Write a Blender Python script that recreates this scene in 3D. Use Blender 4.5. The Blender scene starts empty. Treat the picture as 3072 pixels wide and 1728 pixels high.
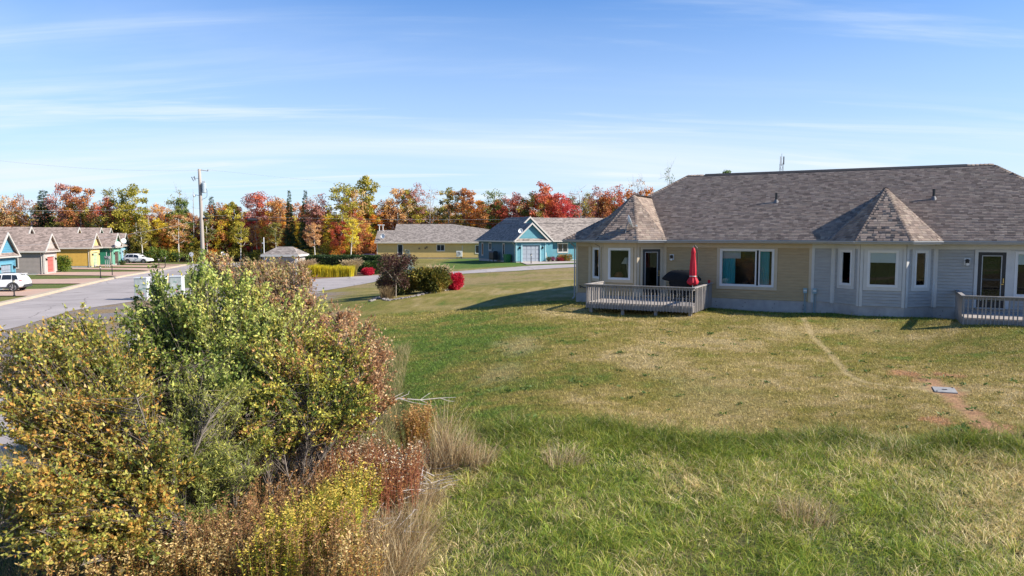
import bpy, bmesh, math, random
import numpy as np
from mathutils import Vector, Matrix
rnd = random.Random(7)
rng = np.random.default_rng(7)
R = math.radians
SC = bpy.context.scene
COL = SC.collection

# ------------------------------------------------------------------ camera, sky, sun, exposure
FPX, CX, CY, CAMZ = 2150.0, 1536.0, 864.0, 5.0
PITCH = math.atan(161 / FPX)
cam_d = bpy.data.cameras.new('camera'); cam = bpy.data.objects.new('camera', cam_d); COL.objects.link(cam)
cam.location = (0, 0, CAMZ); cam.rotation_euler = (math.pi / 2 - PITCH, 0, 0)
cam_d.sensor_width = 36; cam_d.lens = 36 * FPX / 3072; cam_d.clip_start = .1; cam_d.clip_end = 6000
SC.camera = cam
SUN_EL, SUN_AZ = 33.0, 102.0                       # degrees, azimuth clockwise from +Y
sdir = Vector((math.sin(R(SUN_AZ)) * math.cos(R(SUN_EL)), math.cos(R(SUN_AZ)) * math.cos(R(SUN_EL)), math.sin(R(SUN_EL))))
sun_d = bpy.data.lights.new('sun', 'SUN'); sun = bpy.data.objects.new('sun', sun_d); COL.objects.link(sun)
sun_d.energy = 5.0; sun_d.angle = R(.5); sun_d.color = (1, .94, .84)
sun.rotation_euler = (-sdir).to_track_quat('-Z', 'Y').to_euler(); sun.location = (60, -10, 60)
SC.view_settings.view_transform = 'Standard'; SC.view_settings.look = 'None'
SC.view_settings.exposure = 0.85; SC.view_settings.gamma = 1
SC.view_settings.use_curve_mapping = False
SC.cycles.max_bounces = 6; SC.cycles.transparent_max_bounces = 8
wd = bpy.data.worlds.new('World'); SC.world = wd; wd.use_nodes = True
def build_world():
    nt = wd.node_tree; N = nt.nodes; L = nt.links
    bg = N['Background']; bg.inputs['Strength'].default_value = .068
    sky = N.new('ShaderNodeTexSky'); sky.sky_type = 'NISHITA'; sky.sun_disc = False
    sky.sun_elevation = R(SUN_EL); sky.sun_rotation = R(SUN_AZ); sky.altitude = 50
    sky.air_density = 1.0; sky.dust_density = .15; sky.ozone_density = 1.6
    tc = N.new('ShaderNodeTexCoord'); sep = N.new('ShaderNodeSeparateXYZ'); L.new(tc.outputs['Generated'], sep.inputs[0])
    zz = N.new('ShaderNodeMath'); zz.operation = 'ADD'; zz.inputs[1].default_value = .12; L.new(sep.outputs['Z'], zz.inputs[0])
    mz = N.new('ShaderNodeMath'); mz.operation = 'MAXIMUM'; mz.inputs[1].default_value = .05; L.new(zz.outputs[0], mz.inputs[0])
    dx = N.new('ShaderNodeMath'); dx.operation = 'DIVIDE'; L.new(sep.outputs['X'], dx.inputs[0]); L.new(mz.outputs[0], dx.inputs[1])
    dy = N.new('ShaderNodeMath'); dy.operation = 'DIVIDE'; L.new(sep.outputs['Y'], dy.inputs[0]); L.new(mz.outputs[0], dy.inputs[1])
    cb = N.new('ShaderNodeCombineXYZ'); L.new(dx.outputs[0], cb.inputs[0]); L.new(dy.outputs[0], cb.inputs[1])
    def wisps(rot, sc, lo, hi, dist, seed, amt):
        mp = N.new('ShaderNodeMapping'); mp.inputs['Rotation'].default_value = (0, 0, R(rot)); mp.inputs['Scale'].default_value = sc
        mp.inputs['Location'].default_value = (seed, seed * .7, 0); L.new(cb.outputs[0], mp.inputs[0])
        nz = N.new('ShaderNodeTexNoise'); nz.inputs['Scale'].default_value = 1; nz.inputs['Detail'].default_value = 9
        nz.inputs['Roughness'].default_value = .58; nz.inputs['Distortion'].default_value = dist; L.new(mp.outputs[0], nz.inputs[0])
        mr = N.new('ShaderNodeMapRange'); mr.interpolation_type = 'SMOOTHSTEP'
        mr.inputs['From Min'].default_value = lo; mr.inputs['From Max'].default_value = hi; mr.inputs['To Max'].default_value = amt
        L.new(nz.outputs[0], mr.inputs[0]); return mr.outputs[0]
    a = wisps(-14, (.30, 1.6, 1), .47, .82, 1.0, 3.1, .62)
    b = wisps(9, (.14, .5, 1), .42, .76, .5, 8.4, .42)
    ad0 = N.new('ShaderNodeMath'); ad0.operation = 'ADD'; L.new(a, ad0.inputs[0]); L.new(b, ad0.inputs[1])
    thin = N.new('ShaderNodeMapRange'); thin.inputs['From Min'].default_value = .17; thin.inputs['From Max'].default_value = .34
    thin.inputs['To Min'].default_value = 1.0; thin.inputs['To Max'].default_value = .22; L.new(sep.outputs['Z'], thin.inputs[0])
    ad = N.new('ShaderNodeMath'); ad.operation = 'MULTIPLY'; L.new(ad0.outputs[0], ad.inputs[0]); L.new(thin.outputs[0], ad.inputs[1])
    # thin veil of high cloud, thicker low down
    veil = N.new('ShaderNodeMapRange'); veil.inputs['From Min'].default_value = .02; veil.inputs['From Max'].default_value = .36
    veil.inputs['To Min'].default_value = .80; veil.inputs['To Max'].default_value = .0; L.new(sep.outputs['Z'], veil.inputs[0])
    ad2 = N.new('ShaderNodeMath'); ad2.operation = 'ADD'; ad2.use_clamp = True; L.new(ad.outputs[0], ad2.inputs[0]); L.new(veil.outputs[0], ad2.inputs[1])
    tint = N.new('ShaderNodeMixRGB'); tint.blend_type = 'MULTIPLY'; tint.inputs[0].default_value = 1
    tint.inputs[2].default_value = SKY_TINT; L.new(sky.outputs[0], tint.inputs[1])
    mx = N.new('ShaderNodeMixRGB'); mx.inputs[2].default_value = SKY_CLOUD; L.new(ad2.outputs[0], mx.inputs[0]); L.new(tint.outputs[0], mx.inputs[1])
    L.new(mx.outputs[0], bg.inputs[0])
SKY_TINT = (.30, .90, 1.58, 1); SKY_CLOUD = (7.0, 7.9, 8.8, 1)
build_world()

# ------------------------------------------------------------------ geometry of the view: used only to measure places on the ground
_c, _s = math.cos(PITCH), math.sin(PITCH)
def ray(px, py):
    dx = (px - CX) / FPX; dz = -(py - CY) / FPX
    return np.array([dx, _c + _s * dz, -_s + _c * dz])
def at_z(px, py, z):
    d = ray(px, py); t = (z - CAMZ) / d[2]; return np.array([0, 0, CAMZ]) + t * d
def at_y(px, py, Y):
    d = ray(px, py); return np.array([0, 0, CAMZ]) + d * (Y / d[1])

# ------------------------------------------------------------------ noise
def _hash(ix, iy, seed):
    h = (ix.astype(np.int64) * 374761393 + iy.astype(np.int64) * 668265263 + seed * 974634777) & 0x7fffffff
    h = ((h ^ (h >> 13)) * 1274126177) & 0x7fffffff
    return ((h ^ (h >> 16)) & 0xffff) / 65535.0
def vnoise(x, y, seed=0):
    x = np.asarray(x, float); y = np.asarray(y, float)
    ix = np.floor(x); iy = np.floor(y); fx = x - ix; fy = y - iy
    fx = fx * fx * (3 - 2 * fx); fy = fy * fy * (3 - 2 * fy)
    a = _hash(ix, iy, seed); b = _hash(ix + 1, iy, seed); c = _hash(ix, iy + 1, seed); d = _hash(ix + 1, iy + 1, seed)
    return (a * (1 - fx) + b * fx) * (1 - fy) + (c * (1 - fx) + d * fx) * fy
def fbm(x, y, seed=0, oct=4):
    s = 0; a = .5; t = 0
    for k in range(oct):
        s = s + a * vnoise(np.asarray(x) * 2 ** k + 17 * k, np.asarray(y) * 2 ** k - 9 * k, seed + k); t += a; a *= .55
    return s / t
def sstep(a, b, x):
    t = np.clip((x - a) / (b - a), 0, 1); return t * t * (3 - 2 * t)

# ------------------------------------------------------------------ terrain
HU = np.array([.88720807, -.46136953]); HN = np.array([-.46136953, -.88720807]); HA = np.array([3.10723, 34.6823])
HROT = math.atan2(HU[1], HU[0])
def hxy(t, o): return HA + HU * t + HN * o        # a point in front of the long house: t along its front, o out from it
CP = [(-12, 18, 0), (-18, 30, 0), (-20, 47, 0), (-30, 50, 0), (-28, 62, 0), (-36, 50, 0), (-45, 80, 0), (-60, 95, 0), (-62, 110, .1), (-53, 118, 0), (-90, 120, .2),
      (-33, 78, .1), (-45, 107, 0), (-24, 38, 0), (-16, 20, 0), (-12, 8, -.1), (-30, 20, 0), (-45, 50, 0), (-50, 68, 0), (-70, 60, 0),
      (-6, 10, .0), (-4, 12, .12), (-4, 16, .35), (-6, 14, .05), (-3.2, 20, .55), (-2, 9, .3), (0, 8, .45), (5, 8, .6), (10, 9, .7), (15, 10, .9),
      (0, 14.2, .92), (4, 14.4, 1.0), (9.5, 13.2, 1.05), (14, 17, 1.35), (5, 20, 1.35), (0, 22, 1.15), (-3, 27, 1.0), (0, 29, 1.45), (10.5, 17.2, 1.25),
      (-2.4, 35.7, 1.25), (-6, 34, .95), (-3.3, 45.5, 1.45), (3.5, 54, 1.6), (-8, 41, 1.1), (-10, 48, .9), (-7, 47, 1.2), (8, 27, 1.66), (14, 24, 1.6), (20, 20, 1.6),
      (-19, 60, .2), (-13, 71, .5), (-5.6, 71, .95), (-5.6, 78, 1.0), (6.8, 76, 1.5), (6.8, 84, 1.5), (20, 80, 1.6), (40, 80, 1.7),
      (-9, 60, .45), (-3, 61, .65), (4, 66, 1.0), (10, 68, 1.2), (0, 87, 1.55), (5, 92, 1.6), (15, 95, 1.7), (-5, 100, 1.35), (-6, 110, 1.1), (-24, 124, .8), (-6, 124, .8),
      (-26, 80, .45), (-20, 78, .5), (-14, 80, .6), (-20, 100, .4), (-30, 100, .2), (0, 135, 1), (-40, 135, .2), (-80, 140, .3), (40, 140, 1.5), (-120, 40, 0), (-40, 0, 0), (30, 0, .8), (60, 60, 1.6), (30, 40, 1.7)]
for t in np.linspace(0, 21, 8):
    CP.append((*hxy(t, .0), 1.74)); CP.append((*hxy(t, -12.5), 1.7)); CP.append((*hxy(t, 2.6), 1.70))
CP.append((*hxy(-1.2, -6), 1.62)); CP.append((*hxy(-1.2, -12), 1.62)); CP.append((*hxy(5, -16), 1.6)); CP.append((*hxy(14, -16), 1.65))
CP = np.array(CP, float)
def _phi(r2): return -np.sqrt(r2 + 6.0)
def _solve():
    P = CP[:, :2]; n = len(P); d2 = ((P[:, None] - P[None]) ** 2).sum(-1)
    K = np.zeros((n + 1, n + 1)); K[:n, :n] = _phi(d2) - .25 * np.eye(n); K[:n, n] = 1; K[n, :n] = 1
    return np.linalg.solve(K, np.append(CP[:, 2], 0))
_W = _solve()
def hz(x, y):
    x = np.asarray(x, float); y = np.asarray(y, float); sh = x.shape
    xf = x.ravel(); yf = y.ravel(); out = np.empty(len(xf))
    xc = np.clip(xf, -120, 70); yc = np.clip(yf, -10, 150)
    for a in range(0, len(xf), 20000):
        d2 = (xc[a:a + 20000, None] - CP[None, :, 0]) ** 2 + (yc[a:a + 20000, None] - CP[None, :, 1]) ** 2
        out[a:a + 20000] = _phi(d2) @ _W[:-1] + _W[-1]
    out += .035 * (fbm(xf * .35, yf * .35, 5, 3) - .5) * np.clip((30 - np.abs(yf - 15)) / 15, 0, 1)
    return np.clip(out, -.4, 2.2).reshape(sh)
def hz1(x, y): return float(hz(np.array([x]), np.array([y]))[0])
def ground_at(px, py):
    z = .8
    for _ in range(12):
        p = at_z(px, py, z); z = .5 * z + .5 * hz1(p[0], p[1])
    p = at_z(px, py, z); return np.array([p[0], p[1], hz1(p[0], p[1])])

# ------------------------------------------------------------------ materials
def _new(name):
    m = bpy.data.materials.new(name); m.use_nodes = True
    return m, m.node_tree.nodes, m.node_tree.links, m.node_tree.nodes['Principled BSDF']
MATS = {}
def pmat(name, c, rough=.7, var=.12, scale=5.0, bump=0.0, metal=0.0, spec=.4, objcol=False, stretch=(1, 1, 1), bscale=None, attr=None, coat=0):
    if name in MATS: return MATS[name]
    m, N, L, b = _new(name)
    b.inputs['Roughness'].default_value = rough; b.inputs['Metallic'].default_value = metal
    b.inputs['Specular IOR Level'].default_value = spec; b.inputs['Coat Weight'].default_value = coat
    tc = N.new('ShaderNodeTexCoord'); mp = N.new('ShaderNodeMapping'); mp.inputs['Scale'].default_value = stretch; L.new(tc.outputs['Object'], mp.inputs[0])
    nz = N.new('ShaderNodeTexNoise'); nz.inputs['Scale'].default_value = scale; nz.inputs['Detail'].default_value = 6; nz.inputs['Roughness'].default_value = .6
    L.new(mp.outputs[0], nz.inputs[0])
    mr = N.new('ShaderNodeMapRange'); mr.inputs['From Min'].default_value = .25; mr.inputs['From Max'].default_value = .75
    mr.inputs['To Min'].default_value = 1 - var; mr.inputs['To Max'].default_value = 1 + var; L.new(nz.outputs[0], mr.inputs[0])
    mul = N.new('ShaderNodeVectorMath'); mul.operation = 'SCALE'; L.new(mr.outputs[0], mul.inputs['Scale'])
    if objcol:
        oi = N.new('ShaderNodeObjectInfo'); L.new(oi.outputs['Color'], mul.inputs[0])
    elif attr:
        at = N.new('ShaderNodeAttribute'); at.attribute_name = attr; L.new(at.outputs['Color'], mul.inputs[0])
    else:
        mul.inputs[0].default_value = c[:3]
    L.new(mul.outputs[0], b.inputs['Base Color'])
    if bump:
        n2 = N.new('ShaderNodeTexNoise'); n2.inputs['Scale'].default_value = bscale or scale * 4; n2.inputs['Detail'].default_value = 5; L.new(mp.outputs[0], n2.inputs[0])
        bp = N.new('ShaderNodeBump'); bp.inputs['Strength'].default_value = bump; bp.inputs['Distance'].default_value = .02
        L.new(n2.outputs[0], bp.inputs['Height']); L.new(bp.outputs[0], b.inputs['Normal'])
    MATS[name] = m; return m
def leafmat(name, trans=.35, rough=.55):
    """leaf colour comes from the mesh attribute tint"""
    if name in MATS: return MATS[name]
    m, N, L, b = _new(name)
    at = N.new('ShaderNodeAttribute'); at.attribute_name = 'tint'
    L.new(at.outputs['Color'], b.inputs['Base Color']); b.inputs['Roughness'].default_value = rough; b.inputs['Specular IOR Level'].default_value = .3
    tr = N.new('ShaderNodeBsdfTranslucent'); L.new(at.outputs['Color'], tr.inputs[0])
    mx = N.new('ShaderNodeMixShader'); mx.inputs[0].default_value = trans; L.new(b.outputs[0], mx.inputs[1]); L.new(tr.outputs[0], mx.inputs[2])
    L.new(mx.outputs[0], N['Material Output'].inputs[0]); MATS[name] = m; return m
LEAFGAIN = 1.8
def rampleaf(name, cols, trans=.3):
    """far tree leaves: attribute tint (0..1) looks up the tree's own colours"""
    if name in MATS: return MATS[name]
    m, N, L, b = _new(name)
    at = N.new('ShaderNodeAttribute'); at.attribute_name = 'tint'
    oi = N.new('ShaderNodeObjectInfo'); sh = N.new('ShaderNodeMath'); sh.operation = 'MULTIPLY_ADD'; sh.inputs[1].default_value = .3; L.new(oi.outputs['Random'], sh.inputs[0])
    ad = N.new('ShaderNodeMath'); ad.operation = 'SUBTRACT'; ad.inputs[1].default_value = .15; L.new(at.outputs['Fac'], sh.inputs[2]); L.new(sh.outputs[0], ad.inputs[0])
    cr = N.new('ShaderNodeValToRGB'); L.new(ad.outputs[0], cr.inputs[0])
    el = cr.color_ramp.elements
    while len(el) < len(cols): el.new(.5)
    for k, c in enumerate(cols): el[k].position = k / (len(cols) - 1); el[k].color = (*[min(.78, q * LEAFGAIN) for q in c], 1)
    L.new(cr.outputs[0], b.inputs['Base Color']); b.inputs['Roughness'].default_value = .6; b.inputs['Specular IOR Level'].default_value = .25
    tr = N.new('ShaderNodeBsdfTranslucent'); L.new(cr.outputs[0], tr.inputs[0])
    mx = N.new('ShaderNodeMixShader'); mx.inputs[0].default_value = trans; L.new(b.outputs[0], mx.inputs[1]); L.new(tr.outputs[0], mx.inputs[2])
    L.new(mx.outputs[0], N['Material Output'].inputs[0]); MATS[name] = m; return m
def glassmat(name='window_glass', tint=(.92, .95, .95), refl=1.0):
    if name in MATS: return MATS[name]
    m, N, L, b = _new(name); N.remove(b)
    tp = N.new('ShaderNodeBsdfTransparent'); tp.inputs[0].default_value = (*tint, 1)
    gl = N.new('ShaderNodeBsdfGlossy'); gl.inputs['Roughness'].default_value = .01
    fr = N.new('ShaderNodeFresnel'); fr.inputs['IOR'].default_value = 1.5
    mx = N.new('ShaderNodeMixShader'); L.new(fr.outputs[0], mx.inputs[0]); L.new(tp.outputs[0], mx.inputs[1]); L.new(gl.outputs[0], mx.inputs[2])
    L.new(mx.outputs[0], N['Material Output'].inputs[0]); MATS[name] = m; return m

# ------------------------------------------------------------------ mesh builder
class MB:
    def __init__(s): s.v = []; s.f = []; s.mi = []
    def add(s, vs, fs, mi=0):
        o = len(s.v); s.v += [tuple(map(float, p)) for p in vs]; s.f += [[i + o for i in f] for f in fs]; s.mi += [mi] * len(fs); return s
    def box(s, x0, x1, y0, y1, z0, z1, mi=0):
        v = [(x, y, z) for z in (z0, z1) for y in (y0, y1) for x in (x0, x1)]
        return s.add(v, [[0, 2, 3, 1], [4, 5, 7, 6], [0, 1, 5, 4], [2, 6, 7, 3], [0, 4, 6, 2], [1, 3, 7, 5]], mi)
    def obox(s, p0, p1, n, z0, z1, d0, d1, mi=0):
        """box along the plan segment p0-p1, from d0 to d1 along the plan normal n"""
        p0, p1, n = (np.array(q, float) for q in (p0, p1, n)); v = []
        for z in (z0, z1):
            for d in (d0, d1):
                for p in (p0, p1): q = p + n * d; v.append((q[0], q[1], z))
        return s.add(v, [[0, 2, 3, 1], [4, 5, 7, 6], [0, 1, 5, 4], [2, 6, 7, 3], [0, 4, 6, 2], [1, 3, 7, 5]], mi)
    def poly(s, pts, mi=0): return s.add(pts, [list(range(len(pts)))], mi)
    def prism(s, pts, vec, mi=0):
        n = len(pts); a = [np.array(p, float) for p in pts]; b = [p + np.array(vec, float) for p in a]
        return s.add(a + b, [list(range(n))[::-1], list(range(n, 2 * n))] + [[i, (i + 1) % n, n + (i + 1) % n, n + i] for i in range(n)], mi)
    def tube(s, pts, r, n=6, mi=0, cap=True):
        P = [np.array(p, float) for p in pts]; k = len(P)
        rr = r if hasattr(r, '__len__') else [r] * k
        vs = []; fs = []; pu = None
        for i in range(k):
            t = P[min(i + 1, k - 1)] - P[max(i - 1, 0)]; t = t / (np.linalg.norm(t) + 1e-9)
            if pu is None:
                a = np.array([0, 0, 1.]) if abs(t[2]) < .9 else np.array([1., 0, 0]); pu = np.cross(t, a)
            pu = pu - t * (pu @ t); pu /= np.linalg.norm(pu) + 1e-9; w = np.cross(t, pu)
            for j in range(n):
                a = 2 * math.pi * j / n; vs.append(P[i] + (pu * math.cos(a) + w * math.sin(a)) * rr[i])
        for i in range(k - 1):
            for j in range(n): fs.append([i * n + j, i * n + (j + 1) % n, (i + 1) * n + (j + 1) % n, (i + 1) * n + j])
        if cap: fs += [list(range(n))[::-1], list(range((k - 1) * n, k * n))]
        return s.add(vs, fs, mi)
    def lathe(s, prof, n=12, c=(0, 0, 0), mi=0):
        vs = [(c[0] + r * math.cos(2 * math.pi * j / n), c[1] + r * math.sin(2 * math.pi * j / n), c[2] + z) for r, z in prof for j in range(n)]
        k = len(prof); fs = [[i * n + j, i * n + (j + 1) % n, (i + 1) * n + (j + 1) % n, (i + 1) * n + j] for i in range(k - 1) for j in range(n)]
        fs += [list(range(n))[::-1], list(range((k - 1) * n, k * n))]
        return s.add(vs, fs, mi)
    def build(s, name, mats, parent=None, smooth=False, loc=None):
        me = bpy.data.meshes.new(name); me.from_pydata(s.v, [], s.f); me.update()
        if not isinstance(mats, (list, tuple)): mats = [mats]
        for m in mats: me.materials.append(m)
        if len(mats) > 1: me.polygons.foreach_set('material_index', s.mi)
        bm = bmesh.new(); bm.from_mesh(me); bmesh.ops.recalc_face_normals(bm, faces=bm.faces); bm.to_mesh(me); bm.free()
        if smooth: me.polygons.foreach_set('use_smooth', [True] * len(me.polygons))
        o = bpy.data.objects.new(name, me); COL.objects.link(o)
        if parent: o.parent = parent
        if loc is not None: o.location = loc
        return o
def tag(o, label=None, cat=None, group=None, kind=None):
    if label: o['label'] = label
    if cat: o['category'] = cat
    if group: o['group'] = group
    if kind: o['kind'] = kind
    return o
def empty(name, loc=(0, 0, 0), rz=0, label=None, cat=None, group=None):
    o = bpy.data.objects.new(name, None); COL.objects.link(o); o.location = loc; o.rotation_euler = (0, 0, rz); o.empty_display_size = .3
    return tag(o, label, cat, group)
def copy_tree(o, parent=None):
    c = o.copy(); COL.objects.link(c); c.parent = parent
    for ch in list(o.children): copy_tree(ch, c)
    return c
def np_mesh(name, V, Fs, mat, parent=None, col=None, colname='tint', smooth=False, fcol=None):
    """V (n,3), Fs (m,k) equal-sided faces, col (n,3) point colours"""
    V = np.ascontiguousarray(V, np.float32); Fs = np.ascontiguousarray(Fs, np.int32); k = Fs.shape[1]
    me = bpy.data.meshes.new(name); me.vertices.add(len(V)); me.vertices.foreach_set('co', V.ravel())
    me.loops.add(Fs.size); me.loops.foreach_set('vertex_index', Fs.ravel()); me.polygons.add(len(Fs))
    me.polygons.foreach_set('loop_start', np.arange(0, Fs.size, k, dtype=np.int32))
    if smooth: me.polygons.foreach_set('use_smooth', np.ones(len(Fs), bool))
    me.update(calc_edges=True)
    if col is not None:
        if np.ndim(col) == 1:
            a = me.attributes.new(colname, 'FLOAT', 'POINT'); a.data.foreach_set('value', np.ascontiguousarray(col, np.float32))
        else:
            a = me.attributes.new(colname, 'FLOAT_COLOR', 'POINT'); a.data.foreach_set('color', np.c_[col, np.ones(len(col))].astype(np.float32).ravel())
    me.materials.append(mat)
    o = bpy.data.objects.new(name, me); COL.objects.link(o)
    if parent: o.parent = parent
    return o
def unit(a): return a / (np.linalg.norm(a, axis=-1, keepdims=True) + 1e-9)
def leaves(P, D, size, width, fold=.25, rg=rng):
    """rhombic leaves folded along the midrib: P (n,3) bases, D (n,3) directions -> verts, quads"""
    n = len(P); size = np.broadcast_to(size, (n,)); width = np.broadcast_to(width, (n,))
    D = unit(D); rv = rg.normal(size=(n, 3)); S = unit(np.cross(D, rv)); U = np.cross(S, D)
    a = P; t = P + D * size[:, None]; m = P + D * (size * .45)[:, None]
    l = m + S * (width * .5)[:, None] + U * (width * fold * .5)[:, None]; r = m - S * (width * .5)[:, None] + U * (width * fold * .5)[:, None]
    V = np.stack([a, l, t, r], 1).reshape(-1, 3); F = np.arange(4 * n).reshape(n, 4); return V, F
def tubes_np(paths, radii, n=3):
    """many thin tubes at once: paths (m,k,3), radii (m,k)"""
    m, k, _ = paths.shape; T = unit(np.gradient(paths, axis=1)); ref = np.array([.31, .22, .92])
    S = unit(np.cross(T, np.broadcast_to(ref, T.shape))); W = np.cross(T, S)
    ang = 2 * np.pi * np.arange(n) / n
    V = paths[:, :, None] + (S[:, :, None] * np.cos(ang)[None, None, :, None] + W[:, :, None] * np.sin(ang)[None, None, :, None]) * radii[:, :, None, None]
    i = np.arange(m)[:, None, None] * k * n + np.arange(k - 1)[None, :, None] * n; j = np.arange(n)[None, None]; j2 = (j + 1) % n
    F = np.stack([i + j, i + j2, i + n + j2, i + n + j], -1).reshape(-1, 4)
    return V.reshape(-1, 3), F

# common materials
M_TRIM_TAN = pmat('tan_painted_trim', (.50, .41, .29), .6, .08, 3)
M_TRIM_GRAY = pmat('pale_blue_gray_trim', (.52, .51, .485), .6, .08, 3)
M_SIDE_TAN = pmat('tan_lap_siding', (.40, .29, .155), .65, .16, 2.2, stretch=(1, 1, 6))
M_SIDE_GRAY = pmat('gray_lap_siding', (.35, .345, .33), .65, .16, 2.2, stretch=(1, 1, 6))
M_CONC = pmat('weathered_concrete', (.37, .345, .325), .9, .22, 2.5, .35)
M_WHITE = pmat('white_painted_frame', (.64, .63, .61), .45, .05, 4)
M_GUTTER = pmat('pale_gutter_metal', (.34, .34, .34), .35, .06, 3, spec=.5)
M_BLACK = pmat('black_painted_metal', (.018, .018, .02), .4, .1, 4)
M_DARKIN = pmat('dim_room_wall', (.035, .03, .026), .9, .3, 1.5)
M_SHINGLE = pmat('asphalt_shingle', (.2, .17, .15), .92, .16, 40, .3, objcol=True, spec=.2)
M_SHINGLE_A = pmat('asphalt_shingle_course', (.2, .17, .15), .92, .16, 40, .3, attr='tint', spec=.2)
M_ROOFDECK = pmat('roof_underlay', (.07, .06, .055), .95, .2, 4)
M_WOOD = pmat('weathered_gray_wood', (.27, .245, .225), .85, .25, 5, .3, stretch=(1, 1, .2))
M_WOODDK = pmat('weathered_deck_board', (.36, .315, .275), .85, .25, 5, .3, stretch=(.2, 1, 1))
M_GLASS = glassmat()
SHC = [(1.10 * (.35 * .225 + .65 * r), 1.02 * (.35 * .185 + .65 * g), .92 * (.35 * .162 + .65 * b)) for r, g, b in [(.265, .215, .185), (.225, .182, .158), (.18, .145, .13), (.125, .10, .092), (.315, .265, .235), (.24, .19, .17), (.20, .17, .16), (.285, .245, .21)]]

# ------------------------------------------------------------------ ground sheet
def boundary_y(x):                                  # edge between the mown lawn and the long grass
    return 14.35 - .055 * x - .004 * x * x + .35 * np.sin(x * 1.3) * .5 + .5 * (vnoise(x * 1.1, x * 0 + 3, 4) - .5)
PATH = [(2409, 954), (2438, 1009), (2484, 1054), (2518, 1094), (2546, 1126), (2586, 1146), (2643, 1154), (2718, 1163), (2786, 1166)]
SOIL = [(2790, 1140), (2815, 1160), (2860, 1197), (2906, 1237), (2952, 1271), (3009, 1300), (3072, 1320), (3110, 1330)]
PATHW = [ground_at(*p)[:2] for p in PATH]; SOILW = [ground_at(*p)[:2] for p in SOIL]
LIDP = ground_at(2834, 1171)
def seg_dist(x, y, pts):
    d = np.full(np.shape(x), 1e9)
    for a, b in zip(pts[:-1], pts[1:]):
        ab = b - a; t = np.clip(((x - a[0]) * ab[0] + (y - a[1]) * ab[1]) / (ab @ ab), 0, 1)
        d = np.minimum(d, np.hypot(x - a[0] - t * ab[0], y - a[1] - t * ab[1]))
    return d
C_GREEN = np.array([.085, .128, .018]); C_OLIVE = np.array([.185, .155, .036]); C_TAN = np.array([.29, .220, .085]); C_DRY = np.array([.33, .26, .13])
C_SOIL = np.array([.36, .19, .105]); C_PATH = np.array([.36, .265, .14]); C_DARKG = np.array([.045, .085, .016])
def lerp(a, b, t): return a + (b - a) * t[..., None]
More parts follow.
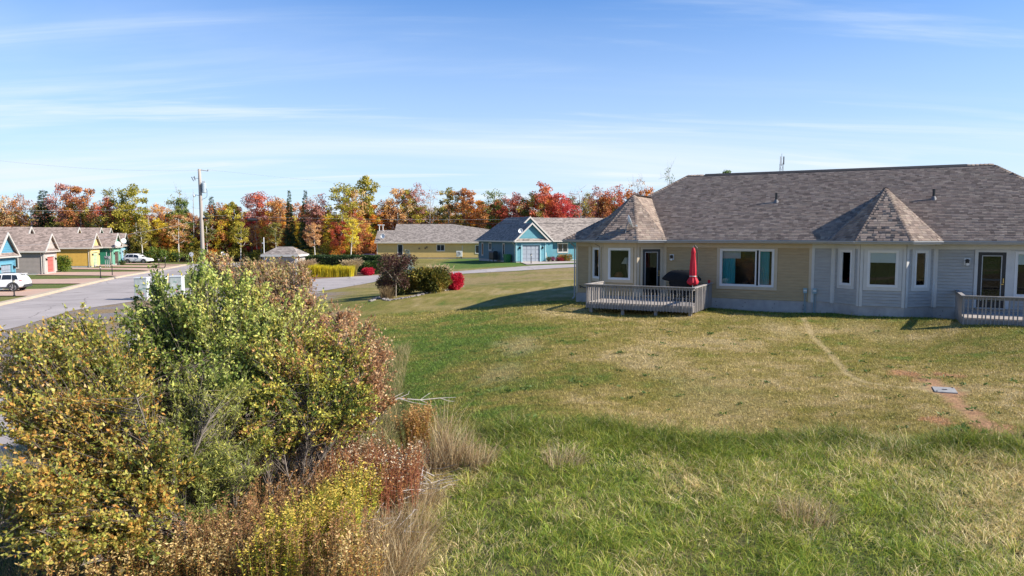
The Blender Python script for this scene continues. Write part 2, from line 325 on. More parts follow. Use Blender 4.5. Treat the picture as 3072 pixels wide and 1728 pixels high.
def ground_color(x, y):
    n1 = fbm(x * .16, y * .22, 11); n2 = fbm(x * .55, y * .7, 21); n3 = fbm(x * 2.1, y * 2.6, 31, 3); n4 = fbm(x * 6, y * 7, 41, 2)
    # dryness of the mown lawn: greener on the left slope, tan towards the right and middle
    dry = .55 + .75 * (n1 - .5) + 1.0 * (n2 - .5) + .8 * (n3 - .5) + .5 * (n4 - .5)
    dry += .16 * sstep(-1, 4, x) - .42 * sstep(1.5, -3.5, x - .09 * (y - 15)) * sstep(40, 30, y)
    dry += .10 * sstep(2.5, 0, np.abs(y - boundary_y(x) - 1.0))
    o = (x - HA[0]) * HN[0] + (y - HA[1]) * HN[1]; t = (x - HA[0]) * HU[0] + (y - HA[1]) * HU[1]
    near = (t > -2) & (t < 24) & (o > -1)
    dry = np.where(near, dry - .55 * sstep(2.6, .4, o), dry)
    dry -= .10 * sstep(7, 10, x) * sstep(.5, .6, n1)
    c = lerp(np.broadcast_to(C_GREEN, x.shape + (3,)), C_OLIVE, np.clip(dry * 2, 0, 1)); c = lerp(c, C_TAN, np.clip(dry * 2 - 1, 0, 1)); c = lerp(c, C_DRY, np.clip(dry * 2.4 - 2.0, 0, .8))
    # far side: crest to ditch to street, brown bank
    far = sstep(37, 44, y) * sstep(-30, -20, x + 0 * y)
    bank = (.35 + .65 * sstep(.36, .55, n2)) * sstep(57, 62, y + .15 * x) * sstep(75, 72, y - .3 * x) * sstep(-26, -18, x)
    c = lerp(c, np.array([.25, .185, .085]), np.clip(bank * far * .9, 0, 1))
    lawn_far = sstep(78, 84, y) * sstep(-12, -8, x)
    c = lerp(c, lerp(np.broadcast_to(np.array([.070, .145, .022]), x.shape + (3,)), np.array([.13, .155, .035]), np.clip(n2 * 1.4 - .3, 0, 1)), lawn_far)
    # left verge strips are green, the island between the streets is dry and stony
    left = sstep(-35, -40, x + .24 * (y - 50))
    c = lerp(c, lerp(np.broadcast_to(np.array([.075, .12, .024]), x.shape + (3,)), np.array([.15, .145, .045]), np.clip(n2 * 1.5 - .25, 0, 1)), left)
    isl = sstep(-11, -14, x) * sstep(-36, -33, x + .24 * (y - 50)) * sstep(59, 56, y)
    c = lerp(c, lerp(np.broadcast_to(np.array([.24, .17, .09]), x.shape + (3,)), np.array([.20, .175, .165]), sstep(.45, .6, n2)), isl)
    tri = sstep(-16, -20, x) * sstep(62, 65, y) * sstep(100, 96, y) * (1 - left)
    c = lerp(c, np.array([.10, .135, .03]), tri * .8)
    bed = sstep(-29, -26, x) * sstep(-11, -13, x) * sstep(71, 73, y) * sstep(90, 86, y)
    c = lerp(c, np.array([.24, .15, .09]), bed)
    wood = sstep(123, 129, y) ; c = lerp(c, np.array([.085, .06, .03]), wood)
    # long rough grass nearest
    by = boundary_y(x); tall = sstep(.25, -.25, y - by) * sstep(-3.6, -2.4, x) * sstep(.15, .5, seg_dist(x, y, SOILW))
    tc = lerp(np.broadcast_to(np.array([.05, .075, .018]), x.shape + (3,)), np.array([.20, .155, .07]), np.clip(1.9 * n2 - .55 + .4 * (n3 - .5), 0, 1))
    c = lerp(c, tc, tall)
    weed = sstep(-1.2, -2.2, x + .12 * (y - 9)) * sstep(22, 18, y) * sstep(-11, -8, x)
    c = lerp(c, np.array([.12, .085, .04]), weed)
    d = seg_dist(x, y, PATHW) + .10 * (n4 - .5); c = lerp(c, C_PATH * 1.15, .62 * sstep(.15, .05, d))
    d = seg_dist(x, y, SOILW) + .45 * (n3 - .5) + .2 * (n4 - .5); c = lerp(c, C_SOIL, .85 * sstep(.30, .05, d))
    for q, r0 in ((ground_at(2725, 1122), .6), (ground_at(2822, 1265), .34), (LIDP, .62), (ground_at(2840, 1125), .4), (ground_at(3010, 1300), .6)):
        d = np.hypot(x - q[0], (y - q[1]) * .75) + .8 * (n3 - .5) + .7 * (n4 - .5); c = lerp(c, C_SOIL, .75 * sstep(r0, r0 * .35, d))
    for q, r0, a in ((ground_at(2330, 985), .9, .6), (ground_at(1560, 1035), 1.1, .5), (ground_at(1500, 1120), 1.0, .4), (ground_at(1950, 1080), 1.3, .35), (ground_at(2600, 990), 1.2, .3), (ground_at(2150, 1190), 1.5, .3)):
        d = np.hypot(x - q[0], (y - q[1]) * .5) + 1.2 * (n3 - .5); c = lerp(c, C_DRY, a * sstep(r0, r0 * .2, d))
    return c
def axis(parts):
    out = []
    for a, b, st in parts: out.append(np.arange(a, b, st))
    return np.concatenate(out)
def build_ground():
    xs = np.concatenate([[-4000, -1500, -600, -300, -200], axis([(-150, -75, 4), (-75, -12, .9), (-12, 16, .2), (16, 40, .9), (40, 90, 5)]), [90, 150, 300, 600, 1500, 4000]])
    ys = np.concatenate([[-600, -100, -30], axis([(-10, 5, 2), (5, 6.8, .6), (6.8, 36, .2), (36, 130, .9), (130, 170, 4)]), [170, 250, 500, 1200, 2500, 5000]])
    X, Y = np.meshgrid(xs, ys); Z = hz(X, Y) 
    o = (X - HA[0]) * HN[0] + (Y - HA[1]) * HN[1]; t = (X - HA[0]) * HU[0] + (Y - HA[1]) * HU[1]
    ins = (t > .6) & (t < 20.5) & (o < -.6) & (o > -12); Z = np.where(ins, 1.2, Z)
    V = np.stack([X, Y, Z], -1).reshape(-1, 3); ny, nx = X.shape
    i = (np.arange(ny - 1)[:, None] * nx + np.arange(nx - 1)[None]).ravel(); F = np.stack([i, i + 1, i + nx + 1, i + nx], 1)
    c = ground_color(X, Y).reshape(-1, 3)
    m, N, L, b = _new('ground_soil_and_turf'); b.inputs['Roughness'].default_value = .95; b.inputs['Specular IOR Level'].default_value = .15
    at = N.new('ShaderNodeAttribute'); at.attribute_name = 'tint'; tc = N.new('ShaderNodeTexCoord')
    def nz(sc, det): 
        n = N.new('ShaderNodeTexNoise'); n.inputs['Scale'].default_value = sc; n.inputs['Detail'].default_value = det; n.inputs['Roughness'].default_value = .7; L.new(tc.outputs['Object'], n.inputs[0]); return n
    a = nz(14, 6); bb = nz(3, 5)
    mr = N.new('ShaderNodeMapRange'); mr.inputs['From Min'].default_value = .3; mr.inputs['From Max'].default_value = .7; mr.inputs['To Min'].default_value = .55; mr.inputs['To Max'].default_value = 1.4; L.new(a.outputs[0], mr.inputs[0])
    m2 = N.new('ShaderNodeMapRange'); m2.inputs['From Min'].default_value = .3; m2.inputs['From Max'].default_value = .7; m2.inputs['To Min'].default_value = .8; m2.inputs['To Max'].default_value = 1.2; L.new(bb.outputs[0], m2.inputs[0])
    mm = N.new('ShaderNodeMath'); mm.operation = 'MULTIPLY'; L.new(mr.outputs[0], mm.inputs[0]); L.new(m2.outputs[0], mm.inputs[1])
    vs = N.new('ShaderNodeVectorMath'); vs.operation = 'SCALE'; L.new(at.outputs['Color'], vs.inputs[0]); L.new(mm.outputs[0], vs.inputs['Scale']); L.new(vs.outputs[0], b.inputs['Base Color'])
    bp = N.new('ShaderNodeBump'); bp.inputs['Strength'].default_value = .6; bp.inputs['Distance'].default_value = .06; L.new(a.outputs[0], bp.inputs['Height']); L.new(bp.outputs[0], b.inputs['Normal'])
    g = np_mesh('ground', V, F, m, col=c, smooth=True); tag(g, kind='structure')
build_ground()

# ------------------------------------------------------------------ streets, kerb, driveways
def asphalt():
    m, N, L, b = _new('worn_asphalt'); b.inputs['Roughness'].default_value = .93; b.inputs['Specular IOR Level'].default_value = .2; tc = N.new('ShaderNodeTexCoord')
    def nz(sc, det, dist=0):
        n = N.new('ShaderNodeTexNoise'); n.inputs['Scale'].default_value = sc; n.inputs['Detail'].default_value = det; n.inputs['Distortion'].default_value = dist; L.new(tc.outputs['Object'], n.inputs[0]); return n.outputs[0]
    def rng_(src, a, c, d, e):
        r = N.new('ShaderNodeMapRange'); r.inputs['From Min'].default_value = a; r.inputs['From Max'].default_value = c; r.inputs['To Min'].default_value = d; r.inputs['To Max'].default_value = e; L.new(src, r.inputs[0]); return r.outputs[0]
    def mul(p, q):
        r = N.new('ShaderNodeMath'); r.operation = 'MULTIPLY'; L.new(p, r.inputs[0]); L.new(q, r.inputs[1]); return r.outputs[0]
    wv = N.new('ShaderNodeMixRGB'); wv.blend_type = 'ADD'; wv.inputs[0].default_value = 1.0; L.new(tc.outputs['Object'], wv.inputs[1]); nn = N.new('ShaderNodeTexNoise'); nn.inputs['Scale'].default_value = .8; nn.inputs['Detail'].default_value = 4; L.new(tc.outputs['Object'], nn.inputs[0]); L.new(nn.outputs['Color'], wv.inputs[2])
    vo = N.new('ShaderNodeTexVoronoi'); vo.feature = 'DISTANCE_TO_EDGE'; vo.inputs['Scale'].default_value = .16; L.new(wv.outputs[0], vo.inputs[0])
    pv = N.new('ShaderNodeTexVoronoi'); pv.inputs['Scale'].default_value = .07; L.new(tc.outputs['Object'], pv.inputs[0]); sp = N.new('ShaderNodeSeparateColor'); L.new(pv.outputs['Color'], sp.inputs[0])
    f = mul(mul(rng_(nz(.3, 6, 1.0), .3, .7, .86, 1.14), rng_(nz(45, 3), .3, .7, .88, 1.12)), mul(rng_(vo.outputs['Distance'], .002, .010, .62, 1.0), rng_(sp.outputs[0], 0, 1, .90, 1.08)))
    vs = N.new('ShaderNodeVectorMath'); vs.operation = 'SCALE'; vs.inputs[0].default_value = (.36, .315, .29); L.new(f, vs.inputs['Scale']); L.new(vs.outputs[0], b.inputs['Base Color'])
    bp = N.new('ShaderNodeBump'); bp.inputs['Strength'].default_value = .3; bp.inputs['Distance'].default_value = .01; L.new(nz(60, 4), bp.inputs['Height']); L.new(bp.outputs[0], b.inputs['Normal']); return m
M_ASPH = asphalt()
M_DRIVE = pmat('reddish_concrete_drive', (.47, .31, .225), .9, .12, .6, .2, bscale=30)
M_KERB = pmat('tan_concrete_kerb', (.44, .35, .25), .9, .12, 1.0)
def resample(pts, n):
    pts = np.array(pts, float)[:, :2]; d = np.r_[0, np.cumsum(np.linalg.norm(np.diff(pts, axis=0), axis=1))]
    s = np.linspace(0, d[-1], n); return np.stack([np.interp(s, d, pts[:, 0]), np.interp(s, d, pts[:, 1])], 1)
def strip(name, L_, R_, n, m, lift, mat, kind='structure'):
    a = resample(L_, n); b = resample(R_, n); w = np.linspace(0, 1, m)
    G = a[:, None] * (1 - w)[None, :, None] + b[:, None] * w[None, :, None]
    Z = hz(G[..., 0], G[..., 1]) + lift; V = np.concatenate([G, Z[..., None]], -1).reshape(-1, 3)
    i = (np.arange(n - 1)[:, None] * m + np.arange(m - 1)[None]).ravel(); F = np.stack([i, i + 1, i + m + 1, i + m], 1)
    o = np_mesh(name, V, F, mat, smooth=True); return tag(o, kind=kind)
def zp(pts): return [at_z(x, y, 0)[:2] for x, y in pts]
CURB = [np.array([-20., 8.]), np.array([-28.5, 30.])] + zp([(0, 918), (99, 896), (211, 868), (298, 847), (373, 831), (460, 816), (571, 794)]) + [np.array([-52.6, 121.]), np.array([-49., 125.]), np.array([-42, 127.]), np.array([-27, 125])]
INNER = [np.array([-13.5, 8.]), np.array([-20., 27.])] + zp([(0, 992), (60, 978), (211, 932), (323, 916), (397, 905), (470, 878), (521, 848), (545, 829)]) + [np.array([-43.2, 99]), np.array([-40., 104.]), np.array([-34, 108.]), np.array([-27, 108])]
strip('road', CURB, INNER, 150, 12, .020, M_ASPH)
SIDE_FAR = [at_z(470, 868, .0)[:2], at_z(520, 866.5, .0)[:2], at_z(640, 862, .05)[:2], at_z(905, 845, .2)[:2], at_z(1163, 826, .5)[:2], at_z(1332, 815.5, .95)[:2], at_z(1540, 799, 1.45)[:2], at_z(1720, 793, 1.5)[:2], np.array([60., 84.])]
SIDE_NEAR = [at_z(420, 905, .0)[:2], at_z(540, 894, .0)[:2], at_z(660, 893, .05)[:2], at_z(902, 886, .2)[:2], at_z(1053, 857, .4)[:2], at_z(1146, 842, .5)[:2], at_z(1373, 824, .95)[:2], at_z(1720, 802.5, 1.5)[:2], np.array([60., 76.])]
strip('side_street', SIDE_FAR, SIDE_NEAR, 130, 10, .026, M_ASPH)
strip('lane', [(-25, 57), (-21.5, 47), (-18.6, 35), (-16, 22), (-14.4, 10)], [(-15.2, 58), (-17.2, 47), (-14.6, 35), (-11.6, 22), (-9.6, 10)], 60, 8, .032, M_ASPH)
def curb_pt(y):                                      # point of the kerb line at depth y
    c = np.array(CURB)[:9]; return np.array([np.interp(y, c[:, 1], c[:, 0]), y])
def build_kerb():
    c = resample([curb_pt(y) for y in np.linspace(28, 117, 40)], 120); t = unit(np.gradient(c, axis=0)); nrm = np.stack([-t[:, 1], t[:, 0]], 1)
    mb = MB(); prof = [(0, -.1), (0, .10), (.05, .135), (.55, .14), (.6, -.1)]
    vs = []
    for p, q in zip(c, nrm):
        for d, z in prof: r = p + q * d; vs.append((r[0], r[1], z + .045))
    k = len(prof); mb.add(vs, [[i * k + j, i * k + j + 1, (i + 1) * k + j + 1, (i + 1) * k + j] for i in range(len(c) - 1) for j in range(k - 1)])
    tag(mb.build('kerb', M_KERB), kind='structure')
build_kerb()
DRV_DIR = unit(np.array([-.97, -.243]))
for c0, c1, h0, h1, ln in ((57.8, 66, 57.5, 63.6, 12), (72.3, 81.4, 71.7, 78.5, 14), (84.6, 96, 87.4, 93.9, 12.5), (97.2, 105.4, 101.4, 104.6, 14), (106.2, 115.4, 108.6, 112, 13), (115.9, 117.9, 117.8, 121, 15)):
    a, b = curb_pt(c0) + DRV_DIR * .1, curb_pt(c1) + DRV_DIR * .1
    strip('driveway', [a, np.array([a[0] - ln * .4, a[1] + (h0 - c0) * .7]), np.array([a[0] - ln, h0])], [b, np.array([b[0] - ln * .4, b[1] + (h1 - c1) * .7]), np.array([b[0] - ln, h1])], 24, 8, .07, M_DRIVE)

# ------------------------------------------------------------------ shingled slopes
def plane_frame(eave0, eave1, up):
    e0, e1, up = (np.array(p, float) for p in (eave0, eave1, up)); ax = unit(e1 - e0); v = up - e0; v = unit(v - ax * (v @ ax)); nr = np.cross(ax, v)
    if nr[2] < 0: nr = -nr
    return e0, ax, v, nr
def row_span(poly2, vv):
    xs = []
    for (x0, y0), (x1, y1) in zip(poly2, poly2[1:] + poly2[:1]):
        if (y0 - vv) * (y1 - vv) < 0: xs.append(x0 + (vv - y0) / (y1 - y0) * (x1 - x0))
    return (min(xs), max(xs)) if len(xs) >= 2 else None
def shingle_rows(poly, eave0, eave1, up, expo=.14, wmin=.11, wmax=.25, rg=rnd):
    """yield (corner quad, plane normal, colour index, whole?) for every shingle of a planar slope"""
    e0, ax, v, nr = plane_frame(eave0, eave1, up)
    p2 = [((np.array(p) - e0) @ ax, (np.array(p) - e0) @ v) for p in poly]; top = max(q[1] for q in p2); r = 0; out = []
    while r * expo < top - .02:
        v0 = r * expo; v1 = min(v0 + expo, top); A = row_span(p2, v0 + .004); B = row_span(p2, v1 - .004)
        if A and B:
            x = A[0] - rg.random() * .2
            while x < A[1]:
                w = rg.uniform(wmin, wmax); xl, xr = max(x, A[0]), min(x + w, A[1]); tl, tr = max(x, B[0]), min(x + w, B[1]); x += w
                if xr - xl < .02 or tr - tl < -.3: continue
                tl, tr = min(tl, tr), max(tl, tr); th = rg.choice((.008, .010, .016))
                q = [e0 + ax * xl + v * v0 + nr * th, e0 + ax * (xr - .004) + v * v0 + nr * th, e0 + ax * (tr - .004) + v * (v1 + .012) + nr * .003, e0 + ax * tl + v * (v1 + .012) + nr * .003]
                base = [q[0] - nr * (th + .004), q[1] - nr * (th + .004)]
                out.append((q, base, rg.randrange(len(SHC)), (xl == tl and xr == tr), (e0 + ax * xl + v * v0, ax, v, nr, xr - xl, v1 - v0)))
        r += 1
    return out
def shingle_mesh(name, rows, parent):
    V = []; F = []; Cc = []
    for q, base, ci, _, _ in rows:
        o = len(V); V += [*q, *base]; F += [[o, o + 1, o + 2, o + 3], [o + 4, o + 5, o + 1, o]]
        c = np.array(SHC[ci]) * rnd.uniform(.82, 1.18); Cc += [c] * 6
    ob = np_mesh(name, np.array(V), np.array(F), M_SHINGLE_A, parent, col=np.array(Cc)); ob['kind'] = 'stuff'; return ob
_SHM = {}
def shingle_piece(parent, fr, ci):
    p, ax, v, nr, w, h = fr; wq = max(.16, round(w / .04) * .04); key = wq
    if key not in _SHM:
        mb = MB(); mb.add([(0, 0, .001), (wq - .006, 0, .001), (wq - .006, h + .012, .001), (0, h + .012, .001), (0, 0, .014), (wq - .006, 0, .014), (wq - .006, h + .012, .005), (0, h + .012, .005)],
                          [[4, 5, 6, 7], [0, 1, 5, 4], [1, 2, 6, 5], [2, 3, 7, 6], [3, 0, 4, 7]])
        o = mb.build('shingle', M_SHINGLE, parent); _SHM[key] = o.data
    else:
        o = bpy.data.objects.new('shingle', _SHM[key]); COL.objects.link(o); o.parent = parent
    M = Matrix(((ax[0], v[0], nr[0], p[0]), (ax[1], v[1], nr[1], p[1]), (ax[2], v[2], nr[2], p[2]), (0, 0, 0, 1)))
    o.matrix_local = M; c = np.array(SHC[ci]) * rnd.uniform(.85, 1.15); o.color = (*c, 1); return o
def cap_row(parent, a, b, name='hip_cap', w=.15, step=.16):
    """folded cap shingles along a hip or ridge, each lapping the next"""
    a, b = np.array(a, float), np.array(b, float); d = b - a; L_ = np.linalg.norm(d); d /= L_; s = unit(np.cross(d, [0, 0, 1.])); u = np.cross(s, d)
    if u[2] < 0: u = -u
    V = []; F = []; Cc = []; n = int(L_ / step)
    for k in range(n):
        p0, p1 = a + d * k * step, a + d * ((k + 1) * step + .04); h0, h1 = .045, .022; o = len(V)
        V += [p0 - s * w + u * (h0 - .075), p0 + u * h0, p0 + s * w + u * (h0 - .075), p1 - s * w + u * (h1 - .075), p1 + u * h1, p1 + s * w + u * (h1 - .075)]
        F += [[o, o + 1, o + 4, o + 3], [o + 1, o + 2, o + 5, o + 4]]; c = np.array(SHC[rnd.randrange(len(SHC))]) * rnd.uniform(.85, 1.1); Cc += [c] * 6
    ob = np_mesh(name, np.array(V), np.array(F), M_SHINGLE_A, parent, col=np.array(Cc)); ob['kind'] = 'stuff'; return ob

# ------------------------------------------------------------------ the long house on the right
ZS, ZW, ZE = 2.2, 4.62, 4.75                        # siding foot, wall head, eave
HOUSE = empty('long_bungalow', (HA[0], HA[1], 0), HROT, 'long tan and gray duplex bungalow with brown shingled hip roof and two turret bays', 'house')
def house():
    H = HOUSE; TC = (2.54, 13.18)
    outline = [(0, 0), (.75, 0), (1.75, -.95), (3.33, -.95), (4.33, 0), (11.4, 0), (12.4, -.95), (13.97, -.95), (14.97, 0), (21.15, 0), (21.15, 12.56), (0, 12.56)]
    n = len(outline)
    mb = MB(); mb.prism([(x, y, .9) for x, y in outline], (0, 0, ZS - .9)); fnd = mb.build('foundation', M_CONC, H)
    for t in np.arange(.6, 21, 1.22):
        if not (.75 < t < 4.4 or 11.3 < t < 15): 
            for z in (1.86, 2.04):
                k = MB(); k.lathe([(.018, 0), (.018, .006), (.008, .012)], 6); o = k.build('form_tie', M_BLACK, fnd); o.rotation_euler = (R(90), 0, 0); o.location = (t + rnd.uniform(-.1, .1), -.001, z)
    # facade segments: p0, p1, siding colour, openings (s0, s1, z0, z1) with casing width, siding strips
    segs = [
        ((0, 0), (.75, 0), 'tan', [], 0), ((.75, 0), (1.75, -.95), 'tan', [('win', .34, 1.04, 2.93, 4.38)], 0), ((1.75, -.95), (3.33, -.95), 'tan', [('win', .24, 1.30, 2.93, 4.38)], 0),
        ((3.33, -.95), (4.33, 0), 'tan', [('door', .27, 1.15, 2.22, 4.33)], 0), ((4.33, 0), (10.56, 0), 'tan', [('bigwin', 6.82 - 4.33, 9.08 - 4.33, 2.74, 4.37)], 0),
        ((10.56, 0), (11.4, 0), 'gray', [], 0), ((11.4, 0), (12.4, -.95), 'gray', [('win', .38, 1.00, 2.95, 4.38)], 1), ((12.4, -.95), (13.97, -.95), 'gray', [('win', .25, 1.32, 2.95, 4.38)], 1),
        ((13.97, -.95), (14.97, 0), 'gray', [('win', .38, 1.00, 2.95, 4.38)], 1), ((14.97, 0), (21.15, 0), 'gray', [('stormdoor', 16.38 - 14.97, 17.26 - 14.97, 2.22, 4.33), ('win', 17.53 - 14.97, 18.75 - 14.97, 2.68, 4.36)], 1)]
    CAS = .13
    for p0, p1, colr, ops, unitk in segs:
        p0, p1 = np.array(p0), np.array(p1); L_ = np.linalg.norm(p1 - p0); d = (p1 - p0) / L_; nn = np.array([d[1], -d[0]])
        sid, trm = (M_SIDE_TAN, M_TRIM_TAN) if colr == 'tan' else (M_SIDE_GRAY, M_TRIM_GRAY)
        P = lambda s, z, o=0: (*(p0 + d * s + nn * o), z)
        xs = sorted({0, L_, *[a for op in ops for a in op[1:3]]}); zs = sorted({ZS, ZW, *[a for op in ops for a in op[3:5]]})
        mb = MB()
        for a, b in zip(xs[:-1], xs[1:]):
            for c, e in zip(zs[:-1], zs[1:]):
                if any(op[1] <= (a + b) / 2 <= op[2] and op[3] <= (c + e) / 2 <= op[4] for op in ops): continue
                mb.poly([P(a, c), P(b, c), P(b, e), P(a, e)])
        wall = mb.build('wall', sid, H)
        # siding boards, one by one, cut round the openings and their casings
        zc = ZS + .012; ex = .122
        while zc < 4.40:
            top = min(zc + ex, 4.40); cuts = sorted([(op[1] - CAS, op[2] + CAS) for op in ops if op[3] - CAS < (zc + top) / 2 < op[4] + CAS]); a = .10; runs = []
            for c0, c1 in cuts:
                if c0 - a > .03: runs.append((a, c0))
                a = max(a, c1)
            if L_ - .10 - a > .03: runs.append((a, L_ - .10))
            for s0, s1 in runs:
                m = MB(); m.add([P(s0, zc, .036), P(s1, zc, .036), P(s1, top - .012, .012), P(s0, top - .012, .012), P(s0, zc, .003), P(s1, zc, .003), P(s0, top - .012, .003), P(s1, top - .012, .003)], [[0, 1, 2, 3], [4, 5, 1, 0], [4, 0, 3, 6], [1, 5, 7, 2]])
                m.build('siding_board', sid, wall)
            zc += ex
        # corner boards and frieze
        for s0, s1 in ((0.0, .105), (L_ - .105, L_)):
            m = MB(); m.obox(p0 + d * s0, p0 + d * s1, nn, ZS - .03, 4.42, .004, .040); m.build('corner_board', trm, wall)
        m = MB(); m.obox(p0, p1, nn, 4.423, ZW, .004, .034); m.build('frieze_board', trm, wall)
        for op in ops:
            kind, s0, s1, z0, z1 = op; w = s1 - s0
            if kind in ('win', 'bigwin'):
                m = MB()                               # flat casing, four boards
                m.obox(p0 + d * (s0 - CAS), p0 + d * s0, nn, z0 - CAS, z1 + .045, .004, .046); m.obox(p0 + d * s1, p0 + d * (s1 + CAS), nn, z0 - CAS, z1 + .045, .004, .046)
                m.obox(p0 + d * s0, p0 + d * s1, nn, z0 - CAS, z0, .004, .046); m.obox(p0 + d * s0, p0 + d * s1, nn, z1, z1 + .045, .004, .046)
                win = m.build('window', trm, H)
                f = MB(); fw = .055
                def fr(a, b, c, e, fo):
                    f.obox(p0 + d * a, p0 + d * (a + fw), nn, c, e, -.05, fo); f.obox(p0 + d * (b - fw), p0 + d * b, nn, c, e, -.05, fo)
                    f.obox(p0 + d * (a + fw), p0 + d * (b - fw), nn, c, c + fw, -.05, fo); f.obox(p0 + d * (a + fw), p0 + d * (b - fw), nn, e - fw, e, -.05, fo)
                panes = [(s0, s1)] if kind == 'win' else [(s0, s0 + w * .70), (s0 + w * .70, s1)]
                fr(s0 + .001, s1 - .001, z0 + .001, z1 - .001, .062)
                for a, b in panes: fr(a + fw * .8, b - fw * .8, z0 + fw * .8, z1 - fw * .8, .040)
                f.build('frame', M_WHITE, win)
                for a, b in panes:
                    g = MB(); g.obox(p0 + d * (a + .07), p0 + d * (b - .07), nn, z0 + .07, z1 - .07, .004, .010); g.build('pane', M_GLASS, win)
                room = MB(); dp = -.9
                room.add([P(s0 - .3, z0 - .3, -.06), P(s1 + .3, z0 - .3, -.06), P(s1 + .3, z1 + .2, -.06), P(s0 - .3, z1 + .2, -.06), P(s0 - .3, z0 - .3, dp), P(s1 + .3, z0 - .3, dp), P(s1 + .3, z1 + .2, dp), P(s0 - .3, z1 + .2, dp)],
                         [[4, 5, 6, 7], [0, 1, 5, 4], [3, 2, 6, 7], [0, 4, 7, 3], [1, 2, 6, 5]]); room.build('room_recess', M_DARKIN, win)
                if kind == 'bigwin':
                    for a, b in ((s0 + .08, s0 + .62), (s1 - .62, s1 - .22)):
                        cu = MB(); k = 15; V = []
                        for i in range(k):
                            s = a + (b - a) * i / (k - 1); o = -.16 + .03 * math.sin(i * 2.1)
                            V += [P(s, z0 - .1, o), P(s, z1 - .05, o)]
                        cu.add(V, [[2 * i, 2 * i + 2, 2 * i + 3, 2 * i + 1] for i in range(k - 1)]); cu.build('curtain', pmat('teal_curtain', (.05, .34, .42), .8, .1, 3), win, smooth=True)
                    sh = MB(); V = [P(s0 + .05, z1 - .42, -.13), P(s0 + .85, z1 - .42, -.13), P(s0 + .85, z1, -.13), P(s0 + .05, z1, -.13)]; sh.poly(V); sh.build('roller_shade', pmat('pale_blind', (.42, .46, .50), .8, .1, 3), win)
                    pl = MB(); pl.lathe([(.08, 0), (.12, .18), (.0, .2)], 8, P(s0 + 1.0, z0, -.45)); pl.build('flower_pot', pmat('dark_pot', (.08, .05, .04), .6), win)
                elif unitk == 1:
                    sh = MB(); sh.poly([P(s0 + .05, z1 - .48, -.05), P(s1 - .05, z1 - .48, -.05), P(s1 - .05, z1, -.05), P(s0 + .05, z1, -.05)]); sh.build('roller_shade', pmat('white_blind', (.75, .78, .80), .8, .05, 3), win)
                elif w > .9:
                    lmp = MB(); c = np.array(P(s1 - .25, z0 + .1, -.5)); lmp.tube([c + (0, 0, -.1), c + (-.10, 0, .7)], .03, 6); lmp.lathe([(.26, .62), (.10, .90)], 10, tuple(c + (-.1, 0, 0))); lmp.build('table_lamp', pmat('cream_lamp', (.6, .56, .48), .6), win)
                    pl = MB(); c = P(s0 + .35, z0 - .1, -.45); pl.lathe([(.05, 0), (.2, .15), (.22, .3), (.12, .42), (.0, .45)], 9, c); pl.build('potted_plant', pmat('rust_flowers', (.30, .09, .04), .8, .4, 20), win)
                    sh = MB(); sh.poly([P(s0 + .05, z1 - .13, -.10), P(s1 - .05, z1 - .13, -.10), P(s1 - .05, z1, -.10), P(s0 + .05, z1, -.10)]); sh.build('roller_shade', pmat('white_blind', (.75, .78, .80), .8, .05, 3), win)
            else:
                m = MB()
                m.obox(p0 + d * (s0 - .11), p0 + d * s0, nn, z0 - .01, z1 + .085, .004, .05); m.obox(p0 + d * s1, p0 + d * (s1 + (.11 if kind == 'door' else .14)), nn, z0 - .01, z1 + .085, .004, .05); m.obox(p0 + d * s0, p0 + d * s1, nn, z1, z1 + .085, .004, .05)
                dr = m.build('door', trm, H)
                lf = MB(); st = .12
                lf.obox(p0 + d * s0, p0 + d * (s0 + st), nn, z0 + .02, z1, -.03, .032); lf.obox(p0 + d * (s1 - st), p0 + d * s1, nn, z0 + .02, z1, -.03, .032)
                lf.obox(p0 + d * (s0 + st), p0 + d * (s1 - st), nn, z1 - st, z1, -.03, .032); lf.obox(p0 + d * (s0 + st), p0 + d * (s1 - st), nn, z0 + .02, z0 + .26, -.03, .032)
                if kind == 'stormdoor': lf.obox(p0 + d * (s0 + st), p0 + d * (s1 - st), nn, 3.26, 3.33, -.03, .030)
                lf.build('door_leaf', M_BLACK, dr)
                g = MB(); g.obox(p0 + d * (s0 + st), p0 + d * (s1 - st), nn, z0 + .26, z1 - st, -.006, .004); g.build('pane', M_GLASS, dr)
                bead = MB()
                for a in (s0 + st, s1 - st - .03): bead.obox(p0 + d * a, p0 + d * (a + .03), nn, z0 + .27, z1 - st, .006, .036)
                bead.obox(p0 + d * (s0 + st + .03), p0 + d * (s1 - st - .03), nn, z1 - st - .03, z1 - st, .006, .036); bead.build('glazing_bead', M_GUTTER, dr)
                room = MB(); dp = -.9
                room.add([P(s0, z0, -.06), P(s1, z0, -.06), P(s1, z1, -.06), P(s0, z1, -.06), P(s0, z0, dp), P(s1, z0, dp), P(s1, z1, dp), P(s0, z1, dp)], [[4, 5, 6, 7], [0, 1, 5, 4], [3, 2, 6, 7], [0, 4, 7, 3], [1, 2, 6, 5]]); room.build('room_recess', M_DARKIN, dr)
                sl = MB(); sl.obox(p0 + d * (s0 - .02), p0 + d * (s1 + .02), nn, z0 - .03, z0 + .019, .005, .11); sl.build('sill', M_GUTTER, dr)
                hd = MB(); hd.obox(p0 + d * (s1 - .075), p0 + d * (s1 - .045), nn, 3.18, 3.36, .034, .06); hd.obox(p0 + d * (s1 - .13), p0 + d * (s1 - .05), nn, 3.12, 3.15, .05, .075); hd.build('handle', pmat('brass', (.55, .38, .14), .35, metal=1), dr)
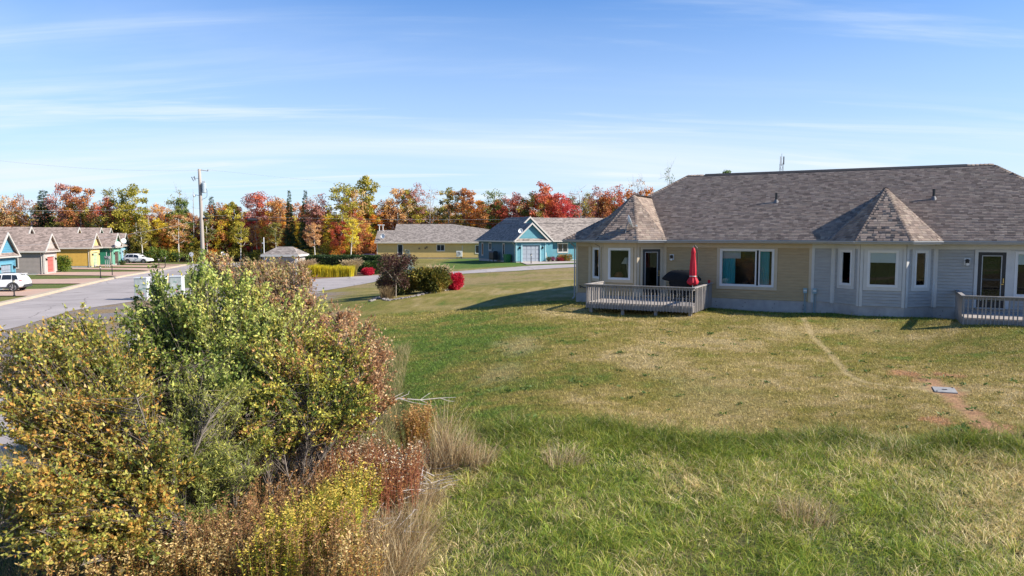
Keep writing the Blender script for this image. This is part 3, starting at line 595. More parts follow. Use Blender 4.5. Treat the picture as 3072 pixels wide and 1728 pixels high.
    # side and rear walls
    for a, b in (((0, 12.56), (0, 0)), ((21.15, 0), (21.15, 12.56)), ((21.15, 12.56), (0, 12.56))):
        mb = MB(); mb.poly([(*a, ZS), (*b, ZS), (*b, ZW), (*a, ZW)]); mb.build('wall', M_SIDE_TAN, H)
    # wall lanterns
    for t, z, lab in ((4.68, 3.86, None), (16.03, 3.86, None)):
        pl = MB(); pl.box(t - .10, t + .10, -.045, -.028, z - .02, z + .24); lan = pl.build('wall_lantern', M_WHITE, H)
        b = MB(); b.lathe([(.02, .16), (.075, .13), (.06, .02), (.075, .0)], 6, (t, -.12, z + .05)); b.box(t - .02, t + .02, -.12, -.046, z + .17, z + .20); b.build('lantern_hood', M_BLACK, lan)
        b = MB(); b.lathe([(.045, -.09), (.06, .0), (.05, .045)], 8, (t, -.12, z + .05)); b.build('glass_globe', pmat('frosted_glass', (.75, .75, .72), .3), lan)
    for t, lab in ((10.345, 'tan'), (10.71, 'gray')):   # service boxes either side of the party wall
        m = MB(); m.box(t - .075, t + .075, -.13, -.03, 2.55, 2.76); bx = m.build('meter_box', pmat('teal_gray_box', (.22, .34, .38), .5), H)
        m = MB(); m.box(t - .06, t + .06, -.142, -.131, 2.63, 2.69); m.build('label_plate', M_WHITE, bx)
        m = MB(); m.tube([(t - .03, -.06, 2.55), (t - .03, -.06, 1.6)], .016, 6); m.tube([(t + .03, -.06, 2.55), (t + .03, -.06, 2.3), (t + .03, -.05, 1.6)], .012, 6); m.build('conduit', pmat('teal_gray_box', (.22, .34, .38), .5), bx)
    h = MB(); h.tube([(.25, -.05, 2.42), (.22, -.08, 2.55), (.32, -.09, 2.50), (.45, -.08, 2.44), (.7, -.06, 2.47)], .018, 6); h.build('hose', M_BLACK, H)
    h = MB(); h.tube([(1.2, -.65, 4.55), (1.45, -.73, 4.45), (1.50, -.78, 4.2), (1.50, -.78, 3.0), (1.52, -.78, 2.3)], .012, 5); h.build('cable', M_BLACK, H)
    # roof
    eo = [(-.45, -.45), (21.6, -.45), (21.6, 13.01), (-.45, 13.01)]; RZ = 8.115
    A_, B_, C_, D_ = [(x, y, ZE) for x, y in eo]; r0, r1 = (3.8, 6.28, RZ), (17.36, 6.28, RZ)
    mb = MB(); mb.poly([A_, B_, r1, r0]); mb.poly([C_, D_, r0, r1]); mb.poly([D_, A_, r0]); mb.poly([B_, C_, r1]); roof = mb.build('roof', M_ROOFDECK, H)
    rows = shingle_rows([A_, B_, r1, r0], A_, B_, r0); rows += shingle_rows([D_, A_, r0], D_, A_, r0) + shingle_rows([B_, C_, r1], B_, C_, r1)
    shingle_mesh('shingle_course', rows, roof)
    for a, b in ((A_, r0), (B_, r1), (D_, r0), (C_, r1), (r0, (4.7, 6.28, RZ)), ((16.4, 6.28, RZ), r1)): cap_row(roof, a, b)
    rv = MB(); rv.prism([(4.7, 6.10, RZ - .06), (4.7, 6.28, RZ + .055), (4.7, 6.46, RZ - .06)], (11.7, 0, 0)); rv.build('ridge_vent', pmat('dark_ridge_vent', (.03, .028, .03), .8), roof)
    for t, y, z in ((8.70, 3.02, 6.45), (14.99, 3.02, 6.45)):
        v = MB(); v.lathe([(.055, 0), (.055, .46), (.045, .46), (.045, .40)], 10, (t, y, z)); vp = v.build('vent_pipe', M_BLACK, roof)
        v = MB(); v.lathe([(.14, -.03), (.075, .13), (.06, .15)], 10, (t, y, z)); v.build('flashing', pmat('gray_lead', (.16, .15, .15), .6), vp)
    big = []
    for k, tc in enumerate(TC):
        El, Fl, Fr, Er = (tc - 2.0, -.45, ZE), (tc - .97, -1.4, ZE), (tc + .97, -1.4, ZE), (tc + 2.0, -.45, ZE); ap, rr = (tc, 1.0, 6.88), (tc, 3.80, 6.88)
        mb = MB(); mb.poly([El, Fl, ap]); mb.poly([Fl, Fr, ap]); mb.poly([Fr, Er, ap]); mb.poly([Er, rr, ap]); mb.poly([El, ap, rr]); mb.poly([(tc - 2.0, -.449, ZE - .004), (tc - .97, -1.399, ZE - .004), (tc + .97, -1.399, ZE - .004), (tc + 2.0, -.449, ZE - .004)])
        tur = mb.build('turret_roof', M_ROOFDECK, H)
        fr = shingle_rows([Fl, Fr, ap], Fl, Fr, ap); dl = shingle_rows([El, Fl, ap], El, Fl, ap); dr_ = shingle_rows([Fr, Er, ap], Fr, Er, ap)
        p3 = (tc + 2.0, 3.0, ZE); sd = shingle_rows([Er, rr, ap], Er, p3, rr); p4 = (tc - 2.0, 3.0, ZE); sl = shingle_rows([El, ap, rr], p4, El, rr)
        whole = [r for r in fr + dr_ if r[3] and r[4][4] > .15]; part = [r for r in fr + dr_ if not (r[3] and r[4][4] > .15)] + dl + sd + sl
        if k == 1:
            for r in whole[:150]: shingle_piece(tur, r[4], r[2])
            part += whole[150:]
        else:
            for r in whole[:130]: shingle_piece(tur, r[4], r[2])
            part += whole[130:]
        shingle_mesh('shingle_course', part, tur)
        for a in (El, Fl, Fr, Er): cap_row(tur, a, ap, w=.11, step=.15)
        cap_row(tur, ap, rr, w=.12, step=.15)
    # soffit and gutters
    ep = [(-.45, -.45), (.54, -.45), (1.57, -1.4), (3.51, -1.4), (4.54, -.45), (11.18, -.45), (12.21, -1.4), (14.15, -1.4), (15.18, -.45), (21.6, -.45), (21.6, 13.01), (-.45, 13.01)]
    mb = MB(); mb.poly([(x, y, ZW + .004) for x, y in ep]); mb.build('soffit', M_TRIM_TAN, H)
    for (a, b) in zip(ep, ep[1:] + ep[:1]):
        a, b = np.array(a), np.array(b); d = unit(b - a); nn = np.array([d[1], -d[0]]); mb = MB(); e = d * .03
        prof = [(.0, ZE - .005), (.0, ZE - .125), (.055, ZE - .125), (.075, ZE - .075), (.105, ZE - .045), (.105, ZE - .012), (.095, ZE - .012), (.09, ZE - .05), (.02, ZE - .10), (.015, ZE - .005)]
        v = [(*(a - e + nn * o), z) for o, z in prof] + [(*(b + e + nn * o), z) for o, z in prof]; k = len(prof)
        mb.add(v, [[i, (i + 1) % k, k + (i + 1) % k, k + i] for i in range(k)] + [list(range(k))[::-1], list(range(k, 2 * k))]); mb.build('gutter', M_GUTTER, H)
    ds = MB(); ds.tube([(-.12, -.45, 4.6), (-.06, -.05, 4.4), (-.06, -.05, 2.0), (-.10, -.2, 1.9)], .035, 6); ds.build('downspout', M_GUTTER, H)
house()

def hloc(t, o, z=0): p = hxy(t, o); return (p[0], p[1], z)
# ------------------------------------------------------------------ decks
def deck(name, t0, t1, o1, clip, label, ground):
    D = empty(name, (HA[0], HA[1], 0), HROT, label, 'deck', 'wooden decks along the house'); top = 2.10
    n = int(o1 / .145)
    for i in range(n):
        o = .03 + i * .145; a = t0
        if clip and o + .14 < 1.1: a = max(a, clip(o))
        m = MB(); m.box(a, t1, -(o + .138), -o, top - .035, top + rnd.uniform(-.002, .002)); m.build('deck_board', M_WOODDK, D)
    for nm, x0, x1, y0, y1 in (('rim_joist', t0, t1, -(o1 + .04), -o1), ('rim_joist', t0 - .04, t0, -(o1 + .04), -.06 if not clip else -1.4), ('rim_joist', t1, t1 + .04, -(o1 + .04), -.06)):
        m = MB(); m.box(x0, x1, y0, y1, top - .24, top - .037); m.build(nm, M_WOOD, D)
    for x in np.arange(t0 + .5, t1, .8):
        m = MB(); m.box(x, x + .04, -o1 + .01, -1.2, top - .20, top - .04); m.build('joist', M_WOOD, D)
    bl = MB(); bl.box(-.019, .019, -.019, .019, top - .26, top + .72); b0 = bl.build('baluster', M_WOOD, D); first = [True]
    def bal(x, y):
        if first[0]: first[0] = False; o = b0
        else: o = bpy.data.objects.new('baluster', b0.data); COL.objects.link(o); o.parent = D
        o.location = (x, y, rnd.uniform(-.006, .006)); o.rotation_euler = (0, rnd.uniform(-.008, .008), rnd.uniform(-.1, .1))
    nb = int((t1 - t0) / .128)
    for i in range(nb + 1): bal(t0 + (t1 - t0) * i / nb, -(o1 + .06))
    yb = 1.45 if clip else .12; ns = int((o1 - .12) / .115)
    for i in range(1, ns):
        o = .12 + (o1 - .12) * i / ns; bal(t1 + .06, -o)
        if o > yb: bal(t0 - .06, -o)
    for nm, x0, x1, y0, y1 in (('hand_rail', t0 - .1, t1 + .1, -(o1 + .10), -(o1 - .03)), ('hand_rail', t1 - .03, t1 + .1, -(o1 - .032), -.04), ('hand_rail', t0 - .1, t0 + .03, -(o1 - .032), -(1.42 if clip else .04))):
        m = MB(); m.box(x0, x1, y0, y1, top + .735, top + .775); m.build(nm, M_WOOD, D)
    for nm, x0, x1, y0, y1 in (('rail_plate', t0 - .035, t1 + .035, -(o1 + .038), -o1), ('rail_plate', t1, t1 + .038, -(o1 - .002), -.04), ('rail_plate', t0 - .038, t0, -(o1 - .002), -(1.42 if clip else .04))):
        m = MB(); m.box(x0, x1, y0, y1, top + .64, top + .733); m.build(nm, M_WOOD, D)
    for x in np.linspace(t0 + .15, t1 - .12, 4):
        q = hxy(x, o1 - .12); g = hz1(*q); m = MB(); m.box(x - .06, x + .06, -(o1 - .06), -(o1 - .18), g - .1, top - .21); m.build('footing_post', M_WOOD, D)
    return D
deck('wooden_deck', 1.92, 6.46, 3.42, lambda o: 4.38 - o * 1.05 if o < 1.1 else 1.92, 'weathered gray deck with red umbrella and covered grill, on the tan half', 1.7)
deck('wooden_deck', 15.76, 20.2, 2.78, None, 'weathered gray deck in front of the black door of the gray half', 1.7)

def grill():
    G = empty('covered_grill', hloc(5.42, 1.05, 2.1), HROT, 'barbecue grill under a black fabric cover on the left deck', 'barbecue grill')
    rows = [(0.25, .50, .30), (.62, .52, .32), (.86, .56, .33), (.90, .80, .34), (.97, .84, .33), (1.10, .72, .31), (1.24, .56, .27), (1.32, .40, .20), (1.335, .20, .1)]
    mb = MB(); n = 24; V = []; F = []
    for z, a, b in rows:
        for j in range(n):
            th = 2 * math.pi * j / n; cx = math.copysign(abs(math.cos(th)) ** .55, math.cos(th)); sy = math.copysign(abs(math.sin(th)) ** .55, math.sin(th))
            f = 1 + (.02 * math.sin(5 * th + z * 3) if z < .8 else .012 * math.sin(7 * th)); V.append((a * cx * f - .05 * (z > .95), b * sy * f, z + .008 * math.sin(9 * th)))
    k = len(rows); F = [[i * n + j, i * n + (j + 1) % n, (i + 1) * n + (j + 1) % n, (i + 1) * n + j] for i in range(k - 1) for j in range(n)] + [list(range((k - 1) * n, k * n))]
    mb.add(V, F); mb.build('fabric_cover', pmat('black_cover_fabric', (.010, .011, .013), .8, .3, 3, .2, spec=.2), G, smooth=True)
    m = MB(); m.lathe([(.52, 0), (.525, .015), (.52, .02)], 24, (0, 0, .855)); o = m.build('hem_strap', pmat('olive_strap', (.12, .11, .05), .8), G); o.scale = (1.02, .62, 1)
    for x, y in ((-.42, -.2), (.42, -.2), (-.42, .2), (.42, .2)):
        m = MB(); m.box(x - .025, x + .025, y - .025, y + .025, .06, .62); lg = m.build('leg', M_BLACK, G)
        m = MB(); m.tube([(x - .02, y, .05), (x + .02, y, .05)], .05, 10); m.build('wheel', M_BLACK, G)
    m = MB(); m.box(-.42, .42, -.2, .2, .14, .17); m.build('shelf', M_BLACK, G)
grill()
def umbrella():
    U = empty('patio_umbrella', hloc(6.02, 1.45, 2.1), HROT, 'closed red cantilever umbrella strapped shut on the left deck', 'patio umbrella')
    m = MB(); m.tube([(.12, .1, .05), (.12, .1, 1.4), (.13, .10, 2.0), (.10, .07, 2.32), (.02, .02, 2.42), (-.04, 0, 2.36)], .024, 8); m.build('pole', pmat('dark_bronze_pole', (.06, .055, .05), .4), U)
    m = MB(); m.tube([(-.04, 0, 2.40), (-.04, 0, .5)], .018, 6); m.build('canopy_mast', M_WHITE, U)
    rows = [(2.34, .03), (2.28, .07), (2.12, .10), (2.08, .08), (1.7, .115), (1.35, .13), (1.15, .13), (1.10, .115), (.98, .17), (.86, .215), (.78, .20), (.74, .10)]
    n = 32; V = []
    for z, r in rows:
        for j in range(n):
            th = 2 * math.pi * j / n; f = 1 + .20 * math.sin(8 * th + z * .6) * min(1, (2.4 - z)); V.append((-.04 + r * f * math.cos(th), r * f * math.sin(th) * .9, z + .03 * math.sin(8 * th) * (z < .9)))
    mb = MB(); k = len(rows); mb.add(V, [[i * n + j, i * n + (j + 1) % n, (i + 1) * n + (j + 1) % n, (i + 1) * n + j] for i in range(k - 1) for j in range(n)]); mb.build('canopy', pmat('red_canvas', (.50, .012, .03), .7, .15, 4), U, smooth=True)
    m = MB(); m.lathe([(.145, 0), (.15, .015), (.145, .03)], 20, (-.04, 0, 1.10)); m.build('strap', pmat('pale_strap', (.6, .55, .5), .7), U)
    m = MB(); m.box(-.25, .45, -.06, .06, 0, .05); m.box(.06, .18, -.35, .45, .0, .052); m.build('cross_base', M_BLACK, U)
umbrella()
m = MB(); m.lathe([(.05, 0), (.06, .14), (.052, .14), (.045, .02)], 10); o = m.build('red_cup', pmat('red_plastic', (.42, .01, .02), .4), None, loc=hloc(6.49, .62, 2.876)); tag(o, 'small red cup standing on the deck rail beside the umbrella', 'cup')
def dish(name, loc, rz, size, label, group=None, tilt=-20):
    d = empty(name, loc, rz, label, 'satellite dish', group)
    m = MB(); rows = [(0, 0), (.3, .02), (.6, .06), (.85, .12), (1, .17)]; n = 18
    V = [(r * size * .46 * math.cos(2 * math.pi * j / n), -q * size, r * size * .5 * math.sin(2 * math.pi * j / n)) for r, q in rows for j in range(n)]
    V += [(x, y + .012, z) for x, y, z in V]; k = len(rows)
    F = [[i * n + j, i * n + (j + 1) % n, (i + 1) * n + (j + 1) % n, (i + 1) * n + j] for i in range(k - 1) for j in range(n)]; F = F + [[a + k * n for a in f[::-1]] for f in F] + [[(k - 1) * n + j, (k - 1) * n + (j + 1) % n, (2 * k - 1) * n + (j + 1) % n, (2 * k - 1) * n + j] for j in range(n)]
    m.add(V, F); o = m.build('reflector', pmat('dish_white', (.72, .72, .70), .4), d, smooth=True); o.location = (0, 0, size * .95); o.rotation_euler = (R(tilt), 0, 0)
    m = MB(); m.tube([(0, .25 * size, -.05), (0, .18 * size, size * .6), (0, .03, size * .9)], .022 * size / .6, 6); m.tube([(0, .02, size * .55), (0, -.55 * size, size * .62)], .013 * size / .6, 5); m.build('mast', pmat('gray_steel', (.25, .25, .25), .5), d)
    m = MB(); m.box(-.05 * size / .6, .05 * size / .6, -.68 * size, -.54 * size, size * .57, size * .70); m.build('feed_horn', M_WHITE, d)
    return d
dish('satellite_dish', hloc(2.95, 1.02, 5.02), HROT + R(112), .58, 'satellite dish on the turret roof above the left deck', 'satellite dishes on roofs')

def utility_lid():
    U = empty('access_cover', (LIDP[0], LIDP[1], LIDP[2] - .025), R(-14), 'gray rectangular ground lid set in bare soil on the lawn', 'access lid')
    e_ = .4; U.rotation_euler = (math.atan((hz1(LIDP[0], LIDP[1] + e_) - hz1(LIDP[0], LIDP[1] - e_)) / (2 * e_)), -math.atan((hz1(LIDP[0] + e_, LIDP[1]) - hz1(LIDP[0] - e_, LIDP[1])) / (2 * e_)), R(-24))
    m = MB(); m.box(-.235, .235, -.29, .29, -.1, .045); m.build('lid_plate', pmat('gray_plastic_lid', (.30, .285, .265), .85, .25, 8, .3), U)
    m = MB(); m.box(-.27, .27, -.325, -.291, -.1, .02); m.box(-.27, .27, .291, .325, -.1, .02); m.box(-.27, -.236, -.29, .29, -.1, .02); m.box(.236, .27, -.29, .29, -.1, .02); m.build('collar', pmat('gray_plastic_rim', (.22, .22, .22), .7), U)
    m = MB(); m.box(-.05, .05, -.03, .03, .0455, .055); m.lathe([(.02, .045), (.02, .056)], 6, (.19, .24, 0)); m.lathe([(.02, .045), (.02, .056)], 6, (-.19, -.24, 0)); m.build('lid_bolt', M_BLACK, U)
utility_lid()

# ------------------------------------------------------------------ cottages of the street: garage wing under two nested gables
def farshingle(name, c):
    """distant shingle slope: rows of mottled tabs"""
    if name in MATS: return MATS[name]
    m, N, L, b = _new(name); b.inputs['Roughness'].default_value = .92; b.inputs['Specular IOR Level'].default_value = .15
    tc = N.new('ShaderNodeTexCoord'); mp = N.new('ShaderNodeMapping'); mp.inputs['Scale'].default_value = (3.4, 3.4, 9); L.new(tc.outputs['Object'], mp.inputs[0])
    v = N.new('ShaderNodeTexVoronoi'); v.inputs['Scale'].default_value = 1; L.new(mp.outputs[0], v.inputs[0])
    sp = N.new('ShaderNodeSeparateColor'); L.new(v.outputs['Color'], sp.inputs[0])
    mr = N.new('ShaderNodeMapRange'); mr.inputs['To Min'].default_value = .62; mr.inputs['To Max'].default_value = 1.4; L.new(sp.outputs[0], mr.inputs[0])
    vs = N.new('ShaderNodeVectorMath'); vs.operation = 'SCALE'; vs.inputs[0].default_value = c; L.new(mr.outputs[0], vs.inputs['Scale']); L.new(vs.outputs[0], b.inputs['Base Color'])
    MATS[name] = m; return m
M_FSH = farshingle('brown_shingle_roof', (.255, .195, .165)); M_FSH2 = farshingle('gray_shingle_roof', (.235, .20, .175))
def lap_wall(mb, p0, p1, z0, z1, ex=.16, mi=0, openings=()):
    """clapboard wall: each course a sloping strip with a small drip edge"""
    p0, p1 = np.array(p0, float), np.array(p1, float); L_ = np.linalg.norm(p1 - p0); d = (p1 - p0) / L_; n = np.array([d[1], -d[0]]); z = z0
    P = lambda s, z, o: (*(p0 + d * s + n * o), z)
    while z < z1 - 1e-3:
        t = min(z + ex, z1); a = 0; runs = []
        for o0, o1, oz0, oz1 in sorted(openings):
            if oz0 < (z + t) / 2 < oz1: runs.append((a, o0)); a = o1
        runs.append((a, L_))
        for s0, s1 in runs:
            if s1 - s0 > .01: mb.add([P(s0, z, .03), P(s1, z, .03), P(s1, t, .004), P(s0, t, .004), P(s0, z, 0), P(s1, z, 0)], [[0, 1, 2, 3], [4, 5, 1, 0]], mi)
        z = t
def simple_window(parent, p0, d, n, s0, s1, z0, z1, trim, mull=0, frame=None):
    P = np.array(p0, float); c = .10; m = MB()
    m.obox(P + d * (s0 - c), P + d * s0, n, z0 - c, z1 + c, .0, .07); m.obox(P + d * s1, P + d * (s1 + c), n, z0 - c, z1 + c, .0, .07); m.obox(P + d * s0, P + d * s1, n, z0 - c, z0, .0, .07); m.obox(P + d * s0, P + d * s1, n, z1, z1 + c, .0, .07)
    w = m.build('window', trim, parent); f = MB(); fw = .05; divs = [s0 + (s1 - s0) * k / (mull + 1) for k in range(mull + 2)]
    for x in divs: f.obox(P + d * max(s0, x - fw / 2), P + d * min(s1, x + fw / 2), n, z0, z1, .035, .055)
    for z in (z0, z1 - fw): f.obox(P + d * (s0 + fw), P + d * (s1 - fw), n, z, z + fw, .035, .054)
    f.build('frame', frame or M_WHITE, w)
    for a, b in zip(divs[:-1], divs[1:]):
        g = MB(); g.obox(P + d * (a + fw / 2), P + d * (b - fw / 2), n, z0 + fw, z1 - fw, .034, .040); g.build('pane', pmat('dark_window_glass', (.03, .035, .04), .04, spec=.8), w)
    return w
def cottage(name, loc, rz, label, wall_c, side_c, trim_c, door_c, cat='house', eave=2.95, depth=12.5, front_w=3.9, side_wins=(), right_len=0, roofm=None, side_extra=None, fh=.28, panel=True, bigback=2.6):
    """local x along the front (viewer's right), y into the house, z up from the ground"""
    H = empty(name, loc, rz, label, cat, 'cottages of the street'); k = name + label[:14]
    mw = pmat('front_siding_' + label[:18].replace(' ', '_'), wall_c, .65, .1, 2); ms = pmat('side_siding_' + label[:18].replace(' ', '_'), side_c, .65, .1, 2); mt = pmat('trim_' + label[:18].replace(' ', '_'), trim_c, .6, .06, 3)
    rf = roofm or M_FSH; ex, ez = np.array([1., 0]), np.array([0, 1.])
    e = eave; hw_s, hw_b, p = 2.35, 3.3, .92; xl = -.38; xs = xl + hw_s + (front_w - 3.9) / 2; hws = xs - xl; xb = xl + hw_b; zs, zb = e + hws * p, e + hw_b * p; yb = bigback; yf = -.35; ybf = yb - .35; Y1 = depth
    m = MB(); m.box(0.02, front_w - .02, .02, Y1, -.8, fh); 
    if right_len: m.box(front_w, front_w + right_len, yb + .02, Y1, -.8, fh)
    m.build('foundation', M_CONC, H)
    # walls
    gd0, gd1, gz = front_w / 2 - 1.18, front_w / 2 + 1.18, 2.22
    m = MB(); lap_wall(m, (0, 0), (front_w, 0), fh, e - .02, openings=[(gd0, gd1, -1, gz)]); fw = m.build('front_wall', mw, H)
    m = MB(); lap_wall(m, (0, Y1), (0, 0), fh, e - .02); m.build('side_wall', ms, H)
    m = MB(); m.poly([(front_w, 0, fh), (front_w, yb, fh), (front_w, yb, e), (front_w, 0, e)]); m.poly([(0, Y1, fh), (front_w + max(right_len, 2), Y1, fh), (front_w + max(right_len, 2), Y1, e), (0, Y1, e)]); m.build('side_wall', mw, H)
    # small gable face and big gable face
    m = MB(); zz = e - .0
    def gable(y, xc, half, z0, ztop):
        z = z0
        while z < ztop - .05:
            t = min(z + .16, ztop); h0 = half * (ztop - z) / (ztop - z0); h1 = half * (ztop - t) / (ztop - z0)
            m.add([(xc - h0, y - .03, z), (xc + h0, y - .03, z), (xc + h1, y - .004, t), (xc - h1, y - .004, t)], [[0, 1, 2, 3]]); z = t
    gable(0, xs, hws - .12, e + .12, zs - .04); m.build('gable_face', mw, H)
    m = MB(); gable(yb, xb, hw_b - .12, e + .12, zb - .04); m.poly([(front_w, yb, fh), (xb + hw_b, yb, fh), (xb + hw_b, yb, e + .2), (front_w, yb, e + .2)]); m.build('gable_face', mw, H)
    # roof
    m = MB(); hip = 3.3; yt = Y1 + .4
    m.poly([(xl, yf, e), (xs, yf, zs), (xs, ybf, zs), (xb, ybf, zb), (xb, yt - hip, zb), (xl, yt, e)])
    m.poly([(xs, yf, zs), (xs + hws, yf, e), (xs + hws, yb + .05, e), (xs, yb + .05, zs)])
    yv = yb + hw_b + .4
    if right_len:
        xr = front_w + right_len; ye = yb + .55
        m.poly([(xb, ybf, zb), (xb + hw_b, ybf, e), (xb + hw_b, ye + .3, e), (xb, ye + hw_b, zb)])
        m.poly([(xb + hw_b - .3, ye - .4, e), (xr, ye - .4, e), (xr, ye + hw_b, zb - .02), (xb, ye + hw_b, zb - .02)]); m.poly([(xb, ye + hw_b, zb - .02), (xr, ye + hw_b, zb - .02), (xr, yt, e), (xb, yt, e)])
    else:
        m.poly([(xb, ybf, zb), (xb + hw_b, ybf, e), (xb + hw_b, yt, e), (xb, yt - hip, zb)])
    m.poly([(xl, yt, e), (xb, yt - hip, zb), (xb + hw_b, yt, e)]); roof = m.build('roof', rf, H)
    m = MB(); m.poly([(xl + .1, yf - .002, e + .02), (xs + hws - .1, yf - .002, e + .02), (xs + hws - .5, .02, e + .34), (xl + .5, .02, e + .34)])
    m.poly([(xl + hws * .6, ybf - .002, e + .02), (xb + hw_b - .1, ybf - .002, e + .02), (xb + hw_b - .5, yb + .02, e + .34), (xl + hws * .6, yb + .02, e + .34)]); m.build('pent_roof', rf, H)
    # rake boards, eave boards
    m = MB(); mt2 = pmat('pale_rake_trim', (.50, .46, .41), .5, .06, 3)
    for (x0, z0), (x1, z1), y in (((xl, e), (xs, zs), yf), ((xs + hws, e), (xs, zs), yf), ((xl + (zs - e) / p * .0 + hws, zs), (xb, zb), ybf), ((xb + hw_b, e), (xb, zb), ybf)):
        m = MB(); m.prism([(x0, y - .03, z0 - .20), (x0, y - .03, z0 + .03), (x1, y - .03, z1 + .03), (x1, y - .03, z1 - .20)], (0, .10, 0)); m.build('rake_board', mt2, H)
    m = MB(); m.box(xl - .09, xl + .0, yf, yt, e - .16, e + .02); m.box(xl, xs + hws, yf - .08, yf, e - .14, e - .005); m.build('gutter', mt2, H)
    m = MB(); m.box(xl, xs + hws, yf, -.0, e - .05, e - .03); m.box(xl, 0, 0, yt, e - .05, e - .03); m.build('soffit', mt2, H)
    # front trim
    m = MB()
    for a, b in ((0, .13), (front_w - .13, front_w)): m.box(a, b, -.07, -.031, fh - .02, e - .02)
    m.box(-.07, -.031, -.04, .13, fh - .02, e - .02); m.build('corner_board', mt, H)
    m = MB()
    for a, b, c, d in ((gd0 - .16, gd0, .02, gz + .18), (gd1, gd1 + .16, .02, gz + .18), (gd0, gd1, gz, gz + .18)): m.box(a, b, -.07, .12, c, d)
    gd = m.build('garage_door', mt, H)
    md = pmat('garage_panel_' + label[:18].replace(' ', '_'), door_c, .5, .06, 3)
    for i in range(4):
        for j in range(4 if panel else 1):
            nj = 4 if panel else 1; w = (gd1 - gd0) / nj; q = MB(); x0, x1, z0, z1 = gd0 + j * w, gd0 + (j + 1) * w, .03 + i * (gz - .03) / 4, .03 + (i + 1) * (gz - .03) / 4
            g = .012; q.box(x0 + g, x1 - g, .08, .12, z0 + g, z1 - g); q.box(x0 + .07, x1 - .07, .065, .08, z0 + .07, z1 - .07); q.build('door_panel', md, gd)
    q = MB(); q.box(gd0, gd1, .121, .15, .02, gz); q.build('door_backing', md, gd)
    for x in (gd0 - .36, gd1 + .36):
        q = MB(); q.box(x - .07, x + .07, -.05, -.031, 1.78, 2.1); q.lathe([(.02, .22), (.10, .17), (.07, .0), (.03, -.04)], 8, (x, -.15, 1.80)); q.box(x - .02, x + .02, -.15, -.05, 2.0, 2.04); q.build('wall_lantern', M_BLACK, H)
    for y0, y1, z0, z1, ml in side_wins: simple_window(H, (0, 0), np.array([0, 1.]), np.array([-1., 0]), y0, y1, z0, z1, mt2, ml)
    dsp = MB(); dsp.tube([(xl - .05, .3, e - .1), (-.06, .3, e - .45), (-.06, .3, .1)], .045, 6); dsp.build('downspout', mt2, H)
    return H
def place(px, py, z=0.0):
    p = at_z(px, py, z); return p
RFACE = math.atan2(.97, .243) - math.pi * 0          # direction of the street, for house fronts facing it
rz_left = math.atan2(.97, -.243) - 0                 # local +x runs up the street, local -y faces it
def left_house(px, py, *a, **k):
    p = at_z(px, py, 0); return cottage('cottage', (p[0], p[1], hz1(p[0], p[1]) - .02), rz_left, *a, **k)
BLUE, BLUES, BLUET = (.085, .30, .37), (.06, .20, .25), (.28, .42, .46)
bl0 = at_y(38, 850, 68); BL0 = np.array([-47.2, 68.0]) + unit(np.array([.243, -.97])) * 3.9
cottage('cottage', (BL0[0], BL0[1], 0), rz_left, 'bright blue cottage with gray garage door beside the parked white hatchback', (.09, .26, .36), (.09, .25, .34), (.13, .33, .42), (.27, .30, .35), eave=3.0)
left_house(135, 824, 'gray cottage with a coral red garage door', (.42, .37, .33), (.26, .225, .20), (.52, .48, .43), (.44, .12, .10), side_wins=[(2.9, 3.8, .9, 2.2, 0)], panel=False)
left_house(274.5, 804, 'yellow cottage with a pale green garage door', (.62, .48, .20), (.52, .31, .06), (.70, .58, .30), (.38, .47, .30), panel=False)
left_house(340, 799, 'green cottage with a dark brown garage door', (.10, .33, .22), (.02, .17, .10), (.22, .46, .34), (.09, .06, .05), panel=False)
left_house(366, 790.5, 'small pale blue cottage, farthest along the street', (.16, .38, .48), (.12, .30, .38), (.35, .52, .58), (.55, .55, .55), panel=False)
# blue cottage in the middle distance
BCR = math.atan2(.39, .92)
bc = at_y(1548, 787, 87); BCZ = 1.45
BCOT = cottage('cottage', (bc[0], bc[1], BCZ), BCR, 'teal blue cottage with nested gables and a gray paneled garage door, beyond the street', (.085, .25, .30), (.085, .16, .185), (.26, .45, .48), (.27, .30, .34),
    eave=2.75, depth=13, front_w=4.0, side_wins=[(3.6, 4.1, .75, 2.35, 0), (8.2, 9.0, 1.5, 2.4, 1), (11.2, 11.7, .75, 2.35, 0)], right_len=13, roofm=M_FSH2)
def blue_details():
    H = BCOT; mw = pmat('teal_front', (.085, .25, .30), .65, .1, 2); mt = pmat('teal_trim', (.26, .45, .48), .6, .06, 3); ex = np.array([1., 0]); ny = np.array([0, -1.])
    y = 3.15
    m = MB(); lap_wall(m, (5.3, y), (17, y), .28, 2.72, openings=[(1.95, 3.3, 1.25, 2.35)]); m.build('front_wall', mw, H)
    m = MB(); m.poly([(5.3, y, .28), (5.3, y + 1.6, .28), (5.3, y + 1.6, 2.72), (5.3, y, 2.72)]); m.build('porch_side', mw, H)
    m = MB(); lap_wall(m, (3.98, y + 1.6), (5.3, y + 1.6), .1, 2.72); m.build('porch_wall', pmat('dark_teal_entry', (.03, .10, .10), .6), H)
    m = MB(); m.box(4.2, 5.1, y + 1.52, y + 1.56, .2, 2.25); m.build('entry_door', pmat('dark_green_door', (.02, .06, .05), .4), H)
    for x in (5.3, 6.1): m = MB(); m.box(x, x + .14, y - .07, y - .031, .26, 2.7); m.build('corner_board', mt, H)
    simple_window(H, (5.3, y), ex, ny, 1.95, 3.3, 1.25, 2.35, pmat('pale_rake_trim', (.50, .46, .41)), 1)
    m = MB(); m.box(4.0, 5.3, .6, y + 1.6, -.1, .12); m.build('porch_step', M_CONC, H)
    m = MB(); m.box(4.0, 14, 2.3, 2.75, 2.6, 2.74); m.build('gutter', pmat('pale_rake_trim', (.50, .46, .41)), H)
blue_details()
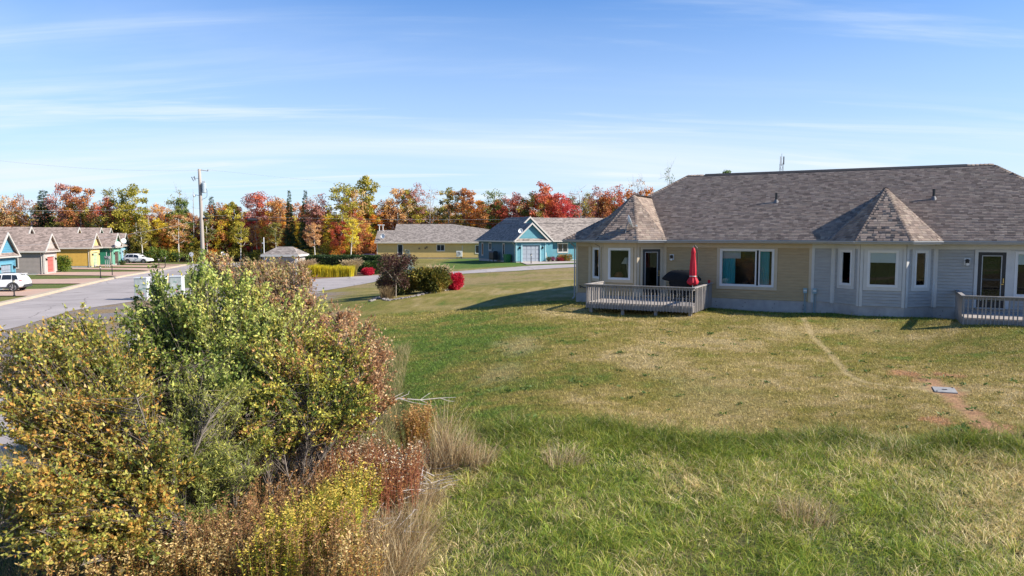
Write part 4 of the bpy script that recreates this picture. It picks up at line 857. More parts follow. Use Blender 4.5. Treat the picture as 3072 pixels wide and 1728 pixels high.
def rel(loc, rz, x, y, z=0):
    c, s_ = math.cos(rz), math.sin(rz); return (loc[0] + c * x - s_ * y, loc[1] + s_ * x + c * y, loc[2] + z)
BL = lambda x, y, z=0: rel((bc[0], bc[1], BCZ), BCR, x, y, z)
strip('driveway', [BL(.4, -.1)[:2], BL(-.6, -4.6)[:2]], [BL(6.8, -.1)[:2], BL(11.0, -3.0)[:2]], 12, 8, .07, pmat('pale_concrete_drive', (.42, .36, .31), .9, .12, .6, .2))
def oil_tank():
    T = empty('oil_tank', BL(-.75, 5.6), BCR, 'black oil tank on thin legs against the blue cottage wall', 'oil tank')
    m = MB(); pr = [(-.32, .45), (-.32, 1.25), (-.22, 1.42), (.22, 1.42), (.32, 1.25), (.32, .45), (.22, .32), (-.22, .32)]; m.prism([(x, -.75, z) for x, z in pr], (0, 1.5, 0)); m.build('tank_body', pmat('tank_black', (.022, .024, .026), .5, .15, 3), T)
    for x in (-.25, .25):
        for y in (-.6, .6): q = MB(); q.tube([(x, y, -.2), (x, y, .34)], .03, 6); q.build('leg', M_BLACK, T)
    q = MB(); q.tube([(0, .2, 1.42), (0, .2, 1.7), (.2, .2, 1.75)], .025, 6); q.build('vent_pipe', M_BLACK, T)
oil_tank()
def wheelie():
    T = empty('wheeled_bin', BL(-.55, 1.5), BCR, 'green wheeled bin standing beside the garage of the blue cottage', 'wheeled bin'); g = pmat('bin_green', (.02, .15, .05), .5, .1, 3)
    m = MB(); m.add([(-.27, -.35, .1), (.27, -.35, .1), (.27, .35, .1), (-.27, .35, .1), (-.34, -.48, 1.05), (.34, -.48, 1.05), (.34, .48, 1.05), (-.34, .48, 1.05)], [[0, 3, 2, 1], [4, 5, 6, 7], [0, 1, 5, 4], [1, 2, 6, 5], [2, 3, 7, 6], [3, 0, 4, 7]]); m.build('bin_body', g, T)
    m = MB(); m.box(-.37, .37, -.52, .52, 1.052, 1.12); m.build('lid', g, T)
    for x in (-.25, .25): q = MB(); q.tube([(x, .4, .12), (x + .06, .4, .12)], .13, 10); q.build('wheel', M_BLACK, T)
wheelie()
dish('satellite_dish', BL(.55, -.1, 3.35), BCR - R(20), .62, 'white satellite dish on the dark roof slope of the blue cottage', 'satellite dishes on roofs', -15)
def porch_chair():
    T = empty('porch_chair', BL(4.6, 1.6, .12), BCR + R(-15), 'cream rocking chair by the front door of the blue cottage', 'chair'); w = pmat('cream_chair_paint', (.58, .52, .44), .6)
    m = MB(); m.box(-.3, .3, -.28, .25, .40, .44); m.build('seat', w, T)
    for i in range(5): m = MB(); x = -.26 + i * .125; m.prism([(x, .24, .46), (x + .09, .24, .46), (x + .09, .46, 1.15), (x, .46, 1.15)], (0, .02, 0)); m.build('back_slat', w, T)
    for x in (-.3, .26): m = MB(); m.box(x, x + .05, -.28, -.23, .03, .64); m.box(x, x + .05, .2, .25, .03, .6); m.box(x - .02, x + .07, -.32, .25, .64, .67); m.tube([(x + .02, -.45, .06), (x + .02, 0, .0), (x + .02, .5, .07)], .02, 5); m.build('leg', w, T)
porch_chair()

# ------------------------------------------------------------------ yellow bungalow beyond the hedges
YZ = .8
def bungalow():
    x0, x1, yf, yb = at_y(1131, 774, 125)[0], at_y(1440, 774, 125)[0], 0, 10.5
    H = empty('yellow_bungalow', (x0, 125, YZ), 0, 'long yellow bungalow with a brown shingled roof in front of the woods', 'house'); W = x1 - x0
    ms = pmat('yellow_lap_siding', (.60, .42, .15), .65, .08, 2); mt = pmat('cream_trim', (.62, .56, .44), .6)
    sc = lambda px: at_y(px, 760, 125)[0] - x0
    wins = [(sc(1194), sc(1208), .45, 2.45, 0), (sc(1311), sc(1333), 1.35, 2.4, 1), (sc(1427), sc(1440) - .1, .9, 2.3, 0)]
    m = MB(); m.box(0.02, W, .02, yb, -.8, .18); m.build('foundation', M_CONC, H)
    m = MB(); lap_wall(m, (0, 0), (W, 0), .18, 2.72, openings=[(a, b, c, d) for a, b, c, d, _ in wins]); m.build('front_wall', ms, H)
    m = MB(); lap_wall(m, (0, yb), (0, 0), .18, 2.72); m.poly([(W, 0, .18), (W, yb, .18), (W, yb, 2.72), (W, 0, 2.72)]); m.build('side_wall', ms, H)
    for a, b, c, d, k in wins: simple_window(H, (0, 0), np.array([1., 0]), np.array([0, -1.]), a, b, c, d, mt, k)
    e = 2.78; xa = sc(1177); xr0, xr1 = sc(1177), sc(1349); yr = 4.8; zr = 6.05; zl = 4.95; xe = sc(1432)
    m = MB(); f = lambda z: -.45 + (z - e) / (zr - e) * (yr + .45)
    m.poly([(-.35, -.45, e), (xe + 3, -.45, e), (xe + 3, f(zl), zl), (sc(1416), f(zl), zl), (xr1, yr, zr), (xr0, yr, zr), (xa, f(zl), zl), (-.35, f(zl), zl)])
    m.poly([(-.35, f(zl), zl), (xa, f(zl), zl), (xa, yb, e), (-.35, yb, e)]); m.poly([(xr0, yr, zr), (xr1, yr, zr), (xe, yb + .4, e), (xa, yb + .4, e)]); m.poly([(xr1, yr, zr), (sc(1416), f(zl), zl), (xe + 3, f(zl), zl), (xe + 3, yb, e)])
    m.poly([(xa, f(zl), zl), (xr0, yr, zr), (xa, yr + 2, zl)]); roof = m.build('roof', M_FSH2, H)
    m = MB(); m.box(-.35, xe + 3, -.54, -.45, e - .14, e + .01); m.build('gutter', mt, H)
    m = MB(); m.box(-.35, xe + 3, -.45, 0, e - .05, e - .03); m.build('soffit', mt, H)
    for x in (0, W - .12): m = MB(); m.box(x, x + .13, -.07, -.031, .15, 2.7); m.build('corner_board', mt, H)
    for px, z in ((1258, 1.75), (1276, 1.8), (1281, 1.95)): q = MB(); x = sc(px); q.box(x - .1, x + .1, -.2, -.032, z - .15, z + .15); q.build('wall_vent', pmat('dark_bronze', (.12, .08, .05), .5), H)
    q = MB(); x = sc(1386); q.box(x, x + .1, -.1, -.032, .3, 2.3); q.build('pipe_cover', mt, H)
    for k, px in enumerate((1130, 1141)):
        q = MB(); q.tube([(sc(px), yr * .6, 4.6), (sc(px), yr * .6, 5.9)], .08, 6); q.box(sc(px) - .25, sc(px) + .25, yr * .6 - .1, yr * .6 + .1, 5.75, 5.95); q.build('vent_pipe', M_WHITE, roof)
    return H, x0
BUNG, BX0 = bungalow()
def heat_pump():
    p = at_y(1378, 770, 124.2); T = empty('heat_pump', (p[0], 124.2, YZ), 0, 'white outdoor heat pump unit against the yellow bungalow wall', 'heat pump'); w = pmat('heat_pump_white', (.68, .66, .60), .5)
    m = MB(); m.box(-.5, .5, -.2, .2, .35, 1.35); m.build('unit_case', w, T)
    m = MB(); m.lathe([(.36, 0), (.36, .03), (.30, .03), (.28, .005)], 20); o = m.build('fan_grille', pmat('fan_gray', (.35, .34, .32), .5), T); o.rotation_euler = (R(90), 0, 0); o.location = (-.1, -.201, .85)
    for x in (-.42, .38): m = MB(); m.box(x, x + .06, -.18, .18, -.1, .35); m.build('leg', M_BLACK, T)
heat_pump()
p = at_y(1149, 716, 125.4); dish('satellite_dish', (p[0], 125.3, YZ + 3.0), R(-10), .9, 'white satellite dish at the left end of the yellow bungalow roof', 'satellite dishes on roofs', -15)

def shed():
    Y = 80.0; xa, xb = at_y(793, 770, Y)[0], at_y(889, 770, Y)[0]; z0 = hz1((xa + xb) / 2, Y); ze = at_y(840, 764, Y)[2] - z0; zr = at_y(840, 740, Y + 1.8)[2] - z0
    H = empty('garden_shed', ((xa + xb) / 2, Y, z0), 0, 'small gray shed with a hipped shingle roof behind the garden beds', 'shed'); w = (xb - xa) / 2; D = 3.6
    ms = pmat('shed_gray_siding', (.40, .38, .35), .65, .08, 2); mt = pmat('shed_white_trim', (.58, .56, .52), .6)
    m = MB(); 
    for a, b in (((-w, 0), (w, 0)), ((w, 0), (w, D)), ((w, D), (-w, D)), ((-w, D), (-w, 0))): lap_wall(m, a, b, -.3, ze - .1)
    m.build('wall', ms, H); o = .30
    m = MB(); q = [(-w - o, -o, ze), (w + o, -o, ze), (w + o, D + o, ze), (-w - o, D + o, ze)]; rl, rr = (-.86, D / 2, zr), (.86, D / 2, zr)
    m.poly([q[0], q[1], rr, rl]); m.poly([q[2], q[3], rl, rr]); m.poly([q[3], q[0], rl]); m.poly([q[1], q[2], rr]); m.build('roof', M_FSH2, H)
    m = MB(); m.box(-w - o, w + o, -o - .03, -o, ze - .22, ze + .01); m.box(-w - o, w + o, D + o, D + o + .03, ze - .22, ze); m.box(-w - o - .03, -w - o, -o, D + o, ze - .22, ze); m.box(w + o, w + o + .03, -o, D + o, ze - .22, ze); m.build('fascia', mt, H)
    m = MB(); m.poly([(x, y, ze - .12) for x, y, _ in q]); m.build('soffit', mt, H)
    for x in (-w, w - .14): m = MB(); m.box(x, x + .14, -.07, -.031, -.3, ze - .13); m.build('corner_board', mt, H)
    p = at_y(792, 752, 86); L_ = empty('white_post', (p[0], 86, hz1(p[0], 86)), 0, 'thin white pole with a small fitting, beside the gray shed', 'pole')
    zt = at_y(792, 712, 86)[2] - L_.location.z; m = MB(); m.tube([(0, 0, -.2), (0, 0, zt)], .06, 8); m.build('post', M_WHITE, L_); m = MB(); m.box(-.22, .05, -.05, .05, zt - .75, zt - .62); m.build('fitting', M_WHITE, L_)
shed()

# ------------------------------------------------------------------ cars
def car(name, loc, rz, label, paint, lower, L_=4.45, h=1.66, rear='suv', roof=None):
    """local +x is forward, origin under the middle"""
    C = empty(name, loc, rz, label, 'car', 'parked cars'); W = .92; k = h / 1.66
    mp = pmat('paint_' + label[:12].replace(' ', '_'), paint, .3, .02, 2, spec=.6, coat=.6); ml = pmat('cladding_' + label[:12].replace(' ', '_'), lower, .6, .08, 4); mg = pmat('car_glass', (.02, .024, .028), .05, spec=.8)
    # stations from rear: x, zb, zmid, zbelt, ztop, w, wroof
    st = [(0, .45, .66, .80, .84, .74, .66), (.05, .36, .70, .92, 1.0, .83, .74), (.16, .33, .72, .99, 1.30, .89, .64), (.42, .30, .72, 1.02, 1.58, W, .60), (.75, .28, .72, 1.03, 1.64, W, .61), (1.7, .27, .70, 1.02, 1.66, W, .62), (2.35, .27, .70, 1.0, 1.60, W, .60),
          (2.75, .27, .69, .99, 1.36, W, .66), (3.2, .27, .68, .97, 1.04, W, .74), (3.75, .29, .66, .90, .97, .90, .72), (4.2, .33, .62, .80, .86, .85, .66), (4.38, .38, .56, .66, .70, .76, .60), (4.45, .42, .52, .58, .60, .66, .52)]
    s = L_ / 4.45; st = [(x * s - L_ / 2, a, b, c * (1 + (k - 1) * .4), d * k if d > 1.1 else d * (1 + (k - 1) * .4), w, wr) for x, a, b, c, d, w, wr in st]
    m = MB(); V = []; n = 13
    for x, zb, zm, zl, zt, w, wr in st:
        half = [(w * .80, zb), (w * .97, zb + .10), (w, zm), (w * .97, zl), (wr + .02, zt - .07 if zt - zl > .15 else (zl + zt) / 2), (wr * .86, zt - .012)]
        V += [(x, -y, z) for y, z in half] + [(x, 0, zt)] + [(x, y, z) for y, z in reversed(half)]
    F = [[i * n + j, i * n + j + 1, (i + 1) * n + j + 1, (i + 1) * n + j] for i in range(len(st) - 1) for j in range(n - 1)] + [list(range(n)), list(range((len(st) - 1) * n, len(st) * n))[::-1]] + [[i * n, (i + 1) * n, (i + 1) * n + n - 1, i * n + n - 1] for i in range(len(st) - 1)]
    m.add(V, F); body = m.build('body', mp, C, smooth=True)
    md = body.modifiers.new('edge', 'EDGE_SPLIT'); md.split_angle = R(38)
    def side_pt(x, f, sg, out=.012):
        """point on the greenhouse side at station x, fraction f from belt to roof edge"""
        xs = [q[0] for q in st]; ip = lambda i: float(np.interp(x, xs, [q[i] for q in st])); zl, zt, w, wr = ip(3), ip(4), ip(5), ip(6)
        y = w * .97 + (wr + .02 - w * .97) * f; z = zl + (zt - .07 - zl) * f; return (x, sg * (y + out), z + .004)
    X = lambda x: x * s - L_ / 2
    for sg in (-1, 1):
        for a0, a1, b0, b1 in ((.42, .92, .62, 1.0), (.97, 1.78, 1.04, 1.76), (1.84, 2.95, 1.84, 2.42)):
            q = MB(); P0 = [side_pt(X(a0), .06, sg), side_pt(X(a1), .06, sg), side_pt(X(b1), .90, sg), side_pt(X(b0), .90, sg)]; q.poly(P0); q.build('side_window', mg, C)
    def cross(xa, fa, xb, fb, name):
        xs = [q[0] for q in st]; V = []
        for x, f in ((xa, fa), (xb, fb)):
            ip = lambda i: float(np.interp(x, xs, [q[i] for q in st])); zt, wr = ip(4), ip(6)
            V += [(x, -wr * f, zt + .012 - (.03)), (x, -wr * f * .5, zt + .010), (x, 0, zt + .014), (x, wr * f * .5, zt + .010), (x, wr * f, zt + .012 - .03)]
        q = MB(); q.add(V, [[j, j + 1, 6 + j, 5 + j] for j in range(4)]); return q.build(name, mg, C)
    cross(X(2.48), .90, X(3.12), .94, 'windshield'); cross(X(.10), .88, X(.38), .86, 'rear_window')
    for sg in (-1, 1):
        q = MB(); q.box(X(.9), X(3.5), sg * .90 - .04, sg * .90 + .04, .24, .40); q.build('sill_cladding', ml, C)
        for xc in (X(.86), X(3.55)):
            q = MB(); V = []; na = 14
            for j in range(na + 1):
                a = math.pi * (-.06 + 1.12 * j / na)
                for r_, y in ((.36, .80), (.36, .95), (.455, .945), (.47, .80)): V.append((xc + r_ * math.cos(a), sg * y, .36 + r_ * math.sin(a)))
            q.add(V, [[j * 4 + i, j * 4 + (i + 1) % 4, (j + 1) * 4 + (i + 1) % 4, (j + 1) * 4 + i] for j in range(na) for i in range(4)]); q.build('wheel_arch', ml, C)
            wv = MB(); wv.tube([(xc, sg * .70, .355), (xc, sg * .72, .355), (xc, sg * .91, .355), (xc, sg * .935, .355)], [.33, .355, .355, .335], 22); wh = wv.build('wheel', pmat('tyre_rubber', (.025, .025, .026), .8), C)
            rm = MB(); rm.tube([(xc, sg * .936, .355), (xc, sg * .94, .355)], .06, 10)
            for j in range(5):
                a = 2 * math.pi * j / 5 + .3; ca, sa = math.cos(a), math.sin(a); rm.add([(xc + ca * .03 - sa * .035, sg * .942, .355 + sa * .03 + ca * .035), (xc + ca * .03 + sa * .035, sg * .942, .355 + sa * .03 - ca * .035), (xc + ca * .24 + sa * .05, sg * .937, .355 + sa * .24 - ca * .05), (xc + ca * .24 - sa * .05, sg * .937, .355 + sa * .24 + ca * .05)], [[0, 1, 2, 3]])
            V = []; 
            for j in range(20):
                a = 2 * math.pi * j / 20; V += [(xc + .225 * math.cos(a), sg * .9375, .355 + .225 * math.sin(a)), (xc + .262 * math.cos(a), sg * .9375, .355 + .262 * math.sin(a))]
            rm.add(V, [[2 * j, 2 * ((j + 1) % 20), 2 * ((j + 1) % 20) + 1, 2 * j + 1] for j in range(20)]); rm.build('rim', pmat('alloy_rim', (.42, .42, .42), .35, metal=.6), wh)
        q = MB(); q.prism([(X(.0) + .05, sg * .80, .86), (X(.30), sg * .915, .94), (X(.28), sg * .912, 1.0), (X(.03) + .05, sg * .80, .96)], (0, sg * .02, 0)); q.build('tail_light', pmat('tail_red', (.35, .02, .02), .25), C)
        q = MB(); q.prism([(X(4.28), sg * .70, .70), (X(3.95), sg * .875, .80), (X(3.93), sg * .875, .86), (X(4.24), sg * .70, .77)], (.02, sg * .015, .02)); q.build('headlight', pmat('lamp_clear', (.55, .56, .58), .15), C)
        q = MB(); q.box(X(2.72), X(2.86), sg * .95 - .09, sg * .95 + .09, .99 * k, 1.10 * k); q.build('wing_mirror', mp, C)
        q = MB(); q.tube([(X(.8), sg * .56, 1.67 * k), (X(.9), sg * .56, 1.70 * k), (X(2.2), sg * .56, 1.68 * k), (X(2.3), sg * .56, 1.63 * k)], .018, 5); q.build('roof_rail', ml, C)
        for xh in (1.25, 2.2): q = MB(); q.box(X(xh) - .09, X(xh) + .09, sg * .905 - .02, sg * .905 + .02, .90 * k, .93 * k); q.build('door_handle', mp, C)
    q = MB(); q.box(X(0) - .03, X(.30), -.80, .80, .36, .60); q.build('rear_bumper', ml, C); q = MB(); q.box(X(0) - .04, X(0) + .04, -.26, .26, .70, .82); q.build('number_plate', M_WHITE, C)
    q = MB(); q.box(X(4.30), X(4.48), -.62, .62, .34, .50); q.build('front_bumper', ml, C)
    q = MB(); q.box(X(.22), X(.50), -.55, .55, 1.585 * k, 1.625 * k); q.build('spoiler', mp, C)
    return C
p = at_z(66, 876, 0); car('parked_car', (p[0] - 2.1, p[1] + .45, .06), math.pi + R(12), 'white hatchback parked facing the blue cottage, seen from behind', (.78, .78, .77), (.045, .047, .05), 4.2, 1.56)
p = at_z(419, 791.5, 0); car('parked_car', (p[0] - .45, p[1] + .6, .03), R(-4), 'white crossover parked across the last driveway by the woods', (.80, .80, .79), (.03, .03, .032), 4.6, 1.70)
p = at_y(1050, 765, 99); car('parked_car', (p[0] + .3, 99, hz1(p[0], 99) - .1), R(168), 'blue car half hidden behind the long hedge', (.03, .16, .55), (.02, .03, .06), 4.4, 1.55)
p = at_y(1088, 765, 102); car('parked_car', (p[0] + .1, 102.3, hz1(p[0], 102) + .1), R(172), 'dark maroon car behind the hedge, beyond the blue one', (.06, .012, .035), (.02, .01, .015), 4.6, 1.75)

# ------------------------------------------------------------------ the autumn wood behind the street
PAL = {
 'red': [(.16, .035, .02), (.30, .06, .035), (.40, .10, .05), (.38, .16, .06)], 'crimson': [(.20, .03, .03), (.36, .04, .045), (.45, .07, .06), (.42, .13, .08)],
 'orange': [(.20, .06, .015), (.42, .14, .02), (.55, .22, .035), (.50, .28, .05)], 'rust': [(.13, .05, .025), (.26, .10, .035), (.36, .15, .045), (.34, .20, .06)],
 'gold': [(.16, .12, .015), (.38, .26, .02), (.52, .36, .03), (.50, .40, .08)], 'yellowgreen': [(.09, .09, .012), (.18, .165, .02), (.29, .24, .03), (.36, .28, .05)],
 'olive': [(.05, .06, .014), (.10, .105, .02), (.18, .15, .03), (.25, .19, .045)], 'green': [(.022, .045, .010), (.05, .085, .016), (.085, .125, .022), (.15, .16, .03)],
 'spruce': [(.010, .024, .010), (.022, .045, .018), (.035, .062, .024), (.05, .075, .03)], 'peach': [(.22, .10, .04), (.38, .20, .08), (.46, .28, .12), (.40, .30, .15)], 'mauve': [(.15, .06, .05), (.25, .10, .085), (.34, .15, .12), (.32, .20, .14)]}
M_BARK = pmat('gray_brown_bark', (.15, .12, .10), .95, .3, 2, .3, stretch=(3, 3, .5)); M_BIRCH = pmat('white_birch_bark', (.60, .56, .50), .85, .25, 1.6, stretch=(.6, .6, 4)); M_DEADW = pmat('gray_dead_wood', (.33, .29, .26), .95, .2, 2)
def limbs_mesh(trunk_pts, trunk_r, limbs):
    mb = MB(); mb.tube(trunk_pts, trunk_r, 7)
    for p, r in limbs: mb.tube(p, r, 4)
    return mb
TREE_PROTO = {}
def tree_proto(kind, seed):
    """trunk and crown meshes of a tree about 12 m tall, base at the origin"""
    rg = np.random.default_rng(seed * 13 + 5); H = 12.0; limbs = []; cl = []
    lean = rg.normal(0, .35, 2); tp = [np.array([lean[0] * t * t + .12 * math.sin(3 * t + seed), lean[1] * t * t, -.3 + t * H]) for t in np.linspace(0, .9, 8)]
    top = .9; r0 = .17 if kind != 'birch' else .14; nL, szl, lsz = 0, .9, .30
    if kind == 'broad': nL, z0, spread, asc = 17, .16, 2.5, .45
    elif kind == 'birch': nL, z0, spread, asc = 13, .36, 1.7, .9
    elif kind == 'aspen': nL, z0, spread, asc = 15, .22, 1.35, .9
    elif kind == 'bare': nL, z0, spread, asc = 15, .35, 1.6, 1.0
    elif kind == 'sparse': nL, z0, spread, asc = 14, .30, 2.1, .7
    elif kind == 'conifer':
        tp = [np.array([.05 * math.sin(t * 4), 0, -.3 + t * H * 1.02]) for t in np.linspace(0, 1, 8)]
        P = []; D = []; Tn = []
        for i in range(44):
            f = i / 44; z = H * (.10 + .89 * f); L_ = 2.15 * (1 - f) ** .85 + .12; nb = 11 if f < .8 else 7
            for j in range(nb):
                a = rg.uniform(0, 6.283); l = L_ * rg.uniform(.6, 1.1); m = max(4, int(l * 15))
                tt = rg.uniform(.15, 1, m); d = np.array([math.cos(a), math.sin(a), -.28 + .25 * f]); base = np.array([0, 0, z]) + d * (tt * l)[:, None]; base[:, 2] += .12 * l * tt ** 2
                side = np.array([-math.sin(a), math.cos(a), 0]); dirs = d + side * rg.normal(0, .7, (m, 1)) + rg.normal(0, .18, (m, 3)); P.append(base); D.append(dirs); Tn.append(np.full(m, rg.uniform(.1, .7)) + rg.normal(0, .15, m) + .25 * tt)
        P = np.concatenate(P); D = np.concatenate(D); Tn = np.concatenate(Tn)
        V, F = leaves(P, D, rg.uniform(.28, .52, len(P)), rg.uniform(.13, .22, len(P)), .3, rg); mb = MB(); mb.tube(tp, [.17 * (1 - k / 8.2) for k in range(8)], 6)
        return mb, V, F, np.repeat(np.clip(Tn, 0, 1), 4)
    elif kind == 'snag':
        tp = [np.array([lean[0] * t * .6, lean[1] * t * .6, -.3 + t * H]) for t in np.linspace(0, 1, 8)]; nL = 26
        for i in range(nL):
            z = H * rg.uniform(.35, .97); a = rg.uniform(0, 6.283); l = rg.uniform(.5, 1.3) * (1.15 - z / H); b = np.array([lean[0] * z / H * .6, lean[1] * z / H * .6, z - .3]); d = np.array([math.cos(a), math.sin(a), rg.uniform(-.2, .35)])
            limbs.append(([b, b + d * l * .5 + (0, 0, -.03), b + d * l], [.025, .018, .008]))
        return limbs_mesh(tp, [.12 * (1 - k / 8.5) for k in range(8)], limbs), None, None, None
    tz = lambda f: np.array([np.interp(f * H, [p[2] + .3 for p in tp], [p[i] for p in tp]) for i in range(3)])
    for i in range(nL):
        f = z0 + (top - z0) * (i + rg.uniform(0, .9)) / nL; a = i * 2.4 + rg.uniform(-.5, .5); b = tz(f); g = (f - z0) / (top - z0)
        l = spread * (math.sin(math.pi * min(.97, .18 + .78 * g)) ** .8) * rg.uniform(.65, 1.25) + .25
        d = np.array([math.cos(a), math.sin(a), 0]); e = b + d * l + np.array([0, 0, asc * l * rg.uniform(.6, 1.3)]); mid = b + d * l * .55 + np.array([0, 0, asc * l * .3])
        limbs.append(([b, mid, e], [.06 * (1.2 - g), .04 * (1.2 - g), .012])); cl.append((e, 1.)); cl.append((mid + rg.normal(0, .35, 3), .8))
        for _ in range(2):
            q = mid + rg.normal(0, .55, 3) + d * .5; limbs.append(([mid, (mid + q) / 2 + (0, 0, .08), q], [.025, .016, .007])); cl.append((q, .75))
    cl.append((tp[-1] + np.array([0, 0, .4]), .8)); cl.append((tp[-2], .9))
    if kind == 'bare':
        ex = []
        for p, r in limbs[:]:
            for _ in range(3):
                t = rg.uniform(.4, 1); b = p[1] * (1 - t) + p[2] * t; q = b + rg.normal(0, .45, 3) + np.array([0, 0, .5]); ex.append(([b, (b + q) / 2, q], [.014, .01, .005]))
        limbs += ex; cl = cl[::6]
    mb = limbs_mesh(tp, [r0 * (1 - k / 9.0) for k in range(8)], limbs)
    P = []; D = []; Tn = []; dens = {'broad': 105, 'birch': 66, 'aspen': 88, 'bare': 14, 'sparse': 46}[kind]
    for c, s_ in cl:
        r = s_ * rg.uniform(.55, 1.0) * (.95 if kind in ('broad', 'sparse') else .72); n = int(dens * s_ * rg.uniform(.5, 1.3)); g = rg.normal(size=(n, 3)); g = unit(g) * (rg.uniform(0, 1, (n, 1)) ** .45); p = c + g * r * np.array([1, 1, .75])
        P.append(p); D.append(g + rg.normal(0, .6, (n, 3)) - np.array([0, 0, .25])); Tn.append(np.clip(rg.uniform(.1, .9) + rg.normal(0, .14, n), 0, 1))
    P = np.concatenate(P); D = np.concatenate(D); Tn = np.concatenate(Tn)
    V, F = leaves(P, D, rg.uniform(.17, .33, len(P)), rg.uniform(.12, .23, len(P)), .35, rg)
    return mb, V, F, np.repeat(Tn, 4)
def bush_proto(seed):
    rg = np.random.default_rng(seed + 900); mb = MB(); P = []; D = []; Tn = []
    for i in range(11):
        a = rg.uniform(0, 6.28); e = np.array([math.cos(a) * rg.uniform(.3, 1.3), math.sin(a) * rg.uniform(.3, 1.3), rg.uniform(.7, 2.6)]); mb.tube([(e[0] * .15, e[1] * .15, -.2), e * np.array([.6, .6, .55]), e], [.035, .025, .01], 4)
        n = 70; g = unit(rg.normal(size=(n, 3))) * rg.uniform(0, 1, (n, 1)) ** .45; P.append(e + g * np.array([.65, .65, .6]) - (0, 0, .2)); D.append(g + rg.normal(0, .5, (n, 3))); Tn.append(np.clip(rg.uniform(.1, .9) + rg.normal(0, .15, n), 0, 1))
    P = np.concatenate(P); D = np.concatenate(D); V, F = leaves(P, D, rg.uniform(.16, .32, len(P)), rg.uniform(.12, .22, len(P)), .35, rg); return mb, V, F, np.repeat(np.concatenate(Tn), 4)
_TM = {}
def tree_data(kind, v):
    if (kind, v) not in _TM:
        mb, V, F, T = bush_proto(v) if kind == 'bush' else tree_proto(kind, v + {'broad': 0, 'birch': 10, 'aspen': 20, 'bare': 30, 'sparse': 40, 'conifer': 50, 'snag': 60}[kind])
        me = bpy.data.meshes.new('trunk'); me.from_pydata(mb.v, [], mb.f); me.materials.append(M_BARK); me.polygons.foreach_set('use_smooth', [True] * len(me.polygons))
        cm = None
        if V is not None:
            o = np_mesh('crown', V, F, M_BARK, None, col=T); cm = o.data; bpy.data.objects.remove(o)
        _TM[(kind, v)] = (me, cm)
    return _TM[(kind, v)]
NAMES = {'broad': 'maple_tree', 'birch': 'birch_tree', 'aspen': 'aspen_tree', 'bare': 'bare_tree', 'sparse': 'maple_tree', 'conifer': 'spruce_tree', 'snag': 'dead_tree', 'bush': 'woodland_bush'}
CWORD = {'red': 'red', 'crimson': 'crimson', 'orange': 'orange', 'rust': 'rusty brown', 'gold': 'golden yellow', 'yellowgreen': 'yellow green', 'olive': 'olive', 'green': 'green', 'spruce': 'dark green', 'peach': 'pale peach', 'mauve': 'faded mauve red'}
KWORD = {'broad': 'broad tree', 'birch': 'white trunked birch', 'aspen': 'narrow upright tree', 'bare': 'bare tree', 'sparse': 'thinning maple', 'conifer': 'spruce', 'snag': 'dead bare trunk', 'bush': 'low bush'}
TREES = []
def tree(kind, colr, x, y, h, width=1.0, v=None, key=False):
    v = rnd.randrange(3) if v is None else v; tm, cm = tree_data(kind, v); base = 2.9 if kind == 'bush' else 12.0; s_ = h / base
    z = hz1(x, y); r = bpy.data.objects.new(NAMES[kind], None); COL.objects.link(r); r.location = (x, y, z - .05); r.rotation_euler = (0, 0, rnd.uniform(0, 6.28)); r.scale = (s_ * width, s_ * width, s_); r.empty_display_size = .3
    t = bpy.data.objects.new('trunk', tm); COL.objects.link(t); t.parent = r; t.material_slots[0].link = 'OBJECT'; t.material_slots[0].material = M_BIRCH if kind == 'birch' else (M_DEADW if kind in ('snag', 'bare') else M_BARK)
    if cm is not None:
        c = bpy.data.objects.new('crown', cm); COL.objects.link(c); c.parent = r; c.material_slots[0].link = 'OBJECT'; c.material_slots[0].material = rampleaf('leaves_' + colr, PAL[colr], .32 if kind != 'conifer' else .1)
    px = CX + FPX * x / y; TREES.append((px, r, kind, colr, key)); return r
